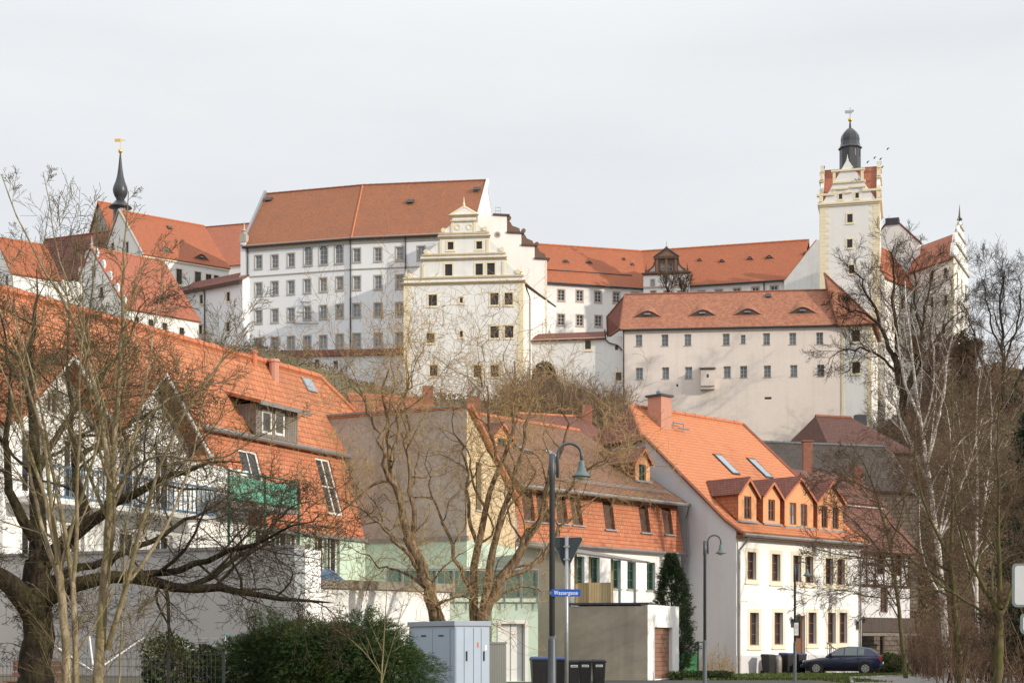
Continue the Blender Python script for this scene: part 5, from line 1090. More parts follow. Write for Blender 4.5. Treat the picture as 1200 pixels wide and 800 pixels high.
# ---- tile-hung house between
def tile_house():
    L, R = V((0.2, 72.3)), V((9.02, 82.0)); u = (R-L).normalized(); L2 = L-u*4.5; f = Face(L, R); n = f.n; z1, z2, zr = 6.42, 9.16, 13.5; off = 7.2; k = 0.16
    t = thing('tile_hung_house', 'house with orange tile-hung upper storey, brown mossy roof and white ground floor with green windows', 'house', up((L+R)/2, 0))
    st = dict(frame='frame_green', pane='pane_dark', cols=2, rows=3, rec=0.2, fw=0.08, sill='grey_stone')
    for px, py in ((679.5, 669), (697.5, 669.5), (722, 672.5), (740.3, 673.5), (763, 675), (655, 668)): wpix(t, f, px, py, 0.72, 1.45, **st)
    mb = MB(); f.wall(mb, [[(0, 0), (f.L, 0), (f.L, z1), (0, z1)]], 0.25); mb.poly([up(R, 0), up(R-n*12, 0), up(R-n*12, z1), up(R, z1)]); part('wall', mb, M['house_white'], t)
    m = Face(L+n*0.18, R+n*0.18, k, z1); zt = z2
    for px, py in ((713.5, 603.5), (755.3, 607.5), (782.3, 610), (675.5, 598), (658, 596), (636, 594.5), (619, 592.5)):
        uu, z = m.pix(px, py); m2 = m; wo = window(t, m, uu, z, 0.80, 1.42, 'frame_dark', 'brown_blind', cols=1, rows=1, rec=0.16, fw=0.06); 
        sb = MB(); m.box(sb, uu-0.5, uu+0.5, z-0.79, z-0.72, -0.15, 0.1); part('window_sill', sb, M['galv'], wo)
    hb = MB(); m.wall(hb, [[(0, z1), (m.L, z1), (m.L, z2), (0, z2)]], 0.2); hb.poly([m.pt(m.L, z1, 0), m.pt(m.L, z1, -11), m.pt(m.L, z2, -11), m.pt(m.L, z2, 0)]); hb.poly([m.pt(0, z1, 0), m.pt(m.L, z1, 0), m.pt(m.L, z1, -0.4), m.pt(0, z1, -0.4)]); part('tile_hung_wall', hb, M['mansard_tile'], t)
    g1 = MB().tube([m.pt(0, z1-0.06, 0.12), m.pt(m.L+0.1, z1-0.06, 0.12)], 0.09, 8); part('lower_gutter', g1, M['gutter'], t)
    s = (zr-z2)/off; e = 0.3; th = 0.15; F = lambda uu, v, z: up(L+u*uu-n*v, z+th); vl = 0.2
    rb = MB().slab([F(-0.1, -e, z2-s*e), F(f.L+0.15, -e, z2-s*e), F(f.L+0.15, off, zr), F(4.2, off, zr)], th).slab([F(f.L+0.15, 2*off, z2), F(0, 2*off, z2), F(4.2, off, zr), F(f.L+0.15, off, zr)], th); part('roof', rb, M['brown_tile'], t)
    gm = MB().poly([F(f.L, 0, z2), F(f.L, 2*off, z2), F(f.L, off, zr)]); part('gable_wall', gm, M['gable_grey'], t)
    ridge(t, [F(4.2, off, zr), F(f.L+0.15, off, zr)], 'ridge', 0.13)
    g2 = MB().tube([F(-0.1, -e-0.1, z2-s*e-0.15), F(f.L+0.25, -e-0.1, z2-s*e-0.15)], 0.11, 8); part('upper_gutter', g2, M['gutter'], t)
    sg = MB()
    for dv in (0.25, 0.42): sg.tube([F(4, dv, z2+s*dv+0.15), F(f.L-0.6, dv, z2+s*dv+0.15)], 0.025, 5)
    part('snow_guard', sg, M['galv'], t)
    pipe(t, [F(f.L+0.2, -e-0.1, z2-0.35), F(f.L+0.35, -0.1, z2-1.0), F(f.L+0.3, -0.25, z1-0.1), F(f.L+0.2, -0.08, z1-0.8), F(f.L+0.2, -0.08, 0)], 0.05, 'gutter')
    rf = Face(L, R, off/(zr-z2), z2+th)
    d1 = Face(L-n*1.5, R-n*1.5)
    dormer_gable(t, d1, 744.5, 761.5, 564, 525.5, 540.5, [(752.8, 554.5, 0.62, 0.95)], rf, frame='frame_green', cheek='dark_tile')
    d2 = Face(L-u*6-n*3.6, R-n*3.6)
    dormer_gable(t, d2, 577, 599, 542, 496, 512, [(588, 525, 0.62, 1.0)], rf, frame='frame_green', cheek='brown_tile')
    for px, py in ((613, 526), (645, 531)):
        uu, z = rf.pix(px, py); sm = MB(); rf.box(sm, uu-0.3, uu+0.3, z-0.25, z+0.25, -0.02, 0.09); o = part('skylight', sm, M['dark_metal'], t); part('skylight_pane', MB().poly([rf.pt(uu-0.24, z-0.2, 0.1), rf.pt(uu+0.24, z-0.2, 0.1), rf.pt(uu+0.24, z+0.2, 0.1), rf.pt(uu-0.24, z+0.2, 0.1)]), M['glass_sky'], o)
tile_house()

# ---- half-gabled house with the big grey fire wall
CC = V((-2.12, 72.0))*KS; GD = V((-0.9, 0.44)).normalized()
def firewall_house():
    c = CC; d = RD; t = thing('fire_wall_house', 'narrow house with huge bare grey fire wall and sunlit cream side wall', 'house', up(c, 0))
    g = Face(c+GD*11.5, c); zt = zk_(12.72); zg = zk_(6.5); D = V((0.15, 72.2)); r = Face(c, D)
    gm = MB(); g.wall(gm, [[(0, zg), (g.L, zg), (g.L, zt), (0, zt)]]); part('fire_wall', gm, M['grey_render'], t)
    cp = MB(); g.box(cp, -0.05, g.L+0.05, zt, zt+0.1, -0.35, 0.06); part('wall_coping', cp, M['gutter'], t)
    lm = MB(); g.wall(lm, [[(0, 0), (g.L, 0), (g.L, zg-0.004), (0, zg-0.004)]]); part('lower_wall', lm, M['green_wall'], t)
    bb = MB(); g.box(bb, 0, g.L+0.05, zg-0.06, zg+0.14, -0.1, 0.06); part('ledge', bb, M['gutter'], t)
    w = r.holes; uu, z = 1.5, 8.5
    window(t, r, uu, z, 0.75, 2.1, 'frame_dark', 'pane_dark', cols=1, rows=3, rec=0.25, sill='grey_stone')
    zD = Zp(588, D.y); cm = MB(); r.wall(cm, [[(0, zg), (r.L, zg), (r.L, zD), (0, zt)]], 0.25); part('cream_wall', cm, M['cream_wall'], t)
    lw = MB(); r.wall(lw, [[(0, 0), (r.L, 0), (r.L, zg-0.004), (0, zg-0.004)]]) if False else lw.poly([r.pt(0, 0), r.pt(r.L, 0), r.pt(r.L, zg-0.004), r.pt(0, zg-0.004)]); part('lower_side_wall', lw, M['green_wall'], t)
    q0, q1 = r.pt(0, zt+0.05, 0.12), r.pt(r.L+0.2, zD-0.05, 0.12); i0, i1 = up(c+GD*11.2, zt+0.05), up(D+GD*11.2, zD-0.05)
    rb = MB().slab([q0, q1, i1, i0], 0.14); part('roof', rb, M['row_tile'], t); vb = MB().tube([q0, q1], 0.15, 6); part('verge', vb, M['ridge'], t)
    part('rear_wall', MB().poly([r.pt(r.L, 0), r.pt(r.L, 0, -11), r.pt(r.L, zD, -11), r.pt(r.L, zD)]), M['cream_wall'], t)
    ch = MB(); p = g.pt(g.L-1.5, 0, -3.5); ch.box(p.x-0.32, p.x+0.32, p.y-0.3, p.y+0.3, 10, Zp(466, 69.5)); part('chimney', ch, M['brick_red'], t)
firewall_house()

# ---- the long orange-roofed row house at left
def row_house():
    Q0 = V((-7.1, 74.4))*KS; a = Q0-RD*28*KS; b = Q0+RD*0.0; f = Face(a, b); U = lambda tt: (28-tt)*KS; z1, z2, zr = zk_(6.6), zk_(11.1), zk_(15.0); k = 0.30; off = 3.72*KS; ob = 1.35*KS
    t = thing('row_house', 'long row house with broad orange tiled mansard roof, white gabled bays, pale green base', 'house', up((a+b)/2, 0))
    m = Face(a, b, k, z1); rfk = (off-ob)/(zr-z2); rf = Face(a-RN*ob, b-RN*ob, rfk, z2)
    # ground floor
    for px, py, w, h in ((376, 643, 0.9, 2.0), (391, 645, 0.95, 2.1), (332, 628, 1.0, 1.3), (345, 628, 0.7, 1.2), (310, 650, 1.2, 2.2)): wpix(t, f, px, py, w, h, frame='frame_white', pane='pane_dark', cols=2, rows=1, rec=0.2, fw=0.08)
    usp = U(9.4)
    mb = MB(); f.wall(mb, [[(usp, 0), (f.L, 0), (f.L, z1), (usp, z1)]], 0.25); part('wall', mb, M['green_wall'], t)
    wb = MB(); wb.poly([f.pt(0, 0), f.pt(usp, 0), f.pt(usp, z1+2.2, -0.01), f.pt(0, z1+2.2, -0.01)]); part('white_wall', wb, M['house_white'], t)
    # tile-hung mansard storey
    for px, py, w, h in ((386, 570, 1.15, 2.5),): wpix(t, m, px, py, w, h, frame='frame_white', pane='pane_curtain', cols=2, rows=2, rec=0.1, fw=0.1, bar=0.06)
    wpix(t, m, 297, 556, 1.3, 2.0, frame='frame_white', pane='pane_dark', cols=2, rows=1, rec=0.1, fw=0.1)
    hb = MB(); m.wall(hb, [[(0, z1), (m.L, z1), (m.L, z2), (0, z2)]], 0.15); part('mansard_wall', hb, M['mansard_tile'], t)
    lb = MB(); f.box(lb, usp, f.L, z1-0.1, z1+0.06, -0.2, 0.14); part('ledge', lb, M['gutter'], t)
    # upper roof, hipped at the far end
    ov = 0.35; e0 = rf.pt(0, z2-ov/rfk*0.6, 0.12); zz = z2-0.35
    E0, E1 = rf.pt(-3, zz, 0.12), rf.pt(rf.L+0.3, zz, 0.12); r0, r1 = rf.pt(-3, zr, 0.12), rf.pt(rf.L+1.3, zr, 0.12); h1 = rf.pt(rf.L+5.2, z2+0.1, 0.12)
    rb = MB().slab([E0, E1, h1, r1, r0], 0.2); Bk = lambda p: up(V((p.x, p.y))-RN*7.0, z2)
    rb.slab([up(h1.xy-RN*7, z2+0.1), Bk(E0), r0, r1], 0.2).slab([h1, up(h1.xy-RN*7, z2+0.1), r1], 0.2); part('roof', rb, M['row_tile'], t)
    ridge(t, [r0, r1], 'ridge', 0.17); ridge(t, [r1, h1], 'ridge', 0.14, 'hip_tiles')
    gb = MB().tube([E0+up(RN*0.05, 0), E1+up(RN*0.05, 0)], 0.11, 8); part('gutter', gb, M['gutter'], t)
    part('gable_wall', MB().poly([up(b, 0), up(b-RN*7.4, 0), up(b-RN*7.4, z2), up(b-RN*ob, z2), up(b, z1)]), M['green_wall'], t)
    # shed dormer
    sd = Face(a-RN*0.75, b-RN*0.75); u0, u1 = sd.pix(300, 490)[0], sd.pix(349, 490)[0]; zb_, zt_ = Zp(509, 62), Zp(471, 62)
    o = part('shed_dormer', MB().poly([sd.pt(u0, zb_, -0.6), sd.pt(u1, zb_, -0.6), sd.pt(u1, zt_, -0.6), sd.pt(u0, zt_, -0.6)]), M['wood_grey'], t)
    for px, py in ((313.5, 494.5), (328.5, 496.8)): wpix(o, sd, px, py, 0.72, 0.95, frame='frame_white', pane='pane_curtain', cols=1, rows=1, rec=0.06, fw=0.1)
    db = MB(); sd.wall(db, [[(u0, zb_), (u1, zb_), (u1, zt_), (u0, zt_)]], 0.1); bk = lambda u, z: sd.pt(u, z, -(0.6+(z-z2)*rfk)-0.1)
    for u in (u0, u1): db.poly([sd.pt(u, zb_), sd.pt(u, zt_), bk(u, zt_)][::1 if u == u1 else -1])
    part('dormer_wall', db, M['wood_grey'], o); rr = MB().slab([sd.pt(u0-0.3, zt_+0.06, 0.45), sd.pt(u1+0.3, zt_+0.06, 0.45), bk(u1+0.3, zt_+0.65), bk(u0-0.3, zt_+0.65)], 0.14); part('dormer_roof', rr, M['row_tile'], o)
    fb = MB(); sd.box(fb, u0-0.3, u1+0.3, zt_-0.12, zt_+0.04, 0.40, 0.47); part('dormer_fascia', fb, M['gutter'], o)
    # flue pipes and skylights on the roof
    for px, y0, y1, r, mt in ((321, 446, 422, 0.22, 'chimney_red'), (298, 432, 411, 0.13, 'ridge')):
        uu, z = rf.pix(px, y0); p = rf.pt(uu, z, 0); part('flue', MB().lathe(p-V((0, 0, 0.3)), [(r, 0), (r, (y0-y1)/FP*p.y+0.2), (r*1.25, (y0-y1)/FP*p.y+0.22), (r*1.1, (y0-y1)/FP*p.y+0.34)], 10), M[mt], t)
    for px, py in ((359, 451),):
        uu, z = rf.pix(px, py); sm = MB(); rf.box(sm, uu-0.4, uu+0.4, z-0.32, z+0.32, 0.02, 0.2); o = part('skylight', sm, M['galv'], t); part('skylight_pane', MB().poly([rf.pt(uu-0.33, z-0.26, 0.21), rf.pt(uu+0.33, z-0.26, 0.21), rf.pt(uu+0.33, z+0.26, 0.21), rf.pt(uu-0.33, z+0.26, 0.21)]), M['glass_sky'], o)
    # two white gabled bays
    bf = Face(a+RN*0.5, b+RN*0.5)
    for tc, za in ((21.6, zk_(12.0)), (16.6, zk_(12.15))):
        uc = U(tc); hw = 2.3; zf = za-2.4; bay = part('gabled_bay', MB().poly([bf.pt(uc-hw, 0, -0.9), bf.pt(uc+hw, 0, -0.9), bf.pt(uc+hw, zf, -0.9), bf.pt(uc-hw, zf, -0.9)]), M['house_white'], t)
        fc = Face(a+RN*0.5, b+RN*0.5)
        for uo, z, w, h in ((-1.0, 7.4, 0.95, 2.0), (0.9, 7.4, 0.95, 2.0), (-1.0, 4.5, 0.95, 2.0), (0.9, 4.5, 0.95, 2.0), (0, 9.5, 0.7, 0.8)): window(bay, fc, uc+uo, z, w, h, 'frame_white', 'pane_dark', cols=2, rows=1, rec=0.2, fw=0.09)
        wl_ = MB(); fc.wall(wl_, [[(uc-hw, 0), (uc+hw, 0), (uc+hw, zf), (uc, za), (uc-hw, zf)]], 0.25)
        for s in (-1, 1):
            q = [fc.pt(uc+s*hw, 0), fc.pt(uc+s*hw, 0, -1.9), fc.pt(uc+s*hw, zf, -1.9), fc.pt(uc+s*hw, zf)]; wl_.poly(q if s > 0 else q[::-1])
        part('bay_wall', wl_, M['house_white'], bay)
        rr = MB(); vv = MB(); ohh = 0.35; sl = (za-zf)/hw
        for s in (-1, 1):
            e_ = uc+s*(hw+ohh); ze_ = zf-sl*ohh; dn = lambda z: -(1.85+max(0, z-z2)*rfk+ (z-z1)*0.0)-0.6
            pts = [fc.pt(e_, ze_+0.12, 0.9), fc.pt(uc, za+0.12, 0.9), fc.pt(uc, za+0.12, -3.0), fc.pt(e_, ze_+0.12, -2.2)]
            rr.slab(pts if s < 0 else pts[::-1], 0.16, None)
            vv.box8([fc.pt(e_, ze_-0.28, 0.86), fc.pt(uc, za-0.28, 0.86), fc.pt(uc, za-0.28, 0.78), fc.pt(e_, ze_-0.28, 0.78), fc.pt(e_, ze_+0.1, 0.86), fc.pt(uc, za+0.1, 0.86), fc.pt(uc, za+0.1, 0.78), fc.pt(e_, ze_+0.1, 0.78)])
        part('bay_roof', rr, M['row_tile'], bay); part('bargeboard', vv, M['frame_white'], bay)
        for zb2 in (6.2, 3.3):
            bl = MB(); fc.box(bl, uc-hw+0.1, uc+hw-0.1, zb2-0.18, zb2, 0.004, 1.3); bo = part('balcony', bl, M['frame_white'], bay)
            rl = MB()
            for x in np.linspace(uc-hw+0.12, uc+hw-0.12, 18): fc.box(rl, x-0.016, x+0.016, zb2+0.08, zb2+0.98, 1.24, 1.28)
            for z in (zb2+0.05, zb2+1.0): fc.box(rl, uc-hw+0.08, uc+hw-0.08, z-0.04, z+0.04, 1.22, 1.3)
            part('balcony_railing', rl, M['blue_paint'], bo); 
    # blue-framed yellow door at the near end
    yf = Face(a+RN*0.02, b+RN*0.02); uu, z = yf.pix(1, 629); yd = MB(); yf.box(yd, uu-0.32, uu+0.32, z-0.85, z+0.85, 0.0, 0.06); yo = part('door', yd, M['blue_paint'], t); yp = MB(); yf.box(yp, uu-0.22, uu+0.22, z-0.7, z+0.72, 0.061, 0.075); part('door_panel', yp, M['yellow_paint'], yo)
    # green balcony with fabric screen
    bq = Face(a+RN*1.5, b+RN*1.5); u0, u1 = bq.pix(268, 594)[0], bq.pix(350, 594)[0]; zb2 = bq.pix(330, 595)[1]
    bb = MB(); f.box(bb, u0, u1, zb2-0.15, zb2, 0.1, 1.5); bo = part('balcony', bb, M['gutter'], t)
    fb = MB(); f.box(fb, u0+0.06, u1-0.06, zb2+0.12, zb2+0.95, 1.44, 1.47); f.box(fb, u1-0.05, u1-0.02, zb2+0.12, zb2+1.05, 0.1, 1.44); part('fabric_screen', fb, M['green_fabric'], bo)
    rl = MB()
    for uu in (u0, (u0+u1)/2, u1): rl.tube([f.pt(uu, 0, 1.5), f.pt(uu, zb2+1.2, 1.5)], 0.05, 6)
    for z in (zb2+0.06, zb2+1.12): rl.tube([f.pt(u0, z, 1.5), f.pt(u1, z, 1.5), f.pt(u1, z, 0.1)], 0.035, 5)
    part('balcony_frame', rl, M['green_metal'], bo)
row_house()

# ---- yard walls, terrace and garages in front of the row
def yard():
    a, b = V((-26.5, 56.4))*0.9, V((-6.66, 47.0))*0.9; f = Face(a, b); zt = 4.22
    t = thing('yard_wall', 'long smooth grey yard wall in shade behind the bare trees at left', 'wall', up((a+b)/2, 0))
    part('wall', f.box(MB(), 0, f.L, -0.1, zt, -0.4, 0), M['yard_grey'], t); part('wall_coping', f.box(MB(), -0.05, f.L+0.03, zt+0.002, zt+0.09, -0.46, 0.05), M['gutter'], t)
    part('wall_end', f.box(MB(), f.L+0.003, f.L+0.35, -0.1, zt-0.05, -0.8, 0.0), M['house_white'], t); part('plinth', f.box(MB(), 0, f.L, -0.1, 0.66, 0.003, 0.07), M['concrete'], t)
    a, b = V((-6.75, 50.0)), V((-2.2, 54.4)); f = Face(a, b); zt = 3.42
    t = thing('terrace_garage', 'low sunlit white garage wall with mossy concrete parapet above the hedge', 'garage', up((a+b)/2, 0))
    part('wall', f.box(MB(), 0, f.L, 0, zt, -6, 0), M['house_white'], t); part('parapet', f.box(MB(), -0.1, f.L+0.1, zt+0.002, zt+0.28, -6.1, 0.14), M['concrete'], t)
    pipe(t, [f.pt(0.25, 0, 0.1), f.pt(0.25, zt, 0.1)], 0.05, 'frame_white'); pipe(t, [f.pt(0.02, 0, 0.12), f.pt(0.02, zt+1.4, 0.12)], 0.09, 'concrete', 'post')
    # green terrace with glass railing
    a, b = W(452, 62.6), W(630.5, 63.4); f = Face(a, b); zt = 3.3
    t = thing('green_terrace', 'pale green terrace building with railing of green panels and a white door', 'terrace', up((a+b)/2, 0))
    u0, z = f.pix(587, 760); u1 = f.pix(606, 760)[0]; zd = 2.42; f.holes.append((u0, u1+0.32, 0.05, zd))
    mb = MB(); f.wall(mb, [[(0, 0), (f.L, 0), (f.L, zt), (0, zt)]], 0.2); mb.poly([f.pt(f.L, 0), f.pt(f.L, 0, -5), f.pt(f.L, zt, -5), f.pt(f.L, zt)]); part('wall', mb, M['green_wall'], t)
    part('door', f.box(MB(), u0, u1+0.32, 0.05, zd, -0.27, -0.19), M['door_white'], t)
    sm = MB(); f.box(sm, u0-0.14, u0, 0, zd+0.14, -0.05, 0.03); f.box(sm, u1+0.32, u1+0.46, 0, zd+0.14, -0.05, 0.03); f.box(sm, u0, u1+0.32, zd, zd+0.14, -0.05, 0.03); part('door_surround', sm, M['frame_white'], t)
    part('slab', f.box(MB(), -0.1, f.L+0.02, zt+0.003, zt+0.16, -5.5, 0.12), M['green_wall'], t)
    z0 = zt+0.22; z1 = 4.65; n = 9
    for i in range(n):
        x0, x1 = f.L*i/n+0.04, f.L*(i+1)/n-0.04; part('railing_panel', f.box(MB(), x0, x1, z0, z1-0.06, 0.03, 0.05), M['green_glass'], t)
    for i in range(n+1): x = min(max(f.L*i/n, 0.02), f.L-0.02); part('railing_post', MB().tube([f.pt(x, zt-0.25, 0.15), f.pt(x, z1, 0.15)], 0.028, 6), M['galv'], t)
    part('handrail', MB().tube([f.pt(0, z1, 0.15), f.pt(f.L, z1, 0.15)], 0.032, 6), M['galv'], t)
    pipe(t, [f.pt(f.pix(576.5, 740)[0], 0, 0.08), f.pt(f.pix(576.5, 740)[0], zt, 0.08)], 0.055, 'green_wall')
    # concrete yard wall + garage front
    a, b = W(612, 67.8), W(759, 66.4); f = Face(a, b); U = lambda p: f.pix(p, 740)[0]; Zz = lambda y: Zp(y, 67)
    t = thing('concrete_garage', 'bare concrete garage side wall with white front and brown door', 'garage', up(b, 0))
    cm = MB(); zt = Zp(709.5, 66.8)
    f.plate(cm, [(0, 0), (U(667), 0), (U(667), Zz(646)), (0, Zz(634))], -0.3, 0); part('tall_wall', cm, M['concrete'], t)
    part('wall', f.box(MB(), U(667)+0.003, f.L, 0, zt, -4.0, 0), M['concrete'], t)
    r = Face(b, b+V((0.44, 0.9)).normalized()*3.95); u0, u1 = r.pix(767.3, 750)[0], r.pix(788, 750)[0]; r.holes.append((u0, u1, 0.05, 2.32))
    wm = MB(); r.wall(wm, [[(0.0, 0), (r.L, 0), (r.L, zt+0.05), (0.0, zt+0.05)]], 0.18); wm.poly([r.pt(0, 0, 0), r.pt(0, zt+0.05, 0), r.pt(0, zt+0.05, -0.3), r.pt(0, 0, -0.3)]); wm.poly([r.pt(r.L, 0, 0), r.pt(r.L, 0, -2), r.pt(r.L, zt, -2), r.pt(r.L, zt, 0)]); o = part('front_wall', wm, M['house_white'], t)
    part('door', r.box(MB(), u0, u1, 0.05, 2.32, -0.25, -0.17), M['wood_red'], t)
    cp = MB(); f.box(cp, U(667), f.L+0.06, zt+0.055, zt+0.14, -4.1, 0.06); part('roof_edge', cp, M['dark_metal'], t)
    aw = MB().slab([f.pt(0.0, Zz(636), 0.25), f.pt(U(742), Zz(657), 0.25), f.pt(U(742), Zz(652), -4.5), f.pt(0.0, Zz(627), -4.5)], 0.08); part('awning_roof', aw, M['gutter'], t)
    # pergola fence
    fb = MB(); f.box(fb, U(672), U(714), zt+0.16, Zz(681.5), -0.72, -0.68); part('board_fence', fb, M['wood_pale'], t)
    for px, y in ((671, 643), (688, 648), (714, 651), (723, 653), (741, 656)):
        part('pergola_post', f.box(MB(), U(px)-0.05, U(px)+0.05, zt+0.15, Zz(y)-0.1, -0.66, -0.56), M['wood_pale' if px < 720 else 'galv'], t)
    # narrow green gate and mesh fence by the cypress
    a, b = W(797, 73), W(830, 73.5); f = Face(a, b); t = thing('garden_gate', 'dark green metal garden gate beside the white garage front', 'gate', up(a, 0))
    for u in (0.02, 0.95, 1.25): part('gate_post', MB().tube([f.pt(u, 0, 0), f.pt(u, 1.72 if u > 0.5 else 1.6, 0)], 0.05, 8), M['green_metal'], t)
    part('gate_panel', f.box(MB(), 0.08, 0.88, 0.1, 1.15, -0.02, 0.02), M['green_panel'], t); part('gate_frame', MB().tube([f.pt(0.02, 1.58, 0), f.pt(0.95, 1.58, 0)], 0.03, 6).tube([f.pt(0.95, 1.68, 0), f.pt(1.25, 1.68, 0)], 0.03, 6), M['green_metal'], t)
yard()

# ---- houses behind the white house at right
def right_houses():
    a, b = W(915, 109), W(1075, 112); t = thing('slate_house', 'house with dark slate roof and brick chimney behind the white house', 'house', up(a, 6)); ze, zr = Zp(572, 110), Zp(524, 116)
    shell(t, a, b, 10, 4, ze, zr, 5, 'stone_wall'); _, rr = roof_pair(t, a, b, 10, ze, zr, 5, 'slate'); ridge(t, list(rr), 'dark_metal', 0.12)
    c = P3(947, 560, 108); part('chimney', MB().box(c.x-0.32, c.x+0.32, c.y, c.y+0.6, ze-0.5, Zp(517, 108)), M['brick_red'], t); part('chimney_cap', MB().box(c.x-0.4, c.x+0.4, c.y-0.08, c.y+0.68, Zp(517, 108)+0.002, Zp(515.5, 108)), M['brick_red'], t)
    a, b = W(974, 126), W(1070, 128); t = thing('hipped_red_house', 'house with dark red hipped roof against the foot of the castle rock', 'house', up(a, 12)); ze, zr = Zp(527, 126), Zp(489, 132)
    shell(t, a, b, 12, 8, ze, ze, 6, 'stone_wall'); _, rr = roof_pair(t, a, b, 12, ze, zr, 6, 'castle_red_dark', dxl=1.6, dxr=2.5); ridge(t, list(rr), 'ridge_dark', 0.14)
    c = P3(1009, 489, 133); part('chimney', MB().box(c.x-0.5, c.x+0.5, c.y, c.y+0.7, zr-1, zr+0.4), M['lead'], t)
    # half-timbered house with two-tier roof
    a, b = W(1004, 92), W(1066, 95.5); f = Face(a, b); ze = Zp(638, 92); zr = Zp(554, 97.5); t = thing('half_timbered_house', 'white half-timbered house with brown-red roof and plank-clad base right of the white house', 'house', up(a, 0)); z0 = Zp(723, 93)
    for px, py, w, h in ((1032, 660, 0.8, 1.3), (1036, 702, 0.75, 1.6), (1053, 662, 0.7, 1.3)): wpix(t, f, px, py, w, h, frame='frame_brown', pane='pane_dark', cols=2, rows=3, rec=0.12)
    mb = MB(); f.wall(mb, [[(0, z0), (f.L, z0), (f.L, ze), (0, ze)]]); mb.poly([f.pt(f.L, z0), f.pt(f.L, z0, -8), f.pt(f.L, ze, -8), f.pt(f.L, ze)]); mb.poly([f.pt(0, z0), f.pt(f.L, z0), f.pt(f.L, z0, -8), f.pt(0, z0, -8)]); part('wall', mb, M['gable_grey'], t)
    tb = MB(); zmid = Zp(686, 93)
    for z in (ze-0.12, Zp(661, 93), zmid): f.box(tb, 0, f.L, z-0.09, z+0.09, -0.05, 0.03)
    for u in np.linspace(0.1, f.L-0.1, 7): f.box(tb, u-0.07, u+0.07, zmid+0.092, ze-0.215, -0.05, 0.027)
    for u, s in ((0.15, 1), (f.L-0.15, -1)): tb.box8([f.pt(u, zmid, 0.024), f.pt(u+0.14*s, zmid, 0.024), f.pt(u+0.14*s, zmid, -0.02), f.pt(u, zmid, -0.02), f.pt(u+0.7*s, ze, 0.024), f.pt(u+0.84*s, ze, 0.024), f.pt(u+0.84*s, ze, -0.02), f.pt(u+0.7*s, ze, -0.02)])
    part('timber_frame', tb, M['timber'], t)
    part('balcony_boards', f.box(MB(), -0.1, f.L+0.1, Zp(740, 92), z0-0.01, -0.2, 0.3), M['wood_dark'], t); part('balcony_beam', f.box(MB(), -0.1, f.L+0.4, Zp(744.5, 92), Zp(741, 92), -0.3, 0.5), M['wood_grey'], t)
    part('stone_base', f.box(MB(), -0.5, f.L+3, -0.1, Zp(740, 92)-0.1, -3.2, -2.2), M['stone_wall'], t)
    for u in (f.L*0.42, f.L+0.2): part('prop', f.box(MB(), u-0.09, u+0.09, 0, Zp(744.5, 92)-0.01, 0.1, 0.3), M['timber'], t)
    zm = Zp(592, 95); rb = MB(); n = f.n
    rb.slab([f.pt(-0.4, ze-0.4, 0.6), f.pt(f.L+0.6, ze-0.4, 0.6), f.pt(f.L+0.6, zm, -2.2), f.pt(-0.4, zm, -2.2)], 0.15); part('lower_roof', rb, M['brown_red_tile'], t)
    part('knee_band', f.box(MB(), -0.3, f.L+0.5, zm-0.15, zm+0.22, -2.6, -2.2), M['frame_white'], t)
    rb = MB().slab([f.pt(-0.4, zm+0.2, -2.0), f.pt(f.L+0.6, zm+0.2, -2.0), f.pt(f.L+0.6, zr, -4.6), f.pt(-0.4, zr, -4.6)], 0.15).slab([f.pt(f.L+0.6, zm-1, -8.5), f.pt(-0.4, zm-1, -8.5), f.pt(-0.4, zr, -4.6), f.pt(f.L+0.6, zr, -4.6)], 0.15); part('upper_roof', rb, M['brown_red_tile'], t)
    part('gable_wall', MB().poly([f.pt(-0.1, z0, 0), f.pt(-0.1, ze, 0), f.pt(-0.1, zm, -2.2), f.pt(-0.1, zr, -4.6), f.pt(-0.1, zm-1, -8), f.pt(-0.1, z0, -8)]), M['brick_red'], t)
    c = P3(1006, 556, 97.5); part('chimney', MB().box(c.x-0.25, c.x+0.25, c.y, c.y+0.5, zr-1, Zp(546, 97.5)), M['brick_red'], t)
    # small roofs further back between the nearer houses
    for nm, lab, p0, p1, Y, ye, yr, mt in (('back_house', 'small orange roof peeping over the top of the grey fire wall', 430, 522, 96, 500, 466, 'castle_orange'), ('shaded_house', 'low dark red roof between tile-hung house and white house gable', 640, 712, 101, 512, 488, 'dark_tile')):
        a, b = W(p0, Y), W(p1, Y+1.5); ze, zr = Zp(ye, Y), Zp(yr, Y+5); t = thing(nm, lab, 'house', up(a, 4)); shell(t, a, b, 10, 0, ze, zr, 5, 'house_white'); _, rr = roof_pair(t, a, b, 10, ze, zr, 5, mt); ridge(t, list(rr), 'ridge', 0.12)
        c = a.lerp(b, 0.72); part('chimney', MB().box(c.x-0.35, c.x+0.35, c.y+4.5, c.y+5.1, zr-0.6, zr+0.9), M['brick_red'], t)
M['castle_red_dark'] = tiles('dark_weathered_red_tiles', (0.125, 0.05, 0.035), (0.085, 0.036, 0.027), 0.3, 0.3, 0.4, (0.12, 0.06, 0.045))
M['brown_red_tile'] = tiles('faded_brown_red_tiles', (0.19, 0.085, 0.06), (0.14, 0.06, 0.044), 0.26, 0.22, 0.35, (0.17, 0.085, 0.065))
right_houses()

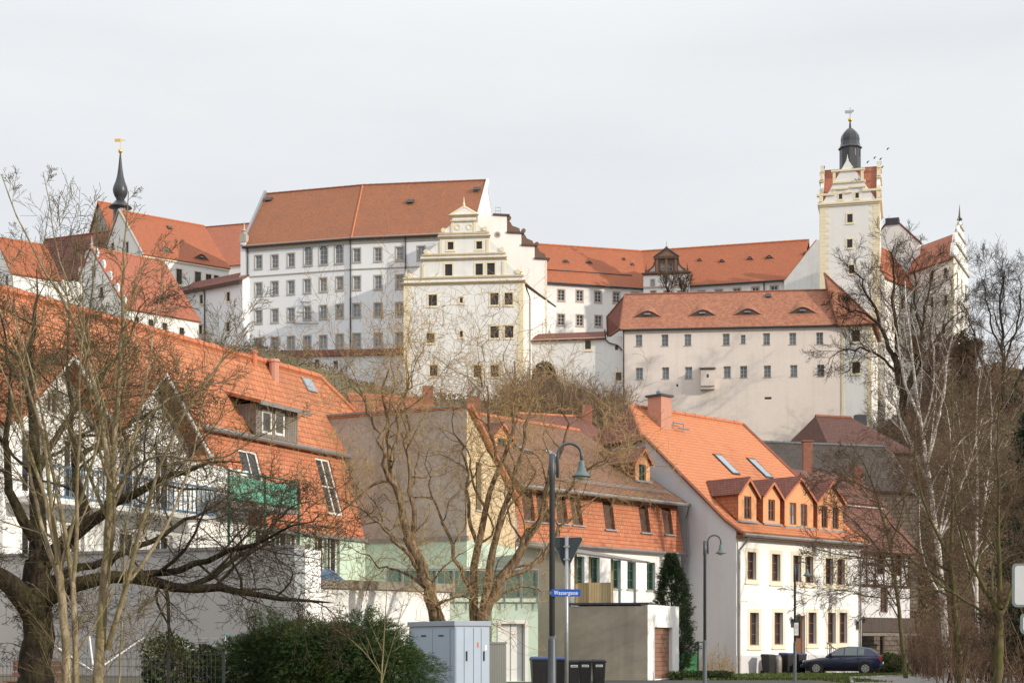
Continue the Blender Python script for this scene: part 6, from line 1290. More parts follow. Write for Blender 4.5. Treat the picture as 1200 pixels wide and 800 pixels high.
# ---- path, pavement, asphalt in the little that shows of the ground
def ground_sheets():
    def sheet(name, pts, z, mat, kind='structure'):
        mb = MB().poly([(x, y, z) for x, y in pts]); setting(name, mb, M[mat], kind)
    sheet('path', [(13.5, 60.5), (30, 60.5), (25.5, 72), (22.6, 80.5), (18.8, 74.5), (15.6, 70.5)], 0.035, 'paver')
    sheet('pavement', [(-8, 52), (14, 56), (12.0, 66.0), (5.0, 65.8), (-1.5, 65.4), (-6, 58)], 0.03, 'asphalt')
    kb = MB()
    for p, q in (((15.55, 70.5), (18.75, 74.5)), ((13.4, 60.5), (15.55, 70.5)), ((18.75, 74.5), (22.5, 80.4))):
        d = (V(q)-V(p)).normalized(); n = V((d.y, -d.x))*0.06; kb.box8([(p[0]-n.x, p[1]-n.y, -0.05), (q[0]-n.x, q[1]-n.y, -0.05), (q[0]+n.x, q[1]+n.y, -0.05), (p[0]+n.x, p[1]+n.y, -0.05), (p[0]-n.x, p[1]-n.y, 0.09), (q[0]-n.x, q[1]-n.y, 0.09), (q[0]+n.x, q[1]+n.y, 0.09), (p[0]+n.x, p[1]+n.y, 0.09)])
    setting('kerb', kb, M['kerb'])
ground_sheets()
# ================================================================== BARE TREES
def _unit(a): return a/np.maximum(np.linalg.norm(a, axis=-1, keepdims=True), 1e-9)
def grow(starts, dirs, lens, N, wob, pull, rng, droop=0.0):
    """N-step random walks for all branches at once -> (B,N+1,3)"""
    P = [starts]; d = _unit(dirs); kick = np.zeros_like(d)
    for i in range(N):
        kick = 0.5*kick + rng.normal(0, wob, d.shape)
        d = _unit(d + kick + np.array([0, 0, pull]) * (1 if droop == 0 else 1) - np.array([0, 0, droop*(i/N)]))
        P.append(P[-1] + d*(lens/N)[:, None])
    return np.stack(P, 1)
def spawn(paths, rads, kmin, kmax, t0, t1, ang, lratio, rng, lpow=0.6, lens=None, rratio=0.6):
    """children along each path"""
    B, n, _ = paths.shape; out_s, out_d, out_l, out_r = [], [], [], []
    plen = np.linalg.norm(np.diff(paths, axis=1), axis=2).sum(1)
    for b in range(B):
        k = rng.integers(kmin, kmax+1)
        if lens is not None: k = max(1, int(k*lens[b]))
        ts = t0+(t1-t0)*(np.arange(k)+rng.random(k))/max(k, 1)
        x = ts*(n-1); i = np.minimum(x.astype(int), n-2); fr = (x-i)[:, None]
        p = paths[b, i]*(1-fr)+paths[b, i+1]*fr; tan = _unit(paths[b, i+1]-paths[b, i])
        r = rads[b, i]*(1-fr[:, 0])+rads[b, i+1]*fr[:, 0]
        v = rng.normal(size=(k, 3)); perp = _unit(v-tan*(v*tan).sum(1, keepdims=True))
        a = np.radians(rng.normal(ang, ang*0.25, k))[:, None]
        out_s.append(p); out_d.append(tan*np.cos(a)+perp*np.sin(a)); out_l.append(plen[b]*lratio*(1.05-ts)**lpow*rng.uniform(0.65, 1.25, k)); out_r.append(r*rratio)
    return np.concatenate(out_s), np.concatenate(out_d), np.concatenate(out_l), np.concatenate(out_r)
def tubes_mesh(name, groups, base, mat):
    """groups: list of (paths (B,N,3), radii (B,N), sides)"""
    V_, F_, off = [], [], 0
    for P, R, S in groups:
        B, N, _ = P.shape
        if B == 0: continue
        T = np.empty_like(P); T[:, 1:-1] = P[:, 2:]-P[:, :-2]; T[:, 0] = P[:, 1]-P[:, 0]; T[:, -1] = P[:, -1]-P[:, -2]; T = _unit(T)
        ref = np.zeros_like(T); ref[..., 0] = 1; m = np.abs(T[:, :, 0]).max(1) > 0.8; ref[m] = (0, 1, 0)
        X = _unit(ref-T*(ref*T).sum(-1, keepdims=True)); Y = np.cross(T, X)
        an = 2*np.pi*np.arange(S)/S; ca, sa = np.cos(an), np.sin(an)
        Q = P[:, :, None, :] + R[:, :, None, None]*(X[:, :, None, :]*ca[None, None, :, None] + Y[:, :, None, :]*sa[None, None, :, None])
        V_.append(Q.reshape(-1, 3)-np.array(base))
        b = np.arange(B)[:, None, None]*(N*S)+np.arange(N-1)[None, :, None]*S; j = np.arange(S)[None, None, :]; j2 = (j+1) % S
        F_.append((np.stack([b+j, b+j2, b+S+j2, b+S+j], -1)+off).reshape(-1, 4)); off += B*N*S
    v = np.concatenate(V_).astype(np.float32); f = np.concatenate(F_).astype(np.int32)
    me = bpy.data.meshes.new(name); me.vertices.add(len(v)); me.vertices.foreach_set('co', v.ravel())
    me.loops.add(f.size); me.loops.foreach_set('vertex_index', f.ravel()); me.polygons.add(len(f))
    me.polygons.foreach_set('loop_start', np.arange(len(f), dtype=np.int32)*4); me.polygons.foreach_set('loop_total', np.full(len(f), 4, dtype=np.int32))
    me.update(calc_edges=True); me.polygons.foreach_set('use_smooth', np.ones(len(f), dtype=bool)); me.materials.append(mat)
    return me
def resample(pts, rad, n, rng, jit=0.0):
    pts = np.array(pts, float); rad = np.array(rad, float); d = np.r_[0, np.cumsum(np.linalg.norm(np.diff(pts, axis=0), axis=1))]
    # smooth through the given points
    x = np.linspace(0, d[-1], n); q = np.stack([np.interp(x, d, pts[:, i]) for i in range(3)], 1)
    for _ in range(3): q[1:-1] = 0.25*q[:-2]+0.5*q[1:-1]+0.25*q[2:]
    if jit: q[1:] += rng.normal(0, jit, (n-1, 3))*np.linspace(0.3, 1, n-1)[:, None]
    return q, np.interp(x, d, rad)
def taper(r0, N, tip, pw=0.9):
    t = np.linspace(0, 1, N)[None, :]; return np.maximum(r0[:, None]*(1-t)**pw, tip)
def tree(name, label, base, stems, levels, trunk_mat, twig_mat, seed, tip=0.006, n0=14, jit=0.0, group=None, sides0=9, keep=0, limbs_in_trunk=1):
    """stems: explicit limbs [(points, radii)]; levels: dicts for the generations that grow on them"""
    rng = np.random.default_rng(seed); t = thing(name, label, 'tree', base, group)
    P0, R0 = zip(*[resample(p, r, n0, rng, jit) for p, r in stems]); P0, R0 = np.stack(P0), np.stack(R0)
    tr = [(P0, R0, sides0)]; tw = []; P, R = P0, R0
    for li, L in enumerate(levels):
        ln = None
        if L.get('per_m'):
            ln = np.linalg.norm(np.diff(P, axis=1), axis=2).sum(1)
        s, d, l, r = spawn(P, R, *L['k'], L.get('t0', 0.25), L.get('t1', 1.0), L.get('ang', 45), L['lr'], rng, L.get('lpow', 0.6), ln, L.get('rr', 0.6))
        if 'len' in L: l = rng.uniform(*L['len'], len(l))
        r = np.minimum(r, l*L.get('rl', 0.02)); r = np.maximum(r, tip*1.3)
        N = L.get('N', 5); Q = grow(s, d, l, N, L.get('wob', 0.12), L.get('up', 0.05), rng, L.get('droop', 0.0)); RR = taper(r, N+1, tip, L.get('pw', 0.85))
        (tr if li < limbs_in_trunk else tw).append((Q, RR, L.get('sides', 3)))
        if L.get('both'): P = np.concatenate([_re(P, N+1), Q]); R = np.concatenate([_re2(R, N+1), RR])
        else: P, R = Q, RR
    o = bpy.data.objects.new('trunk', tubes_mesh('trunk', tr, base, M[trunk_mat])); COL.objects.link(o); o.parent = t; BASE[o.name] = V(base)
    if tw:
        c = bpy.data.objects.new('crown', tubes_mesh('crown', tw, base, M[twig_mat])); COL.objects.link(c); c.parent = t; BASE[c.name] = V(base)
    return t
def _re(P, n): 
    x = np.linspace(0, P.shape[1]-1, n); i = np.minimum(x.astype(int), P.shape[1]-2); f = (x-i)[None, :, None]; return P[:, i]*(1-f)+P[:, i+1]*f
def _re2(R, n):
    x = np.linspace(0, R.shape[1]-1, n); i = np.minimum(x.astype(int), R.shape[1]-2); f = (x-i)[None, :]; return R[:, i]*(1-f)+R[:, i+1]*f
SCALE_R = [1.0]
def S(Y, pts, r0, r1, dy=0.0):
    """a limb seen through photo pixels at depth Y, wandering dy metres in depth towards its tip"""
    n = len(pts); return ([tuple(P3(px, py, Y+dy*i/max(1, n-1))) for i, (px, py) in enumerate(pts)], list(np.linspace(r0, r1, n)*SCALE_R[0]))

# ---- old dark tree at far left
def left_dark_tree():
    SCALE_R[0] = 0.84; Y = 33; stems = [S(Y, [(38, 842), (40, 790), (44, 740), (46, 700), (46, 660)], 0.48, 0.32),
        S(Y, [(42, 722), (22, 692), (0, 672), (-25, 655), (-60, 640), (-110, 620)], 0.34, 0.05, -2), S(Y, [(46, 670), (46, 630), (42, 580), (40, 520), (34, 450), (36, 380), (44, 320)], 0.28, 0.012, 1),
        S(Y, [(46, 640), (30, 612), (12, 590), (6, 560), (8, 520), (14, 470), (10, 420), (-6, 360)], 0.17, 0.012, -1), S(Y, [(50, 660), (70, 640), (95, 625), (108, 605), (98, 585), (90, 565), (84, 530), (86, 480), (76, 430), (84, 370)], 0.24, 0.012, 2),
        S(Y, [(52, 655), (80, 635), (108, 610), (130, 592), (160, 575), (190, 562), (215, 548), (245, 540), (285, 545)], 0.2, 0.010, -2), S(Y, [(48, 705), (75, 685), (110, 674), (150, 676), (190, 683), (230, 690), (270, 690), (310, 693), (345, 698), (375, 712), (395, 706)], 0.22, 0.008, -1.5),
        S(Y, [(150, 677), (185, 668), (225, 668), (260, 650), (285, 640), (320, 628), (345, 618), (375, 600)], 0.11, 0.008, -3), S(Y, [(215, 688), (250, 676), (275, 655), (300, 640), (330, 600), (360, 585)], 0.09, 0.015, 1),
        S(Y, [(44, 690), (80, 668), (125, 655), (170, 640), (205, 615), (235, 600), (275, 575)], 0.13, 0.02, 2), S(Y, [(86, 545), (110, 520), (150, 500), (190, 470), (225, 455)], 0.08, 0.010, 2), S(Y, [(40, 560), (70, 500), (110, 455), (150, 400), (170, 350)], 0.10, 0.010, 2)]
    L = [dict(k=(9, 12), t0=0.3, ang=58, lr=0.52, lpow=0.4, N=8, wob=0.17, up=0.02, rl=0.015, sides=4, rr=0.45), dict(k=(8, 11), t0=0.12, ang=52, lr=0.62, lpow=0.4, N=6, wob=0.18, up=0.0, rl=0.008), dict(k=(6, 8), t0=0.1, ang=48, lr=0.60, lpow=0.4, N=4, wob=0.16, up=0.0, rl=0.007), dict(k=(1, 2), t0=0.2, ang=45, lr=0.6, N=3, wob=0.2, up=0.0, rl=0.010)]
    tree('old_tree', 'old dark-barked bare tree with thick trunk and low sweeping limbs at far left', up(W(40, Y), 0), stems, L, 'bark_dark', 'twig_dark', 3, tip=0.0042, n0=16, jit=0.05, sides0=10)
left_dark_tree()

# ---- pale many-stemmed young trees in front of it
def left_pale_trees():
    SCALE_R[0] = 0.7; Y = 26
    st = [S(Y, [(80, 880), (79, 800), (76, 735), (73, 690), (70, 660)], 0.125, 0.09), S(Y, [(72, 680), (66, 640), (58, 600), (45, 560), (30, 515), (14, 460), (-8, 400)], 0.075, 0.015, 1), S(Y, [(71, 665), (63, 610), (58, 570), (52, 520), (40, 470), (25, 430), (8, 380), (-15, 330)], 0.065, 0.012, -1),
          S(Y, [(88, 880), (89, 800), (88, 720), (86, 670), (78, 620), (64, 570), (56, 520), (48, 470), (30, 400), (8, 345)], 0.09, 0.012, 1.5), S(Y, [(72, 690), (60, 655), (45, 600), (32, 550), (28, 500), (22, 440), (20, 370), (10, 300)], 0.06, 0.01, 2), S(Y, [(86, 680), (92, 620), (88, 560), (96, 500), (92, 430), (100, 360), (96, 300)], 0.055, 0.008, -2),
          S(Y, [(70, 670), (85, 610), (105, 560), (118, 500), (135, 440), (150, 380)], 0.05, 0.008, -1)]
    L = [dict(k=(9, 12), t0=0.15, ang=36, lr=0.42, lpow=0.7, N=9, wob=0.035, up=0.025, rl=0.0075, sides=4, rr=0.4), dict(k=(8, 11), t0=0.12, ang=42, lr=0.55, lpow=0.4, N=7, wob=0.05, up=0.02, rl=0.006), dict(k=(4, 6), t0=0.15, ang=42, lr=0.5, lpow=0.4, N=4, wob=0.06, up=0.01, rl=0.006)]
    tree('young_tree', 'pale slim double-stemmed bare tree leaning left beside the old dark trunk', up(W(80, Y), 0), st, L, 'bark_light', 'twig_light', 5, tip=0.0034, n0=16, jit=0.02, sides0=8)
    Y = 27
    st = [S(Y, [(112, 880), (115, 800), (118, 740), (122, 690), (127, 640), (130, 590), (130, 560)], 0.15, 0.10), S(Y, [(130, 570), (125, 520), (118, 475), (108, 436), (95, 395), (78, 355), (52, 315), (25, 270), (2, 205)], 0.085, 0.012, 1.5), S(Y, [(131, 565), (134, 510), (139, 450), (142, 385), (145, 330), (148, 280), (150, 225)], 0.08, 0.01, -1),
          S(Y, [(122, 700), (132, 650), (136, 600), (134, 560), (128, 500), (112, 430), (88, 360), (60, 270), (50, 200)], 0.05, 0.008, -2), S(Y, [(128, 610), (112, 575), (98, 540), (86, 505), (60, 460), (30, 425), (5, 400)], 0.05, 0.008, 1), S(Y, [(131, 600), (150, 560), (158, 510), (170, 455), (178, 400), (190, 345), (192, 290)], 0.05, 0.008, 1.5),
          S(Y, [(126, 760), (138, 715), (152, 680), (160, 640), (170, 595), (186, 545), (215, 480), (250, 430), (300, 380)], 0.075, 0.01, -1.5), S(Y, [(152, 680), (175, 655), (195, 615), (210, 585), (225, 545), (232, 490), (255, 420), (300, 350)], 0.05, 0.008, 2), S(Y, [(130, 585), (142, 540), (160, 500), (195, 465), (245, 450), (290, 440)], 0.05, 0.008, 2),
          S(Y, [(135, 880), (140, 790), (145, 715), (150, 650), (165, 600)], 0.03, 0.008), S(Y, [(130, 570), (112, 510), (100, 440), (104, 370), (110, 310), (118, 250)], 0.045, 0.008, -3), S(Y, [(133, 580), (150, 545), (190, 530), (240, 545), (290, 520), (350, 490)], 0.045, 0.008, -2)]
    tree('young_tree', 'pale taller bare tree with several straight olive stems fanning up at left', up(W(113, Y), 0), st, L, 'bark_light', 'twig_light', 9, tip=0.0034, n0=16, jit=0.02, sides0=8)
left_pale_trees()

# ---- two twisted willows in the middle
def willows():
    L = [dict(k=(6, 8), t0=0.25, ang=50, len=(1.4, 3.8), lr=1, N=12, wob=0.26, up=0.10, rl=0.014, sides=4, rr=0.5), dict(k=(7, 10), t0=0.12, ang=48, len=(0.6, 2.2), lr=1, N=9, wob=0.30, up=0.10, rl=0.008), dict(k=(5, 7), t0=0.1, ang=48, len=(0.3, 1.1), lr=1, N=6, wob=0.34, up=0.10, rl=0.007)]
    SCALE_R[0] = 0.72; Y = 47
    st = [S(Y, [(530, 815), (524, 760), (512, 722), (500, 690), (488, 655), (478, 625)], 0.36, 0.22), S(Y, [(480, 632), (470, 600), (462, 565), (456, 535), (455, 500), (448, 470), (452, 430)], 0.19, 0.03, 1), S(Y, [(462, 568), (448, 545), (452, 515), (435, 495), (428, 465), (412, 440)], 0.12, 0.02, -1),
          S(Y, [(492, 668), (470, 640), (445, 612), (415, 592), (385, 580)], 0.10, 0.015, -1), S(Y, [(482, 640), (490, 605), (476, 570), (482, 530), (474, 490), (484, 450), (478, 410)], 0.13, 0.02, 1.5), S(Y, [(458, 540), (470, 510), (466, 480), (480, 455), (490, 420)], 0.09, 0.015, 1), S(Y, [(500, 690), (475, 668), (450, 668), (430, 650), (400, 640)], 0.07, 0.012, 1)]
    tree('corkscrew_willow', 'twisted bare willow leaning left behind the blue-grey cabinet, in front of the fire wall', up(W(530, Y), 0), st, L, 'bark_warm', 'twig_warm', 21, tip=0.0050, n0=16, jit=0.10, sides0=9)
    Y = 49
    st = [S(Y, [(556, 815), (556, 760), (562, 725), (575, 700), (592, 676), (608, 652), (622, 620)], 0.34, 0.17), S(Y, [(556, 760), (553, 715), (552, 680), (560, 645), (566, 610), (575, 580), (588, 545), (592, 505), (606, 465), (604, 420)], 0.24, 0.03, 1), S(Y, [(566, 715), (574, 670), (578, 630), (592, 595), (600, 560), (620, 525), (618, 480), (634, 440)], 0.2, 0.025, -1),
          S(Y, [(592, 676), (620, 668), (645, 640), (662, 610), (690, 590), (720, 575)], 0.12, 0.015, 1), S(Y, [(615, 640), (638, 600), (640, 560), (660, 525), (664, 480), (650, 440)], 0.13, 0.02, -1), S(Y, [(560, 640), (545, 600), (552, 565), (540, 530), (528, 500), (530, 460)], 0.10, 0.015, 1), S(Y, [(556, 700), (535, 655), (525, 620), (510, 590), (498, 560), (505, 520)], 0.11, 0.015, 1.5),
          S(Y, [(622, 620), (650, 590), (680, 555), (700, 540), (735, 520)], 0.09, 0.012, -1.5), S(Y, [(588, 545), (570, 510), (575, 470), (560, 430), (566, 395)], 0.08, 0.012, -1)]
    tree('corkscrew_willow', 'broad twisted bare willow with three thick limbs left of the street lamp', up(W(558, Y), 0), st, L, 'bark_warm', 'twig_warm', 25, tip=0.0050, n0=16, jit=0.10, sides0=9)
willows()
def sapling():
    SCALE_R[0] = 1.0; Y = 32; st = [S(Y, [(444, 850), (447, 790), (450, 750), (452, 705), (456, 660)], 0.022, 0.005), S(Y, [(447, 800), (456, 765), (466, 735), (474, 700)], 0.016, 0.004), S(Y, [(447, 790), (430, 765), (408, 745), (390, 735)], 0.014, 0.004)]
    tree('sapling', 'thin bare sapling standing in front of the right end of the conifer hedge', up(W(444, Y), 0), st, [dict(k=(4, 6), t0=0.2, ang=38, lr=0.4, N=5, wob=0.1, up=0.03, rl=0.010), dict(k=(2, 4), t0=0.2, ang=40, lr=0.5, N=4, wob=0.1, up=0.02, rl=0.01)], 'bark_light', 'twig_light', 77, tip=0.004, n0=8, sides0=6)
sapling()

# ---- trees at the right
def right_trees():
    L = [dict(k=(11, 14), t0=0.2, ang=32, lr=0.42, lpow=0.4, N=7, wob=0.07, up=0.03, rl=0.010, sides=4, rr=0.4), dict(k=(9, 12), t0=0.15, ang=40, lr=0.55, lpow=0.4, N=6, wob=0.10, up=0.0, rl=0.007, droop=0.10), dict(k=(4, 6), t0=0.15, ang=40, lr=0.6, lpow=0.4, N=5, wob=0.1, up=0.0, rl=0.007, droop=0.2)]
    SCALE_R[0] = 0.78; Y = 74
    st = [S(Y, [(1112, 800), (1108, 740), (1104, 690), (1100, 630), (1092, 580), (1084, 530), (1077, 480), (1070, 430), (1065, 385), (1060, 330)], 0.24, 0.03), S(Y, [(1090, 570), (1075, 535), (1060, 500), (1045, 465), (1030, 430), (1018, 405)], 0.12, 0.02, 1), S(Y, [(1086, 545), (1098, 500), (1108, 455), (1112, 410), (1120, 370)], 0.11, 0.02, -1),
          S(Y, [(1098, 620), (1080, 590), (1062, 560), (1048, 535), (1035, 520)], 0.09, 0.02, 1), S(Y, [(1100, 630), (1118, 590), (1130, 560), (1142, 530), (1150, 490)], 0.08, 0.015, 1), S(Y, [(1078, 490), (1062, 455), (1055, 420), (1048, 380), (1040, 350)], 0.09, 0.015, -1), S(Y, [(1080, 505), (1092, 470), (1096, 430), (1092, 390), (1096, 345)], 0.07, 0.012, 1)]
    tree('birch_tree', 'tall white-barked birch rising in front of the brushy slope at right', up(W(1110, Y), 0), st, L, 'bark_birch', 'twig_brown', 31, tip=0.006, n0=16, jit=0.04)
    st = [S(82, [(1146, 790), (1145, 720), (1143, 640), (1146, 560), (1142, 490), (1148, 430)], 0.16, 0.02), S(82, [(1144, 640), (1155, 590), (1160, 540), (1164, 490), (1160, 440)], 0.08, 0.015, 1), S(82, [(1145, 600), (1132, 560), (1128, 515), (1120, 470)], 0.07, 0.012, 1)]
    tree('birch_tree', 'thinner birch with slender pale stem between tall birch and dark conifer', up(W(1146, 82), 0), st, L, 'bark_birch', 'twig_brown', 33, tip=0.006, n0=14, jit=0.04)
    L2 = [dict(k=(11, 14), t0=0.2, ang=42, lr=0.48, lpow=0.4, N=7, wob=0.10, up=0.02, rl=0.010, sides=4, rr=0.45), dict(k=(9, 11), t0=0.12, ang=42, lr=0.55, lpow=0.4, N=6, wob=0.13, up=0.0, rl=0.008), dict(k=(6, 8), t0=0.15, ang=42, lr=0.55, lpow=0.4, N=4, wob=0.12, up=0.0, rl=0.008)]
    SCALE_R[0] = 0.85; Y = 58
    st = [S(Y, [(1128, 830), (1124, 780), (1120, 730), (1116, 690), (1114, 650)], 0.17, 0.12), S(Y, [(1116, 690), (1090, 665), (1060, 655), (1020, 655), (980, 650), (955, 640)], 0.07, 0.012, 1), S(Y, [(1115, 655), (1095, 620), (1080, 585), (1072, 540), (1070, 490)], 0.08, 0.012, -1), S(Y, [(1114, 655), (1118, 600), (1112, 540), (1118, 480), (1115, 430)], 0.09, 0.012, 1), S(Y, [(1118, 710), (1140, 680), (1150, 640), (1165, 590), (1168, 540)], 0.08, 0.012, 1),
          S(Y, [(1115, 670), (1085, 655), (1055, 625), (1030, 595), (1000, 565), (985, 540)], 0.06, 0.01, 2), S(Y, [(1117, 700), (1095, 690), (1070, 690), (1040, 680), (1010, 690)], 0.05, 0.01, -1)]
    tree('lime_tree', 'bare young tree with mossy trunk and branches reaching left towards the white house', up(W(1128, Y), 0), st, L2, 'bark_moss', 'twig_brown', 37, tip=0.0065, n0=14, jit=0.04)
    Y = 50
    st = [S(Y, [(1166, 840), (1169, 790), (1171, 745), (1172, 712)], 0.20, 0.16), S(Y, [(1172, 720), (1156, 692), (1140, 665), (1126, 630), (1118, 590), (1112, 545)], 0.10, 0.014, 1), S(Y, [(1172, 712), (1172, 670), (1168, 620), (1172, 560), (1168, 500), (1172, 450)], 0.11, 0.012, -1), S(Y, [(1173, 720), (1186, 690), (1200, 655), (1215, 610), (1225, 560)], 0.10, 0.014, 1), S(Y, [(1170, 735), (1145, 710), (1120, 695), (1090, 680), (1065, 650), (1040, 640)], 0.07, 0.01, 1), S(Y, [(1160, 700), (1165, 650), (1180, 600), (1190, 540)], 0.06, 0.01, 2)]
    tree('lime_tree', 'bare tree with forked mossy trunk nearest the road signs at right', up(W(1167, Y), 0), st, L2, 'bark_moss', 'twig_brown', 41, tip=0.006, n0=14, jit=0.04)
    Y = 70
    st = [S(Y, [(1062, 800), (1056, 740), (1050, 680), (1042, 630), (1030, 580), (1015, 545), (998, 520)], 0.13, 0.02), S(Y, [(1050, 680), (1035, 650), (1015, 625), (990, 600), (965, 590)], 0.06, 0.01, 1), S(Y, [(1044, 640), (1058, 600), (1062, 555), (1070, 510)], 0.06, 0.01, -1), S(Y, [(1030, 580), (1005, 565), (975, 560), (945, 570)], 0.05, 0.01, 1), S(Y, [(1052, 700), (1020, 700), (990, 690), (960, 695), (935, 700)], 0.045, 0.008, -1)]
    tree('leaning_tree', 'leaning green-barked bare tree in front of the half-timbered house', up(W(1062, Y), 0), st, L2, 'bark_moss', 'twig_brown', 43, tip=0.0065, n0=14, jit=0.04)
    # trees on the castle slope
    L3 = [dict(k=(10, 13), t0=0.25, ang=42, lr=0.44, lpow=0.3, N=7, wob=0.11, up=0.06, rl=0.014, sides=4, rr=0.5), dict(k=(8, 11), t0=0.2, ang=40, lr=0.60, lpow=0.3, N=6, wob=0.12, up=0.05, rl=0.009), dict(k=(7, 9), t0=0.15, ang=40, lr=0.62, lpow=0.3, N=5, wob=0.12, up=0.04, rl=0.008)]
    SCALE_R[0] = 0.7; Y = 176
    st = [S(Y, [(1062, 530), (1060, 480), (1055, 445), (1048, 415)], 0.75, 0.5), S(Y, [(1050, 425), (1036, 395), (1028, 365), (1012, 335), (1000, 310)], 0.42, 0.08, 3), S(Y, [(1050, 420), (1052, 385), (1044, 350), (1050, 315), (1046, 288)], 0.4, 0.07, -3), S(Y, [(1058, 470), (1072, 430), (1082, 390), (1086, 350), (1096, 310)], 0.42, 0.07, 3), S(Y, [(1054, 440), (1030, 415), (1005, 405), (985, 410), (968, 425)], 0.25, 0.05, -3), S(Y, [(1062, 460), (1085, 415), (1105, 385), (1122, 365), (1138, 360)], 0.28, 0.05, 2), S(Y, [(1030, 380), (1010, 365), (990, 362), (978, 352)], 0.2, 0.04, 1), S(Y, [(1082, 395), (1070, 355), (1074, 315), (1066, 285)], 0.22, 0.04, 2)]
    tree('castle_tree', 'large spreading bare tree on the slope below the tower', up(W(1062, Y), terrain(*W(1062, Y))), st, L3, 'bark_dark', 'twig_dark', 51, tip=0.013, n0=14, jit=0.15)
    Y = 165
    st = [S(Y, [(1174, 560), (1176, 515), (1177, 480)], 0.6, 0.45), S(Y, [(1177, 485), (1174, 440), (1176, 395), (1172, 350), (1178, 315)], 0.36, 0.07, 2), S(Y, [(1176, 480), (1160, 445), (1148, 415), (1138, 385), (1130, 355)], 0.28, 0.05, -2), S(Y, [(1177, 485), (1192, 450), (1208, 420), (1220, 385), (1225, 350)], 0.3, 0.05, 2), S(Y, [(1175, 430), (1190, 390), (1198, 350), (1196, 315)], 0.2, 0.04, -1), S(Y, [(1175, 415), (1160, 375), (1152, 340), (1156, 315)], 0.18, 0.04, 2), S(Y, [(1177, 480), (1200, 470), (1225, 455)], 0.2, 0.04, 2)]
    tree('castle_tree', 'bare tree standing alone against the sky at the far right edge', up(W(1174, Y), terrain(*W(1174, Y))), st, L3, 'bark_dark', 'twig_dark', 55, tip=0.012, n0=12, jit=0.15)
    for i, (px, Y, top, lab, sd) in enumerate(((1090, 168, 395, 'smaller bare tree with upright crown right of the big one below the tower', 61), (1135, 172, 400, 'dense dark bare tree beside the ornate pinnacled castle gable', 63), (783, 214, 318, 'small bare tree in front of the renaissance gablet', 67), (802, 213, 322, 'small bushy bare tree right of the renaissance gablet', 69))):
        b = W(px, Y); zb = terrain(*b) if Y < 200 else Zp(360, Y); zt = Zp(top, Y); h = zt-zb; rr = 0.022*h
        st = [([(b.x, b.y, zb-0.3), (b.x+0.1, b.y, zb+h*0.3), (b.x-0.1, b.y, zb+h*0.55)], [rr, rr*0.8, rr*0.6])]
        for k in range(5): a = k*1.3+sd; st.append(([(b.x, b.y, zb+h*(0.3+0.05*k)), (b.x+math.cos(a)*h*0.14, b.y+math.sin(a)*h*0.14, zb+h*0.6), (b.x+math.cos(a)*h*0.22, b.y+math.sin(a)*h*0.2, zb+h*0.95)], [rr*0.6, rr*0.4, rr*0.1]))
        tree('slope_tree', lab, up(b, zb), st, L3[:3] if Y < 200 else L3[:2], 'bark_dark', 'twig_brown', sd, tip=0.014 if Y < 200 else 0.018, n0=10, jit=0.08)
right_trees()

# ---- brushwood that nobody could count
def scrub(name, spots, seed, mat='scrub', tip=0.012, stems=9, kids=(5, 7)):
    rng = np.random.default_rng(seed); S_, D_, L_ = [], [], []
    for x, y, h in spots:
        z = terrain(x, y)-0.1
        for k in range(stems):
            a = rng.uniform(0, 2*np.pi); sp = abs(rng.normal(0, 0.38)); S_.append((x+rng.normal(0, 0.35), y+rng.normal(0, 0.35), z)); D_.append((np.cos(a)*sp, np.sin(a)*sp, 1)); L_.append(h*rng.uniform(0.5, 1.1))
    S_, D_, L_ = np.array(S_, float), np.array(D_, float), np.array(L_, float)
    P = grow(S_, D_, L_, 6, 0.11, 0.0, rng); R = taper(np.maximum(L_*0.010, tip), 7, tip)
    s, d, l, r = spawn(P, R, *kids, 0.15, 1.0, 38, 0.42, rng); P2 = grow(s, d, l, 4, 0.14, 0.02, rng); R2 = taper(np.full(len(l), tip*1.2), 5, tip*0.8)
    s, d, l, r = spawn(P2, R2, 2, 4, 0.15, 1.0, 40, 0.5, rng); P3_ = grow(s, d, l, 2, 0.12, 0.0, rng); R3 = np.full((len(l), 3), tip*0.7)
    me = tubes_mesh(name, [(P, R, 3), (P2, R2, 3), (P3_, R3, 3)], (0, 0, 0), M[mat]); o = bpy.data.objects.new(name, me); COL.objects.link(o); o['kind'] = 'stuff'; return o
def spots(n, pxr, Yr, hr, seed):
    rng = np.random.default_rng(seed); out = []
    for _ in range(n):
        Y = rng.uniform(*Yr); px = rng.uniform(*pxr); p = W(px, Y); out.append((p.x, p.y, rng.uniform(*hr)))
    return out
scrub('hillside_scrub', spots(330, (1015, 1400), (108, 184), (2.0, 5.5), 1), 71, 'scrub', 0.016, 6)
scrub('wall_scrub', spots(150, (592, 732), (168, 191), (2.5, 6.5), 2), 72, 'scrub', 0.02, 8)
scrub('roadside_thicket', spots(110, (1075, 1230), (56, 92), (1.5, 4.5), 3), 73, 'twig_brown', 0.008, 8)
scrub('terrace_scrub', spots(80, (230, 560), (120, 194), (1.5, 4.0), 4), 74, 'scrub', 0.02, 7)
scrub('garden_twigs', spots(7, (822, 858), (72, 78), (1.0, 1.9), 5), 75, 'twig_warm', 0.006, 8)

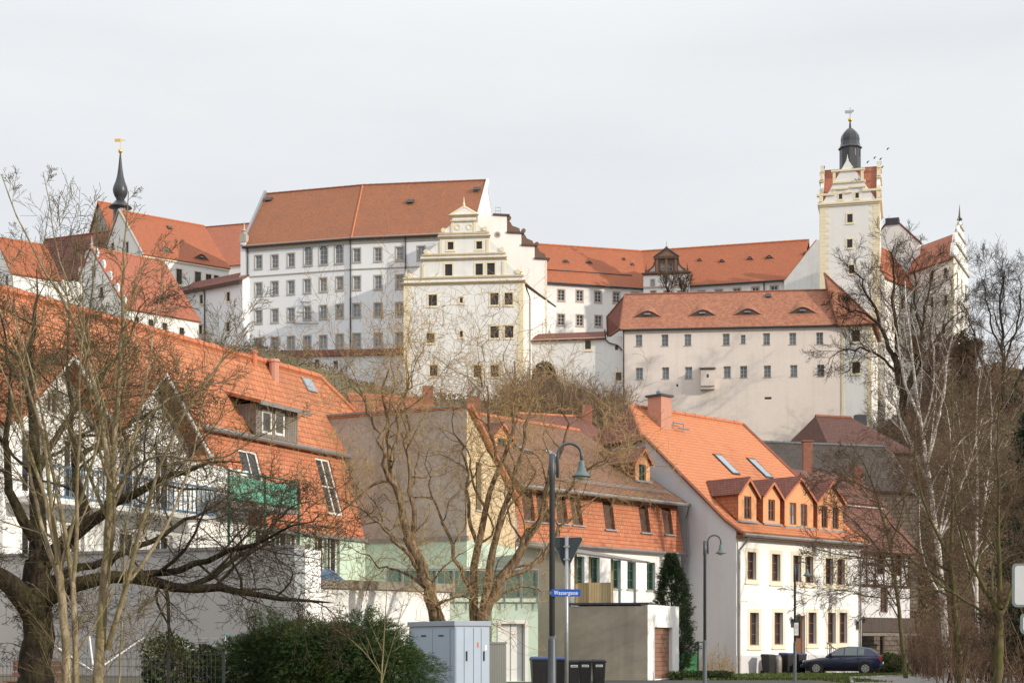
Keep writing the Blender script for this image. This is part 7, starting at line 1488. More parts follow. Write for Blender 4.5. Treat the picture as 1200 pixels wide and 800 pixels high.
# ================================================================== EVERGREENS AND GRASS
def leaf_cloud(name, centers, normals, size, mat, base, rng, droop=0.35, long=2.2, parent=None, kind=None, spread=0.6):
    """small folded sprays, each pointing outwards and hanging a little"""
    n = len(centers); d = _unit(normals+rng.normal(0, spread, (n, 3))-np.array([0, 0, droop])); v = rng.normal(size=(n, 3)); s = _unit(v-d*(v*d).sum(1, keepdims=True)); w = size*rng.uniform(0.6, 1.3, n)[:, None]
    nn = np.cross(d, s)
    a, b, c, e = centers, centers+d*w*long*0.45+s*w*0.5, centers+d*w*long+nn*w*0.2-np.array([0, 0, 0.25])*w, centers+d*w*long*0.45-s*w*0.5
    v = np.stack([a, b, c, e], 1).reshape(-1, 3)-np.array(base); me = bpy.data.meshes.new(name); me.vertices.add(len(v)); me.vertices.foreach_set('co', v.astype(np.float32).ravel())
    f = np.arange(4*n, dtype=np.int32); me.loops.add(4*n); me.loops.foreach_set('vertex_index', f); me.polygons.add(n); me.polygons.foreach_set('loop_start', np.arange(n, dtype=np.int32)*4); me.polygons.foreach_set('loop_total', np.full(n, 4, dtype=np.int32)); me.update(calc_edges=True); me.materials.append(M[mat])
    o = bpy.data.objects.new(name, me); COL.objects.link(o)
    if parent: o.parent = parent
    else: o.location = base
    BASE[o.name] = V(base)
    if kind: o['kind'] = kind
    return o
def sprays(pts, nrm, rng, length, per, up_=0.45, spread=0.4):
    """feathery sprays: leaflets set along a short bent axis -> centres and directions"""
    d = _unit(nrm+rng.normal(0, spread, pts.shape)+np.array([0, 0, up_])); L_ = length*rng.uniform(0.6, 1.3, len(pts)); v = rng.normal(size=pts.shape); s_ = _unit(v-d*(v*d).sum(1, keepdims=True)); C, D = [], []
    for k in range(per):
        f = k/per; side = (1 if k % 2 else -1); C.append(pts+d*(L_*f)[:, None]-np.array([0, 0, 1])*(L_*f*f*0.45)[:, None]); D.append(_unit(d*1.0+s_*side*0.75-np.array([0, 0, 0.5*f])))
    return np.concatenate(C), np.concatenate(D)
def lumpy(rng, n, c, r, lumps, shell_=0.35):
    """points and outward directions on a lumpy ellipsoid of half sizes r about c"""
    d = _unit(rng.normal(size=(n, 3))); L = _unit(rng.normal(size=(lumps, 3))); amp = rng.uniform(0.05, 0.22, lumps)
    k = 1+(amp[None, :]*np.exp(-((1-d@L.T)/0.06))).sum(1)-0.12
    rad = k*(1-shell_*rng.random(n)**1.6); return np.array(c)+d*np.array(r)*rad[:, None], _unit(d/np.array(r))
def evergreens():
    rng = np.random.default_rng(81)
    # clipped conifer hedge, several bushes grown together
    a, b = W(290, 37.8), W(466, 36.0); t = thing('conifer_hedge', 'dense dark green conifer hedge in front of the white garage wall', 'hedge', up((a+b)/2, 0)); Cs, Ns = [], []
    for i in range(9):
        f = i/8; p = a.lerp(b, f); h = (1.75, 1.9, 1.98, 1.92, 2.05, 2.0, 2.08, 1.95, 1.6)[i]; c_, n_ = lumpy(rng, 3000, (p.x, p.y+rng.uniform(-0.2, 0.2), h*0.45), (0.72, 0.8, h*0.56), 46); Cs.append(c_); Ns.append(n_)
    c_, n_ = sprays(np.concatenate(Cs), np.concatenate(Ns), rng, 0.26, 14); leaf_cloud('foliage', c_, n_, 0.013, 'thuja', tuple(BASE[t.name]), rng, 0.0, 5.5, t, spread=0.12)
    # feathery leader shoots
    S_, D_, L_ = [], [], []
    for i in range(16): p = a.lerp(b, rng.random()); S_.append((p.x, p.y, 1.75)); D_.append((rng.normal(0, .12), rng.normal(0, .12), 1)); L_.append(rng.uniform(0.35, 0.95))
    P = grow(np.array(S_), np.array(D_), np.array(L_), 5, 0.06, 0.0, rng); me = tubes_mesh('leader_shoots', [(P, taper(np.full(16, 0.014), 6, 0.005), 4)], tuple(BASE[t.name]), M['bark_moss']); o = bpy.data.objects.new('stem', me); COL.objects.link(o); o.parent = t
    q = P[:, 1:].reshape(-1, 3); q = np.repeat(q, 26, 0)+rng.normal(0, 0.06, (len(q)*26, 3)); leaf_cloud('foliage', q, _unit(rng.normal(size=q.shape)), 0.028, 'thuja', tuple(BASE[t.name]), rng, -0.1, 2.2, t)
    # rounder shrub left of it
    for px, Y, w, h, lab, m, sd in ((200, 37.5, 0.72, 1.75, 'broad-leaved evergreen shrub standing behind the low fence left of the hedge', 'shrub_leaf', 1), (240, 38.5, 0.5, 1.45, 'low dark evergreen bush squeezed between shrub and conifer hedge', 'shrub_leaf', 2), (1041, 84, 1.0, 1.1, 'small round evergreen bush behind the parked car', 'shrub_leaf', 3)):
        p = W(px, Y); t = thing('evergreen_shrub', lab, 'shrub', up(p, 0)); c_, n_ = lumpy(rng, int(5200*w), (p.x, p.y, h*0.5), (w, w, h*0.55), 18, 0.6); leaf_cloud('foliage', c_, n_, 0.065, m, tuple(BASE[t.name]), rng, -0.1, 1.7, t)
        me = tubes_mesh('stem', [(np.array([[[p.x, p.y, 0], [p.x+.02, p.y, h*0.4], [p.x, p.y, h*0.8]]]), np.array([[0.05, 0.04, 0.01]]), 6)], tuple(BASE[t.name]), M['bark_dark']); o = bpy.data.objects.new('stem', me); COL.objects.link(o); o.parent = t
    # slim cypress by the white house
    p = W(787, 72.5); t = thing('cypress', 'narrow dark green cypress between white garage and white house', 'tree', up(p, 0)); n = 17000; H = 5.6; z = rng.random(n)**0.8*H; prof = np.interp(z/H, [0, .08, .3, .55, .8, .93, 1], [0.35, .78, .98, .80, .46, .24, .05]); an = rng.uniform(0, 2*np.pi, n)
    lump = 1+0.20*np.sin(an*3+z*2.1)+0.16*np.sin(an*5-z*3.9+1)+0.12*np.sin(an*2+z*7.0); rr = prof*lump*(1-0.3*rng.random(n)**1.5); c_ = np.stack([p.x+np.cos(an)*rr, p.y+np.sin(an)*rr, z+0.1], 1); n_ = _unit(np.stack([np.cos(an), np.sin(an), np.full(n, 0.9)], 1)); c_, n_ = sprays(c_[:5200], n_[:5200], rng, 0.34, 13, 0.9, 0.35); leaf_cloud('crown', c_, n_, 0.026, 'thuja_dark', tuple(BASE[t.name]), rng, -0.1, 3.2, t, spread=0.15)
    me = tubes_mesh('trunk', [(np.array([[[p.x, p.y, 0], [p.x, p.y, 2.4], [p.x, p.y, 5.2]]]), np.array([[0.09, 0.06, 0.01]]), 6)], tuple(BASE[t.name]), M['bark_dark']); o = bpy.data.objects.new('trunk', me); COL.objects.link(o); o.parent = t
    # dark spruce at the right edge
    p = W(1206, 62); t = thing('spruce', 'dark spruce with hanging branches at the right edge above the road signs', 'tree', up(p, 0)); H = 11.0; S_, D_, L_ = [], [], []
    for i in range(150):
        f = rng.random()**0.9; z = 0.8+f*(H-1.0); a = rng.uniform(0, 2*np.pi); S_.append((p.x, p.y, z)); D_.append((np.cos(a), np.sin(a), 0.15)); L_.append((1-f)**0.8*2.3*rng.uniform(0.7, 1.1)+0.15)
    P = grow(np.array(S_), np.array(D_), np.array(L_), 6, 0.08, -0.02, rng, 0.12); trunk = (np.array([[[p.x, p.y, -0.1], [p.x, p.y, H*0.5], [p.x, p.y, H]]]), np.array([[0.2, 0.12, 0.015]]), 7)
    me = tubes_mesh('trunk', [trunk, (P, taper(np.full(150, 0.025), 7, 0.006), 4)], tuple(BASE[t.name]), M['bark_dark']); o = bpy.data.objects.new('trunk', me); COL.objects.link(o); o.parent = t
    q = np.repeat(P[:, 1:].reshape(-1, 3), 32, 0); q = q+rng.normal(0, 0.13, q.shape); leaf_cloud('crown', q, _unit(rng.normal(size=q.shape)+np.array([0, 0, -0.5])), 0.05, 'conifer', tuple(BASE[t.name]), rng, 0.3, 3.0, t)
    # dark ivy-grown conifer on the castle slope and creeper arch on the wall
    p = W(1128, 178); zt = terrain(*p); t = thing('ivy_bush', 'dark evergreen bush at the foot of the pinnacled castle gable', 'shrub', up(p, zt)); c_, n_ = lumpy(rng, 2600, (p.x, p.y, zt+2.6), (1.5, 1.5, 3.0), 20, 0.8); leaf_cloud('foliage', c_, n_, 0.22, 'ivy_dark', tuple(BASE[t.name]), rng, 0.1, 1.8, t)
    c = P3(638, 452, 196.4); t = thing('wall_creeper', 'arched mass of dry brown creeper clinging to the wall below the ochre-trimmed house', 'creeper', (c.x, c.y, c.z)); n = 5200; u = rng.uniform(-1, 1, n); hh = np.sqrt(np.maximum(0, 1-np.abs(u)**2.6)); z = rng.random(n)*hh; c_ = np.stack([c.x+u*1.75, c.y-rng.random(n)*0.5, c.z-1.0+z*4.1], 1); leaf_cloud('foliage', c_, np.tile(np.array([[0, -1, 0.2]]), (n, 1)), 0.16, 'ivy', (c.x, c.y, c.z), rng, 0.4, 1.6, t, spread=0.9)
    # leafy undergrowth beneath the scrub
    for nm, pxr, Yr, n, m, hh in (('creeper_bank', (640, 728), (183, 194), 26000, 'ivy', 3.2), ('slope_undergrowth', (1010, 1260), (108, 186), 60000, 'ivy', 0.9), ('hill_undergrowth', (-100, 1000), (108, 188), 70000, 'ivy', 0.5)):
        Y = rng.uniform(*Yr, n); px = rng.uniform(*pxr, n); x = (px-600)/FP*Y; z = np.array([terrain(a_, b_) for a_, b_ in zip(x, Y)]); lump = np.abs(np.sin(x*0.7+Y*0.3)*np.cos(x*0.37-Y*0.5)); c_ = np.stack([x, Y, z+rng.random(n)*hh*(0.4+0.8*lump)], 1); leaf_cloud(nm, c_, np.tile(np.array([[0, 0, 1.0]]), (n, 1)), 0.17, m, (0, 0, 0), rng, 0.0, 1.8, None, 'stuff', spread=1.0)
    # grass by the house and along the yard
    n = 26000; x = rng.uniform(7.5, 24, n); y = rng.uniform(62, 81, n); keep = (y < 79.2+(x-11.7)*0.95) & ~((x > 15.4) & (y < 70.5+(x-15.6)*1.33)) & ~((x < 13.3) & (y < 66.5)); x, y = x[keep], y[keep]
    c_ = np.stack([x, y, np.full(len(x), 0.0)], 1); leaf_cloud('grass', c_, np.tile(np.array([[0, 0, 1.0]]), (len(x), 1)), 0.05, 'grass', (0, 0, 0), rng, -0.2, 2.6, None, 'stuff', spread=0.5)
    n = 5000; x = rng.uniform(7.0, 9.8, n); y = rng.uniform(67.5, 71, n); c_ = np.stack([x, y, rng.random(n)*0.3], 1); leaf_cloud('flower_border', c_, np.tile(np.array([[0, 0, 1.0]]), (n, 1)), 0.06, 'shrub_leaf', (0, 0, 0), rng, -0.1, 2.2, None, 'stuff', spread=0.8)
M['ivy_dark'] = leafy('dull_olive_creeper', (0.05, 0.045, 0.025), (0.10, 0.085, 0.045), (0.05, 0.06, 0.02))
M['thuja_dark'] = leafy('blackish_green_cypress', (0.012, 0.026, 0.008), (0.030, 0.050, 0.014))
evergreens()
# ================================================================== STREET FURNITURE
class Loc:
    """a local frame: x along dir, y to its left, z up"""
    def __init__(s, p, dx): s.p = V((p[0], p[1], p[2] if len(p) > 2 else 0.0)); d = V((dx[0], dx[1], 0)).normalized(); s.x, s.y = d, V((-d.y, d.x, 0))
    def __call__(s, x, y, z): return s.p+s.x*x+s.y*y+V((0, 0, z))
    def box(s, mb, x0, x1, y0, y1, z0, z1): return mb.box8([s(x0, y0, z0), s(x1, y0, z0), s(x1, y1, z0), s(x0, y1, z0), s(x0, y0, z1), s(x1, y0, z1), s(x1, y1, z1), s(x0, y1, z1)])
def bevel(o, w=0.01, seg=2):
    m = o.modifiers.new('bevel', 'BEVEL'); m.width = w; m.segments = seg; m.limit_method = 'ANGLE'; return o

def street_lamp(px, Y, label):
    p = W(px, Y); t = thing('street_lamp', label, 'street lamp', (p.x, p.y, 0), 'street lamps along the lane'); c = V((p.x, p.y, 0)); H = 4.82
    part('lamp_base', MB().lathe(c, [(0.085, 0), (0.085, 0.05), (0.072, 0.06), (0.07, 1.62), (0.05, 1.70)], 14), M['lamp_paint'], t, smooth=True)
    part('pole', MB().lathe(c, [(0.05, 1.69), (0.048, H-0.45), (0.056, H-0.44), (0.056, H), (0.02, H+0.02)], 14), M['lamp_paint'], t, smooth=True)
    x0, R, zb = 0.095, 0.205, 4.80
    arm = [c+V((x0, 0, 4.42)), c+V((x0, 0, zb))]+[c+V((x0+R-R*math.cos(a), 0, zb+R*math.sin(a))) for a in np.linspace(0.2, math.pi, 14)]+[c+V((x0+2*R, 0, zb-0.09))]
    ab = MB().tube(arm, 0.026, 10); ab.tube([c+V((0.04, 0, 4.5)), c+V((x0, 0, 4.5))], 0.02, 8).tube([c+V((0.04, 0, 4.7)), c+V((x0, 0, 4.7))], 0.02, 8); part('bracket', ab, M['lamp_paint'], t, smooth=True)
    s = c+V((x0+2*R, 0, zb-0.37)); part('lamp_shade', MB().lathe(s, [(0.165, 0.0), (0.172, 0.012), (0.13, 0.045), (0.095, 0.085), (0.075, 0.13), (0.068, 0.155), (0.058, 0.17), (0.056, 0.25), (0.045, 0.275), (0.03, 0.285)], 20), M['lamp_shade'], t, smooth=True)
    part('lamp_glass', MB().lathe(s, [(0.02, -0.055), (0.07, -0.045), (0.105, -0.02), (0.115, 0.002)], 18), M['frosted'], t, smooth=True)
    return t
street_lamp(647, 26.4, 'grey bell-shaded street lamp carrying the blue street sign, nearest of three')
street_lamp(826, 48.5, 'grey bell-shaded street lamp in front of the blank grey gable')
street_lamp(931.5, 64.0, 'smallest bell-shaded street lamp, in front of the white house windows')

def text_mesh(name, body, size, mat, parent, loc, rot, xs=1.0):
    cu = bpy.data.curves.new(name, 'FONT'); cu.body = body; cu.size = size; cu.align_x = 'CENTER'; cu.align_y = 'CENTER'; cu.extrude = 0.0015; cu.offset = 0.0006; cu.space_character = 1.12
    o = bpy.data.objects.new(name, cu); COL.objects.link(o); bpy.context.view_layer.update()
    me = bpy.data.meshes.new_from_object(o.evaluated_get(bpy.context.evaluated_depsgraph_get())); bpy.data.objects.remove(o)
    o = bpy.data.objects.new(name, me); COL.objects.link(o); me.materials.clear(); me.materials.append(M[mat]); o.parent = parent; o.location = V(loc)-BASE[parent.name]; o.rotation_euler = rot; o.scale = (xs, 1, 1); BASE[o.name] = BASE[parent.name]; return o
def street_sign():
    Y = 26.32; c = P3(663.2, 694.2, Y); t = thing('street_sign', 'blue street name plate reading Wassergasse on the nearest lamp post', 'street sign', c); w, h = 0.248, 0.062
    part('plate', MB().box(c.x-w, c.x+w, c.y-0.008, c.y+0.008, c.z-h, c.z+h), M['sign_blue'], t)
    part('clamp', MB().box(c.x-w-0.03, c.x-w+0.02, c.y+0.009, c.y+0.06, c.z-0.03, c.z+0.03), M['galv'], t)
    text_mesh('lettering', 'Wassergasse', 0.098, 'letter_white', t, c+V((0.0, -0.011, -0.002)), (math.pi/2, 0, 0), 0.72)
street_sign()
def yield_sign():
    Y = 30; c = P3(664, 755, Y); c = V((c.x, c.y, 0)); t = thing('yield_sign', 'back of a dark triangular road sign pointing down on a grey post', 'road sign', c); z = lambda y: Zp(y, Y); k = Y/FP
    tri = [V((-19.5*k, 0, z(629.3))), V((19.8*k, 0, z(629.3))), V((0, 0, z(668.5)))]; r = 0.035; out = []
    for i in range(3):
        p, a, b = tri[i], (tri[i-1]-tri[i]).normalized(), (tri[(i+1) % 3]-tri[i]).normalized()
        for f in np.linspace(0, 1, 6): q = p+a*r*(1-f)*1.5+b*r*f*1.5; out.append(c+q-(a+b).normalized()*0.0+(a+b).normalized()*0.02*math.sin(math.pi*f)*-0.6+V((0, 0.03, 0)))
    pb = MB().slab(out[::-1], 0.012, V((0, -1, 0))); part('plate', pb, M['sign_back'], t)
    rim = MB(); rim.tube(out+[out[0]], 0.007, 5, False); part('rim', rim, M['sign_edge'], t)
    part('post', MB().tube([c, c+V((0, 0, z(627)))], 0.038, 12), M['galv'], t, smooth=True)
    part('clamp', MB().box(c.x-0.06, c.x+0.06, c.y-0.04, c.y+0.028, z(640)-0.015, z(640)+0.015).box(c.x-0.06, c.x+0.06, c.y-0.04, c.y+0.028, z(655)-0.015, z(655)+0.015), M['galv'], t)
yield_sign()
def round_rect(c, w, h, r, n=6):
    out = []
    for sx, sz, a0 in ((1, -1, -math.pi/2), (1, 1, 0), (-1, 1, math.pi/2), (-1, -1, math.pi)):
        for i in range(n+1): a = a0+math.pi/2*i/n; out.append(V((c.x+sx*(w-r)+r*math.cos(a), c.y, c.z+sz*(h-r)+r*math.sin(a))))
    return out
def right_signs():
    Y = 20; p = W(1216, Y); t = thing('road_sign', 'pale grey rounded rectangular road signs on one post cut by the right edge', 'road sign', (p.x, p.y, 0))
    for (x0, y0, y1, hw) in ((1184.5, 660, 711, 0.31), (1194, 718.5, 742.5, 0.24)):
        h = (y1-y0)/2*Y/FP; c = V((W(x0, Y).x+hw, Y-0.06, Zp((y0+y1)/2, Y))); o = part('sign_plate', MB().slab(round_rect(c, hw, h, 0.06), 0.02, V((0, -1, 0))), M['sign_edge'], t); c2 = c-V((0, 0.004, 0)); part('sign_face', MB().slab(round_rect(c2, hw-0.03, h-0.03, 0.045), 0.003, V((0, -1, 0))), M['sign_face'], o)
    part('post', MB().tube([(p.x, p.y, 0), (p.x, p.y, Zp(655, Y))], 0.035, 12), M['galv'], t, smooth=True)
right_signs()
def info_sign():
    c = P3(933.2, 736.5, 63.85); t = thing('notice_sign', 'narrow white notice plate fixed to the smallest street lamp', 'sign', c)
    part('plate', MB().box(c.x-0.085, c.x+0.085, c.y-0.012, c.y+0.012, c.z-0.26, c.z+0.26), M['frame_white'], t); part('print', MB().box(c.x-0.06, c.x+0.06, c.y-0.015, c.y-0.0125, c.z+0.02, c.z+0.2), M['sign_face'], t)
info_sign()

def cabinet():
    c = W(533, 41); L = Loc((c.x, c.y, 0), (0.85, 0.527)); zt = 2.19; w, d = 1.08, 2.6
    t = thing('transformer_cabinet', 'large pale blue-grey transformer cabinet beside the conifer hedge', 'cabinet', (c.x, c.y, 0))
    bevel(part('body', L.box(MB(), 0, w, 0, d, 0.12, zt-0.14), M['cabinet'], t), 0.012); part('base', L.box(MB(), 0.03, w-0.03, 0.03, d-0.03, 0, 0.12), M['concrete'], t)
    bevel(part('lid', L.box(MB(), -0.04, w+0.04, -0.04, d+0.04, zt-0.138, zt), M['cabinet_lid'], t), 0.012)
    for i, (x0, x1) in enumerate(((0.03, 0.27), (0.285, 0.56), (0.575, 0.80), (0.815, 1.05))):
        o = bevel(part('door', L.box(MB(), x0, x1, -0.016, -0.001, 0.2, zt-0.18), M['cabinet'], t), 0.005)
        if i in (1, 3): hx = x0+0.05 if i == 1 else x0+0.06; bevel(part('handle', L.box(MB(), hx, hx+0.035, -0.045, -0.017, 1.12, 1.38), M['black_plastic'], o), 0.006)
        if i == 2: part('warning_sticker', L.box(MB(), x0+0.10, x0+0.155, -0.020, -0.0165, 1.48, 1.62), M['sticker'], o); 
        if i == 3: part('label_plate', L.box(MB(), x0+0.11, x0+0.17, -0.020, -0.0165, 1.40, 1.54), M['frame_white'], o)
    side = [(0.25, 1.2), (1.22, 2.2)]
    for y0, y1 in side:
        o = bevel(part('side_door', L.box(MB(), -0.016, -0.001, y0, y1, 0.2, zt-0.22), M['cabinet'], t), 0.005); lv = MB()
        for k in range(7): L.box(lv, -0.03, -0.0165, y0+0.2, y1-0.2, 0.75+k*0.06, 0.785+k*0.06)
        part('louvre', lv, M['cabinet'], o); part('vent_slot', L.box(MB(), -0.022, -0.0165, (y0+y1)/2-0.14, (y0+y1)/2+0.14, zt-0.42, zt-0.37), M['black_plastic'], o)
    c = W(571.5, 43.6); L2 = Loc((c.x, c.y, 0), (1, 0.12)); t = thing('junction_box', 'small ribbed grey junction box between transformer cabinet and white door', 'cabinet', (c.x, c.y, 0))
    bevel(part('body', L2.box(MB(), 0, 0.53, 0, 0.32, 0, 1.57), M['cabinet_grey'], t), 0.01); bevel(part('lid', L2.box(MB(), -0.02, 0.55, -0.02, 0.34, 1.571, 1.63), M['cabinet_grey'], t), 0.01)
    part('side_panel', L2.box(MB(), 0.531, 0.536, 0.03, 0.29, 0.1, 1.5), M['galv'], t)
M['cabinet_lid'] = simple('blue_grey_lid', (0.27, 0.31, 0.37), 0.5, var=0.15); M['sticker'] = simple('orange_sticker', (0.5, 0.16, 0.05), 0.6, var=0.1, bump=0)
cabinet()

def bin_(px, Y, w, h, lid, label, sticker=False, ang=0.0):
    p = W(px, Y); L = Loc((p.x, p.y, 0), (math.cos(ang), math.sin(ang))); d = w*1.15; t = thing('wheelie_bin', label, 'wheelie bin', (p.x, p.y, 0), 'rubbish bins by the houses'); q = 0.82
    b = MB().box8([L(-w/2*q, -d/2*q, 0.06), L(w/2*q, -d/2*q, 0.06), L(w/2*q, d/2*0.7, 0.06), L(-w/2*q, d/2*0.7, 0.06), L(-w/2, -d/2, h-0.12), L(w/2, -d/2, h-0.12), L(w/2, d/2, h-0.12), L(-w/2, d/2, h-0.12)]); bevel(part('body', b, M['black_plastic'], t), 0.02)
    rm = L.box(MB(), -w/2-0.02, w/2+0.02, -d/2-0.02, d/2, h-0.119, h-0.07); bevel(part('rim', rm, M['black_plastic'], t), 0.01)
    lb = MB().box8([L(-w/2-0.03, -d/2-0.035, h-0.069), L(w/2+0.03, -d/2-0.035, h-0.069), L(w/2+0.03, d/2+0.02, h-0.069), L(-w/2-0.03, d/2+0.02, h-0.069), L(-w/2+0.03, -d/2+0.03, h-0.01), L(w/2-0.03, -d/2+0.03, h-0.01), L(w/2-0.03, d/2, h+0.02), L(-w/2+0.03, d/2, h+0.02)]); bevel(part('lid', lb, M[lid], t), 0.012)
    part('handle', MB().tube([L(-w/2+0.06, d/2+0.07, h-0.03), L(w/2-0.06, d/2+0.07, h-0.03)], 0.018, 8), M['black_plastic'], t)
    for s in (-1, 1): part('wheel', MB().tube([L(s*w/2*0.9-0.03, d/2*0.75, 0.1), L(s*w/2*0.9+0.03, d/2*0.75, 0.1)], 0.1, 16), M['tyre'], t)
    rb = MB()
    for x in (-0.3, 0, 0.3): rb.box8([L(x*w-0.012, -d/2*q-0.008, 0.1), L(x*w+0.012, -d/2*q-0.008, 0.1), L(x*w+0.012, -d/2*q, 0.1), L(x*w-0.012, -d/2*q, 0.1), L(x*w-0.012, -d/2*0.97-0.008, h-0.25), L(x*w+0.012, -d/2*0.97-0.008, h-0.25), L(x*w+0.012, -d/2*0.97, h-0.25), L(x*w-0.012, -d/2*0.97, h-0.25)])
    part('rib', rb, M['black_plastic'], t)
    if sticker:
        part('sticker', L.box(MB(), -0.13, 0.12, -d/2-0.012, -d/2+0.02, h-0.27, h-0.19), M['sign_face'], t); tm = MB()
        for k in range(4): L.box(tm, -0.10+k*0.05, -0.065+k*0.05, -d/2-0.0145, -d/2-0.0125, h-0.25, h-0.215)
        part('sticker_print', tm, M['black_plastic'], t)
    return t
bin_(633, 50, 0.60, 1.15, 'blue_plastic', 'blue-lidded black bin against the green terrace, leftmost of the row', ang=0.1)
bin_(653, 50.5, 0.58, 1.14, 'blue_plastic', 'blue-lidded black bin just right of the nearest lamp post', ang=-0.05)
bin_(672, 55, 0.46, 1.02, 'black_plastic', 'all-black bin behind the post of the triangular sign', True, 0.08)
bin_(686, 55, 0.46, 1.03, 'black_plastic', 'all-black bin in the middle of three by the concrete wall', True, -0.04)
bin_(701.5, 55.2, 0.46, 1.03, 'black_plastic', 'all-black bin at the right end of the row by the concrete wall', True, 0.05)
bin_(900.5, 80.5, 0.52, 1.05, 'black_plastic', 'black bin standing alone left of the grey domed container', ang=0.6)
bin_(922.5, 81.3, 0.58, 1.12, 'blue_plastic', 'blue-lidded black bin right of the grey domed container', ang=0.6)
bin_(935.5, 81.8, 0.58, 1.1, 'blue_plastic', 'blue-lidded black bin beside the bonnet of the parked car', ang=0.6)
p = W(911, 81); solo('rain_barrel', MB().lathe((p.x, p.y, 0), [(0.22, 0), (0.24, 0.05), (0.25, 0.75), (0.24, 0.85), (0.17, 0.98), (0.05, 1.03)], 18), M['barrel'] if 'barrel' in M else M['gutter'], 'grey domed container between black bins at the white house', 'container', (p.x, p.y, 0), smooth=True)

def fence():
    t = None; a, b = W(-40, 36.5), W(262, 35.5); d = (b-a).normalized(); Ln = (b-a).length; t = thing('wire_fence', 'low grey wire mesh garden fence along the bottom left', 'fence', (a.x, a.y, 0)); L = Loc((a.x, a.y, 0), d); n = 4
    xs = [0, 1.69, 3.4, 5.05, Ln]
    for i in range(n):
        mb = MB(); x0, x1 = xs[i]+0.04, xs[i+1]-0.04; h = 1.26 if i < 3 else 1.36
        for x in np.arange(x0, x1, 0.1): mb.tube([L(x, 0, 0.05), L(x, 0, h)], 0.0045, 4, False)
        for z in (0.1, 0.45, 0.8, 1.05, h-0.04): mb.tube([L(x0, 0, z), L(x1, 0, z)], 0.006, 4, False)
        part('mesh_panel', mb, M['dark_metal'], t)
    for x in xs: part('fence_post', L.box(MB(), x-0.03, x+0.03, -0.03, 0.03, 0, 1.40), M['dark_metal'], t)
fence()
def bench():
    a = P3(3, 755, 44.5); L = Loc((a.x, a.y, 0), (0.93, -0.36)); t = thing('garden_bench', 'brown slatted wooden bench behind the old dark trunk', 'bench', (a.x, a.y, 0)); w = 1.95
    for k in range(3): part('backrest_slat', L.box(MB(), 0, w, 0.42+0.02*k, 0.46+0.02*k, 0.62+k*0.17, 0.75+k*0.17), M['bench_wood'], t)
    for k in range(4): part('seat_slat', L.box(MB(), 0, w, 0.0+0.105*k, 0.09+0.105*k, 0.47, 0.51), M['bench_wood'], t)
    for x in (0.15, w-0.2): lg = MB(); L.box(lg, x, x+0.06, 0.02, 0.08, 0, 0.469); L.box(lg, x, x+0.06, 0.461, 0.52, 0, 1.1) ; L.box(lg, x, x+0.06, 0.08, 0.461, 0.40, 0.469); part('leg', lg, M['dark_metal'], t)
bench()
def dryer(px, Y, label, rot):
    p = W(px, Y); c = V((p.x, p.y, 0)); t = thing('rotary_dryer', label, 'clothes dryer', c, 'rotary clothes dryers in the yard'); part('pole', MB().tube([c, c+V((0, 0, 1.0))], 0.025, 8), M['galv'], t); tips = []
    for k in range(4):
        a = rot+k*math.pi/2; d = V((math.cos(a), math.sin(a), 0)); q0, q1 = c+V((0, 0, 0.8)), c+d*1.4+V((0, 0, 1.78)); tips.append((q0, q1)); part('arm', MB().tube([q0, q1], 0.022, 6), M['letter_white'], t); part('end_cap', MB().tube([q1, q1+(q1-q0).normalized()*0.06], 0.03, 6), M['cap_teal'], t)
    for j in range(6): f = 0.45+0.1*j; pts = [q0.lerp(q1, f) for q0, q1 in tips]; part('line', MB().tube(pts+[pts[0]], 0.004, 3, False), M['galv'], t)
M['cap_teal'] = simple('teal_plastic_cap', (0.02, 0.25, 0.30), 0.5, var=0.1, bump=0)
dryer(110, 42.5, 'white-armed rotary clothes dryer behind the pale double trunks', 0.35); dryer(265, 40.8, 'white-armed rotary clothes dryer half hidden behind the conifer hedge', 0.2)
def tarp():
    c = P3(372, 684, 52); t = None; mb = MB(); n = 10; rng = random.Random(4)
    g = [[V((c.x-0.9+1.8*i/n, c.y-0.5+1.0*j/n, 3.72+0.42*math.sin(math.pi*i/n)**0.7*math.sin(math.pi*j/n)**0.7+rng.uniform(-.04, .04))) for j in range(n+1)] for i in range(n+1)]
    for i in range(n):
        for j in range(n): mb.poly([g[i][j], g[i+1][j], g[i+1][j+1], g[i][j+1]])
    solo('tarpaulin', mb, M['blue_paint'], 'crumpled dark blue tarpaulin lying on the white garage roof', 'tarpaulin', (c.x, c.y, 3.7), smooth=True)
tarp()

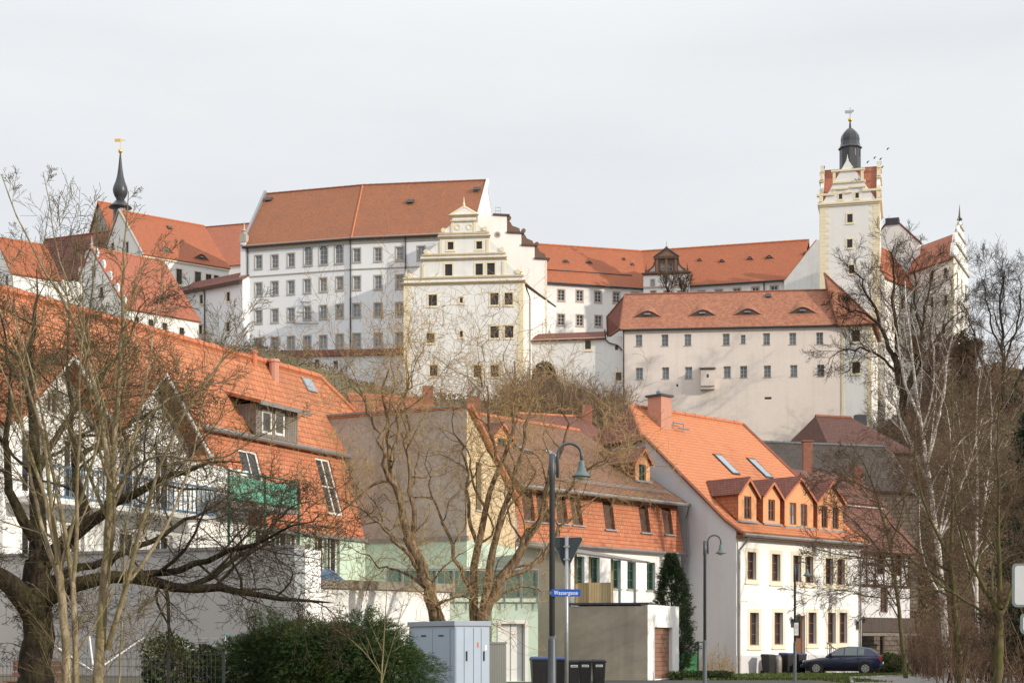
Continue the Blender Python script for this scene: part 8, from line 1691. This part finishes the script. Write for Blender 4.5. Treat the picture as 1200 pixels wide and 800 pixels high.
# ---- the parked hatchback
def car():
    p = W(987.5, 80.8); L = Loc((p.x, p.y, 0.03), (0.955, -0.30)); t = thing('parked_car', 'dark blue four-door hatchback parked beside the white house', 'car', (p.x, p.y, 0))
    def loft(secs, close=True):
        mb = MB(); n = len(secs[0]); 
        for s_ in secs: mb.v += [tuple(L(*q)) for q in s_]
        for k in range(len(secs)-1):
            for j in range(n): j2 = (j+1) % n; mb.f.append((k*n+j, k*n+j2, (k+1)*n+j2, (k+1)*n+j))
        mb.f.append(tuple(reversed(range(n)))); mb.f.append(tuple(range((len(secs)-1)*n, len(secs)*n))); return mb
    st = [(-2.06, .36, .60, .52), (-2.00, .28, .66, .66), (-1.85, .22, .72, .76), (-1.5, .2, .80, .83), (-1.1, .19, .87, .855), (-.72, .19, .935, .865), (0, .19, .945, .87), (.9, .19, .965, .87), (1.5, .2, .985, .855), (1.85, .24, .99, .80), (2.0, .30, .97, .74), (2.06, .38, .90, .66)]
    secs = [[(x, -w*.90, zb), (x, -w*.985, zb+(zt-zb)*.22), (x, -w, zb+(zt-zb)*.55), (x, -w*.985, zb+(zt-zb)*.82), (x, -w*.93, zt), (x, w*.93, zt), (x, w*.985, zb+(zt-zb)*.82), (x, w, zb+(zt-zb)*.55), (x, w*.985, zb+(zt-zb)*.22), (x, w*.90, zb)][::-1] for x, zb, zt, w in st]
    b = part('body', loft(secs), M['car_paint'], t, smooth=True); m = b.modifiers.new('sub', 'SUBSURF'); m.levels = 1; m.render_levels = 2
    gx = [(-.80, .93, .80, .80), (-.42, 1.19, .80, .70), (-.05, 1.38, .80, .625), (.35, 1.435, .80, .61), (.95, 1.425, .80, .605), (1.42, 1.355, .79, .60), (1.70, 1.20, .775, .65), (1.93, .96, .74, .72)]
    secs = [[(x, -wb, .92), (x, -wt, zr-.05), (x, -wt*.86, zr), (x, wt*.86, zr), (x, wt, zr-.05), (x, wb, .92)][::-1] for x, zr, wb, wt in gx]
    g = part('roof', loft(secs), M['car_paint'], t, smooth=False)
    def side(pts, s):      # pts (x, z) laid just outside the glasshouse side
        out = []
        for x, z in pts:
            i = max(k for k in range(len(gx)) if gx[k][0] <= x+1e-6); i = min(i, len(gx)-2); f = (x-gx[i][0])/(gx[i+1][0]-gx[i][0]); zr = gx[i][1]+(gx[i+1][1]-gx[i][1])*f; wb = gx[i][2]+(gx[i+1][2]-gx[i][2])*f; wt = gx[i][3]+(gx[i+1][3]-gx[i][3])*f
            k = min(1, max(0, (z-.92)/(zr-.05-.92))); out.append(L(x, s*(wb+(wt-wb)*k+.012), z))
        return out if s < 0 else out[::-1]
    for s in (-1, 1):
        for pts in ([(-.58, .965), (.12, .975), (.12, 1.37), (-.02, 1.345), (-.33, 1.18)], [(.19, .975), (.80, .985), (.80, 1.365), (.19, 1.375)], [(.86, .985), (1.16, .99), (1.16, 1.32), (.86, 1.36)]): part('side_window', MB().poly(side(pts, s)), M['car_glass'], t)
        # door outlines and handles
        for x0, x1 in ((-.62, .15), (.17, 1.05)):
            db = MB(); ln = [(x0, .3), (x1, .3), (x1, .94), (x0, .94)]
            for (xa, za), (xb, zb2) in zip(ln, ln[1:]+ln[:1]): db.tube([L(xa, s*.873, za), L(xb, s*.873 if zb2 < .9 else s*.845, zb2)], .006, 4)
            d = part('door_seam', db, M['black_plastic'], t); part('door_handle', L.box(MB(), x1-.26, x1-.09, s*.885-.012, s*.885+.012, .80, .835), M['black_plastic'], d)
        part('mirror', L.box(MB(), -.62, -.47, s*.98-.09, s*.98+.09, .95, 1.07), M['car_paint'], t)
        part('sill_trim', L.box(MB(), -1.15, 1.1, s*.868-.012, s*.868+.012, .50, .545), M['black_plastic'], t)
        for x in (-1.28, 1.23):
            ab = MB().tube([L(x, s*.60, .31), L(x, s*.866, .31)], .375, 26); part('wheel_arch', ab, M['black_plastic'], t)
            w = part('wheel', MB().tube([L(x, s*.67, .30), L(x, s*.872, .30), L(x, s*.885, .30)], [.305, .305, .28], 28), M['tyre'], t); part('rim', MB().tube([L(x, s*.80, .30), L(x, s*.889, .30)], .205, 20), M['rim'], w); hb = MB()
            for k in range(7): a = k*2*math.pi/7; hb.tube([L(x+.07*math.cos(a), s*.8895, .30+.07*math.sin(a)), L(x+.18*math.cos(a), s*.8895, .30+.18*math.sin(a))], .014, 4)
            part('wheel_slot', hb, M['tyre'], w)
        part('tail_light', MB().box8([L(1.90, s*.66-.10, .72), L(2.035, s*.66-.10, .72), L(2.035, s*.66+.03, .72), L(1.86, s*.69+.10, .72), L(1.90, s*.66-.10, .95), L(2.03, s*.66-.10, .95), L(2.03, s*.66+.03, .95), L(1.84, s*.69+.09, .95)]), M['red_lens'], t)
        part('headlight', MB().box8([L(-2.02, s*.50-.12, .58), L(-2.02, s*.50+.10, .58), L(-1.84, s*.70+.04, .60), L(-1.84, s*.5-.12, .60), L(-2.0, s*.50-.12, .70), L(-2.0, s*.50+.10, .70), L(-1.82, s*.70+.04, .73), L(-1.82, s*.5-.12, .73)]), M['clear_lens'], t)
    part('underbody', L.box(MB(), -1.85, 1.85, -.70, .70, .14, .30), M['black_plastic'], t)
    part('windscreen', MB().poly([L(-.76, .68, .975), L(-.76, -.68, .975), L(-.10, -.54, 1.375), L(-.10, .54, 1.375)]), M['car_glass'], t)
    part('rear_window', MB().poly([L(1.90, -.62, 1.02), L(1.90, .62, 1.02), L(1.50, .52, 1.34), L(1.50, -.52, 1.34)]), M['car_glass'], t)
    part('number_plate', L.box(MB(), 2.065, 2.08, -.26, .26, .52, .63), M['frame_white'], t); part('rear_bumper', bevel(part('bumper', L.box(MB(), 1.92, 2.10, -.74, .74, .34, .50), M['car_paint'], t), .03) and MB().box8([L(2.062, -.5, .30), L(2.09, -.5, .30), L(2.09, .5, .30), L(2.062, .5, .30), L(2.062, -.5, .338), L(2.09, -.5, .338), L(2.09, .5, .338), L(2.062, .5, .338)]), M['black_plastic'], t)
    bevel(part('front_bumper', L.box(MB(), -2.11, -1.95, -.68, .68, .32, .50), M['car_paint'], t), .03)
    part('aerial', MB().tube([L(1.25, 0, 1.37), L(1.45, 0, 1.62)], .006, 4), M['black_plastic'], t)
car()

# ---- birds wheeling round the tower top
def birds():
    proto = None
    for i, (px, py, Y) in enumerate(((1016, 191, 200), (1024, 186, 203), (1031, 187.5, 199), (1039.5, 175.5, 205), (1033, 197, 201), (999, 196.5, 205.6), (1006, 210, 205.3), (1002, 210, 205.3))):
        c = P3(px, py, Y); s = 0.33
        mb = MB().tube([(-0.16*s+c.x, c.y, c.z), (0.0+c.x, c.y, c.z+0.02), (0.2*s+c.x, c.y, c.z), (0.42*s+c.x, c.y, c.z-0.01)], [0.02, 0.06, 0.05, 0.01], 6)
        for k in (-1, 1): a = 0.5 if i < 5 else -0.9; mb.slab([(c.x-0.05, c.y+k*0.03, c.z+0.03), (c.x+0.1, c.y+k*0.03, c.z+0.03), (c.x+0.1+0.15, c.y+k*0.38, c.z+0.03+0.26*a), (c.x+0.0, c.y+k*0.3, c.z+0.03+0.22*a)], 0.012)
        solo('bird', mb, M['bird'], 'small grey bird flying beside the top of the castle tower' if i < 5 else 'small grey bird perched on a ledge of the tower gable', 'bird', c, 'birds flying at the tower' if i < 5 else 'birds perched on the tower gable')
birds()
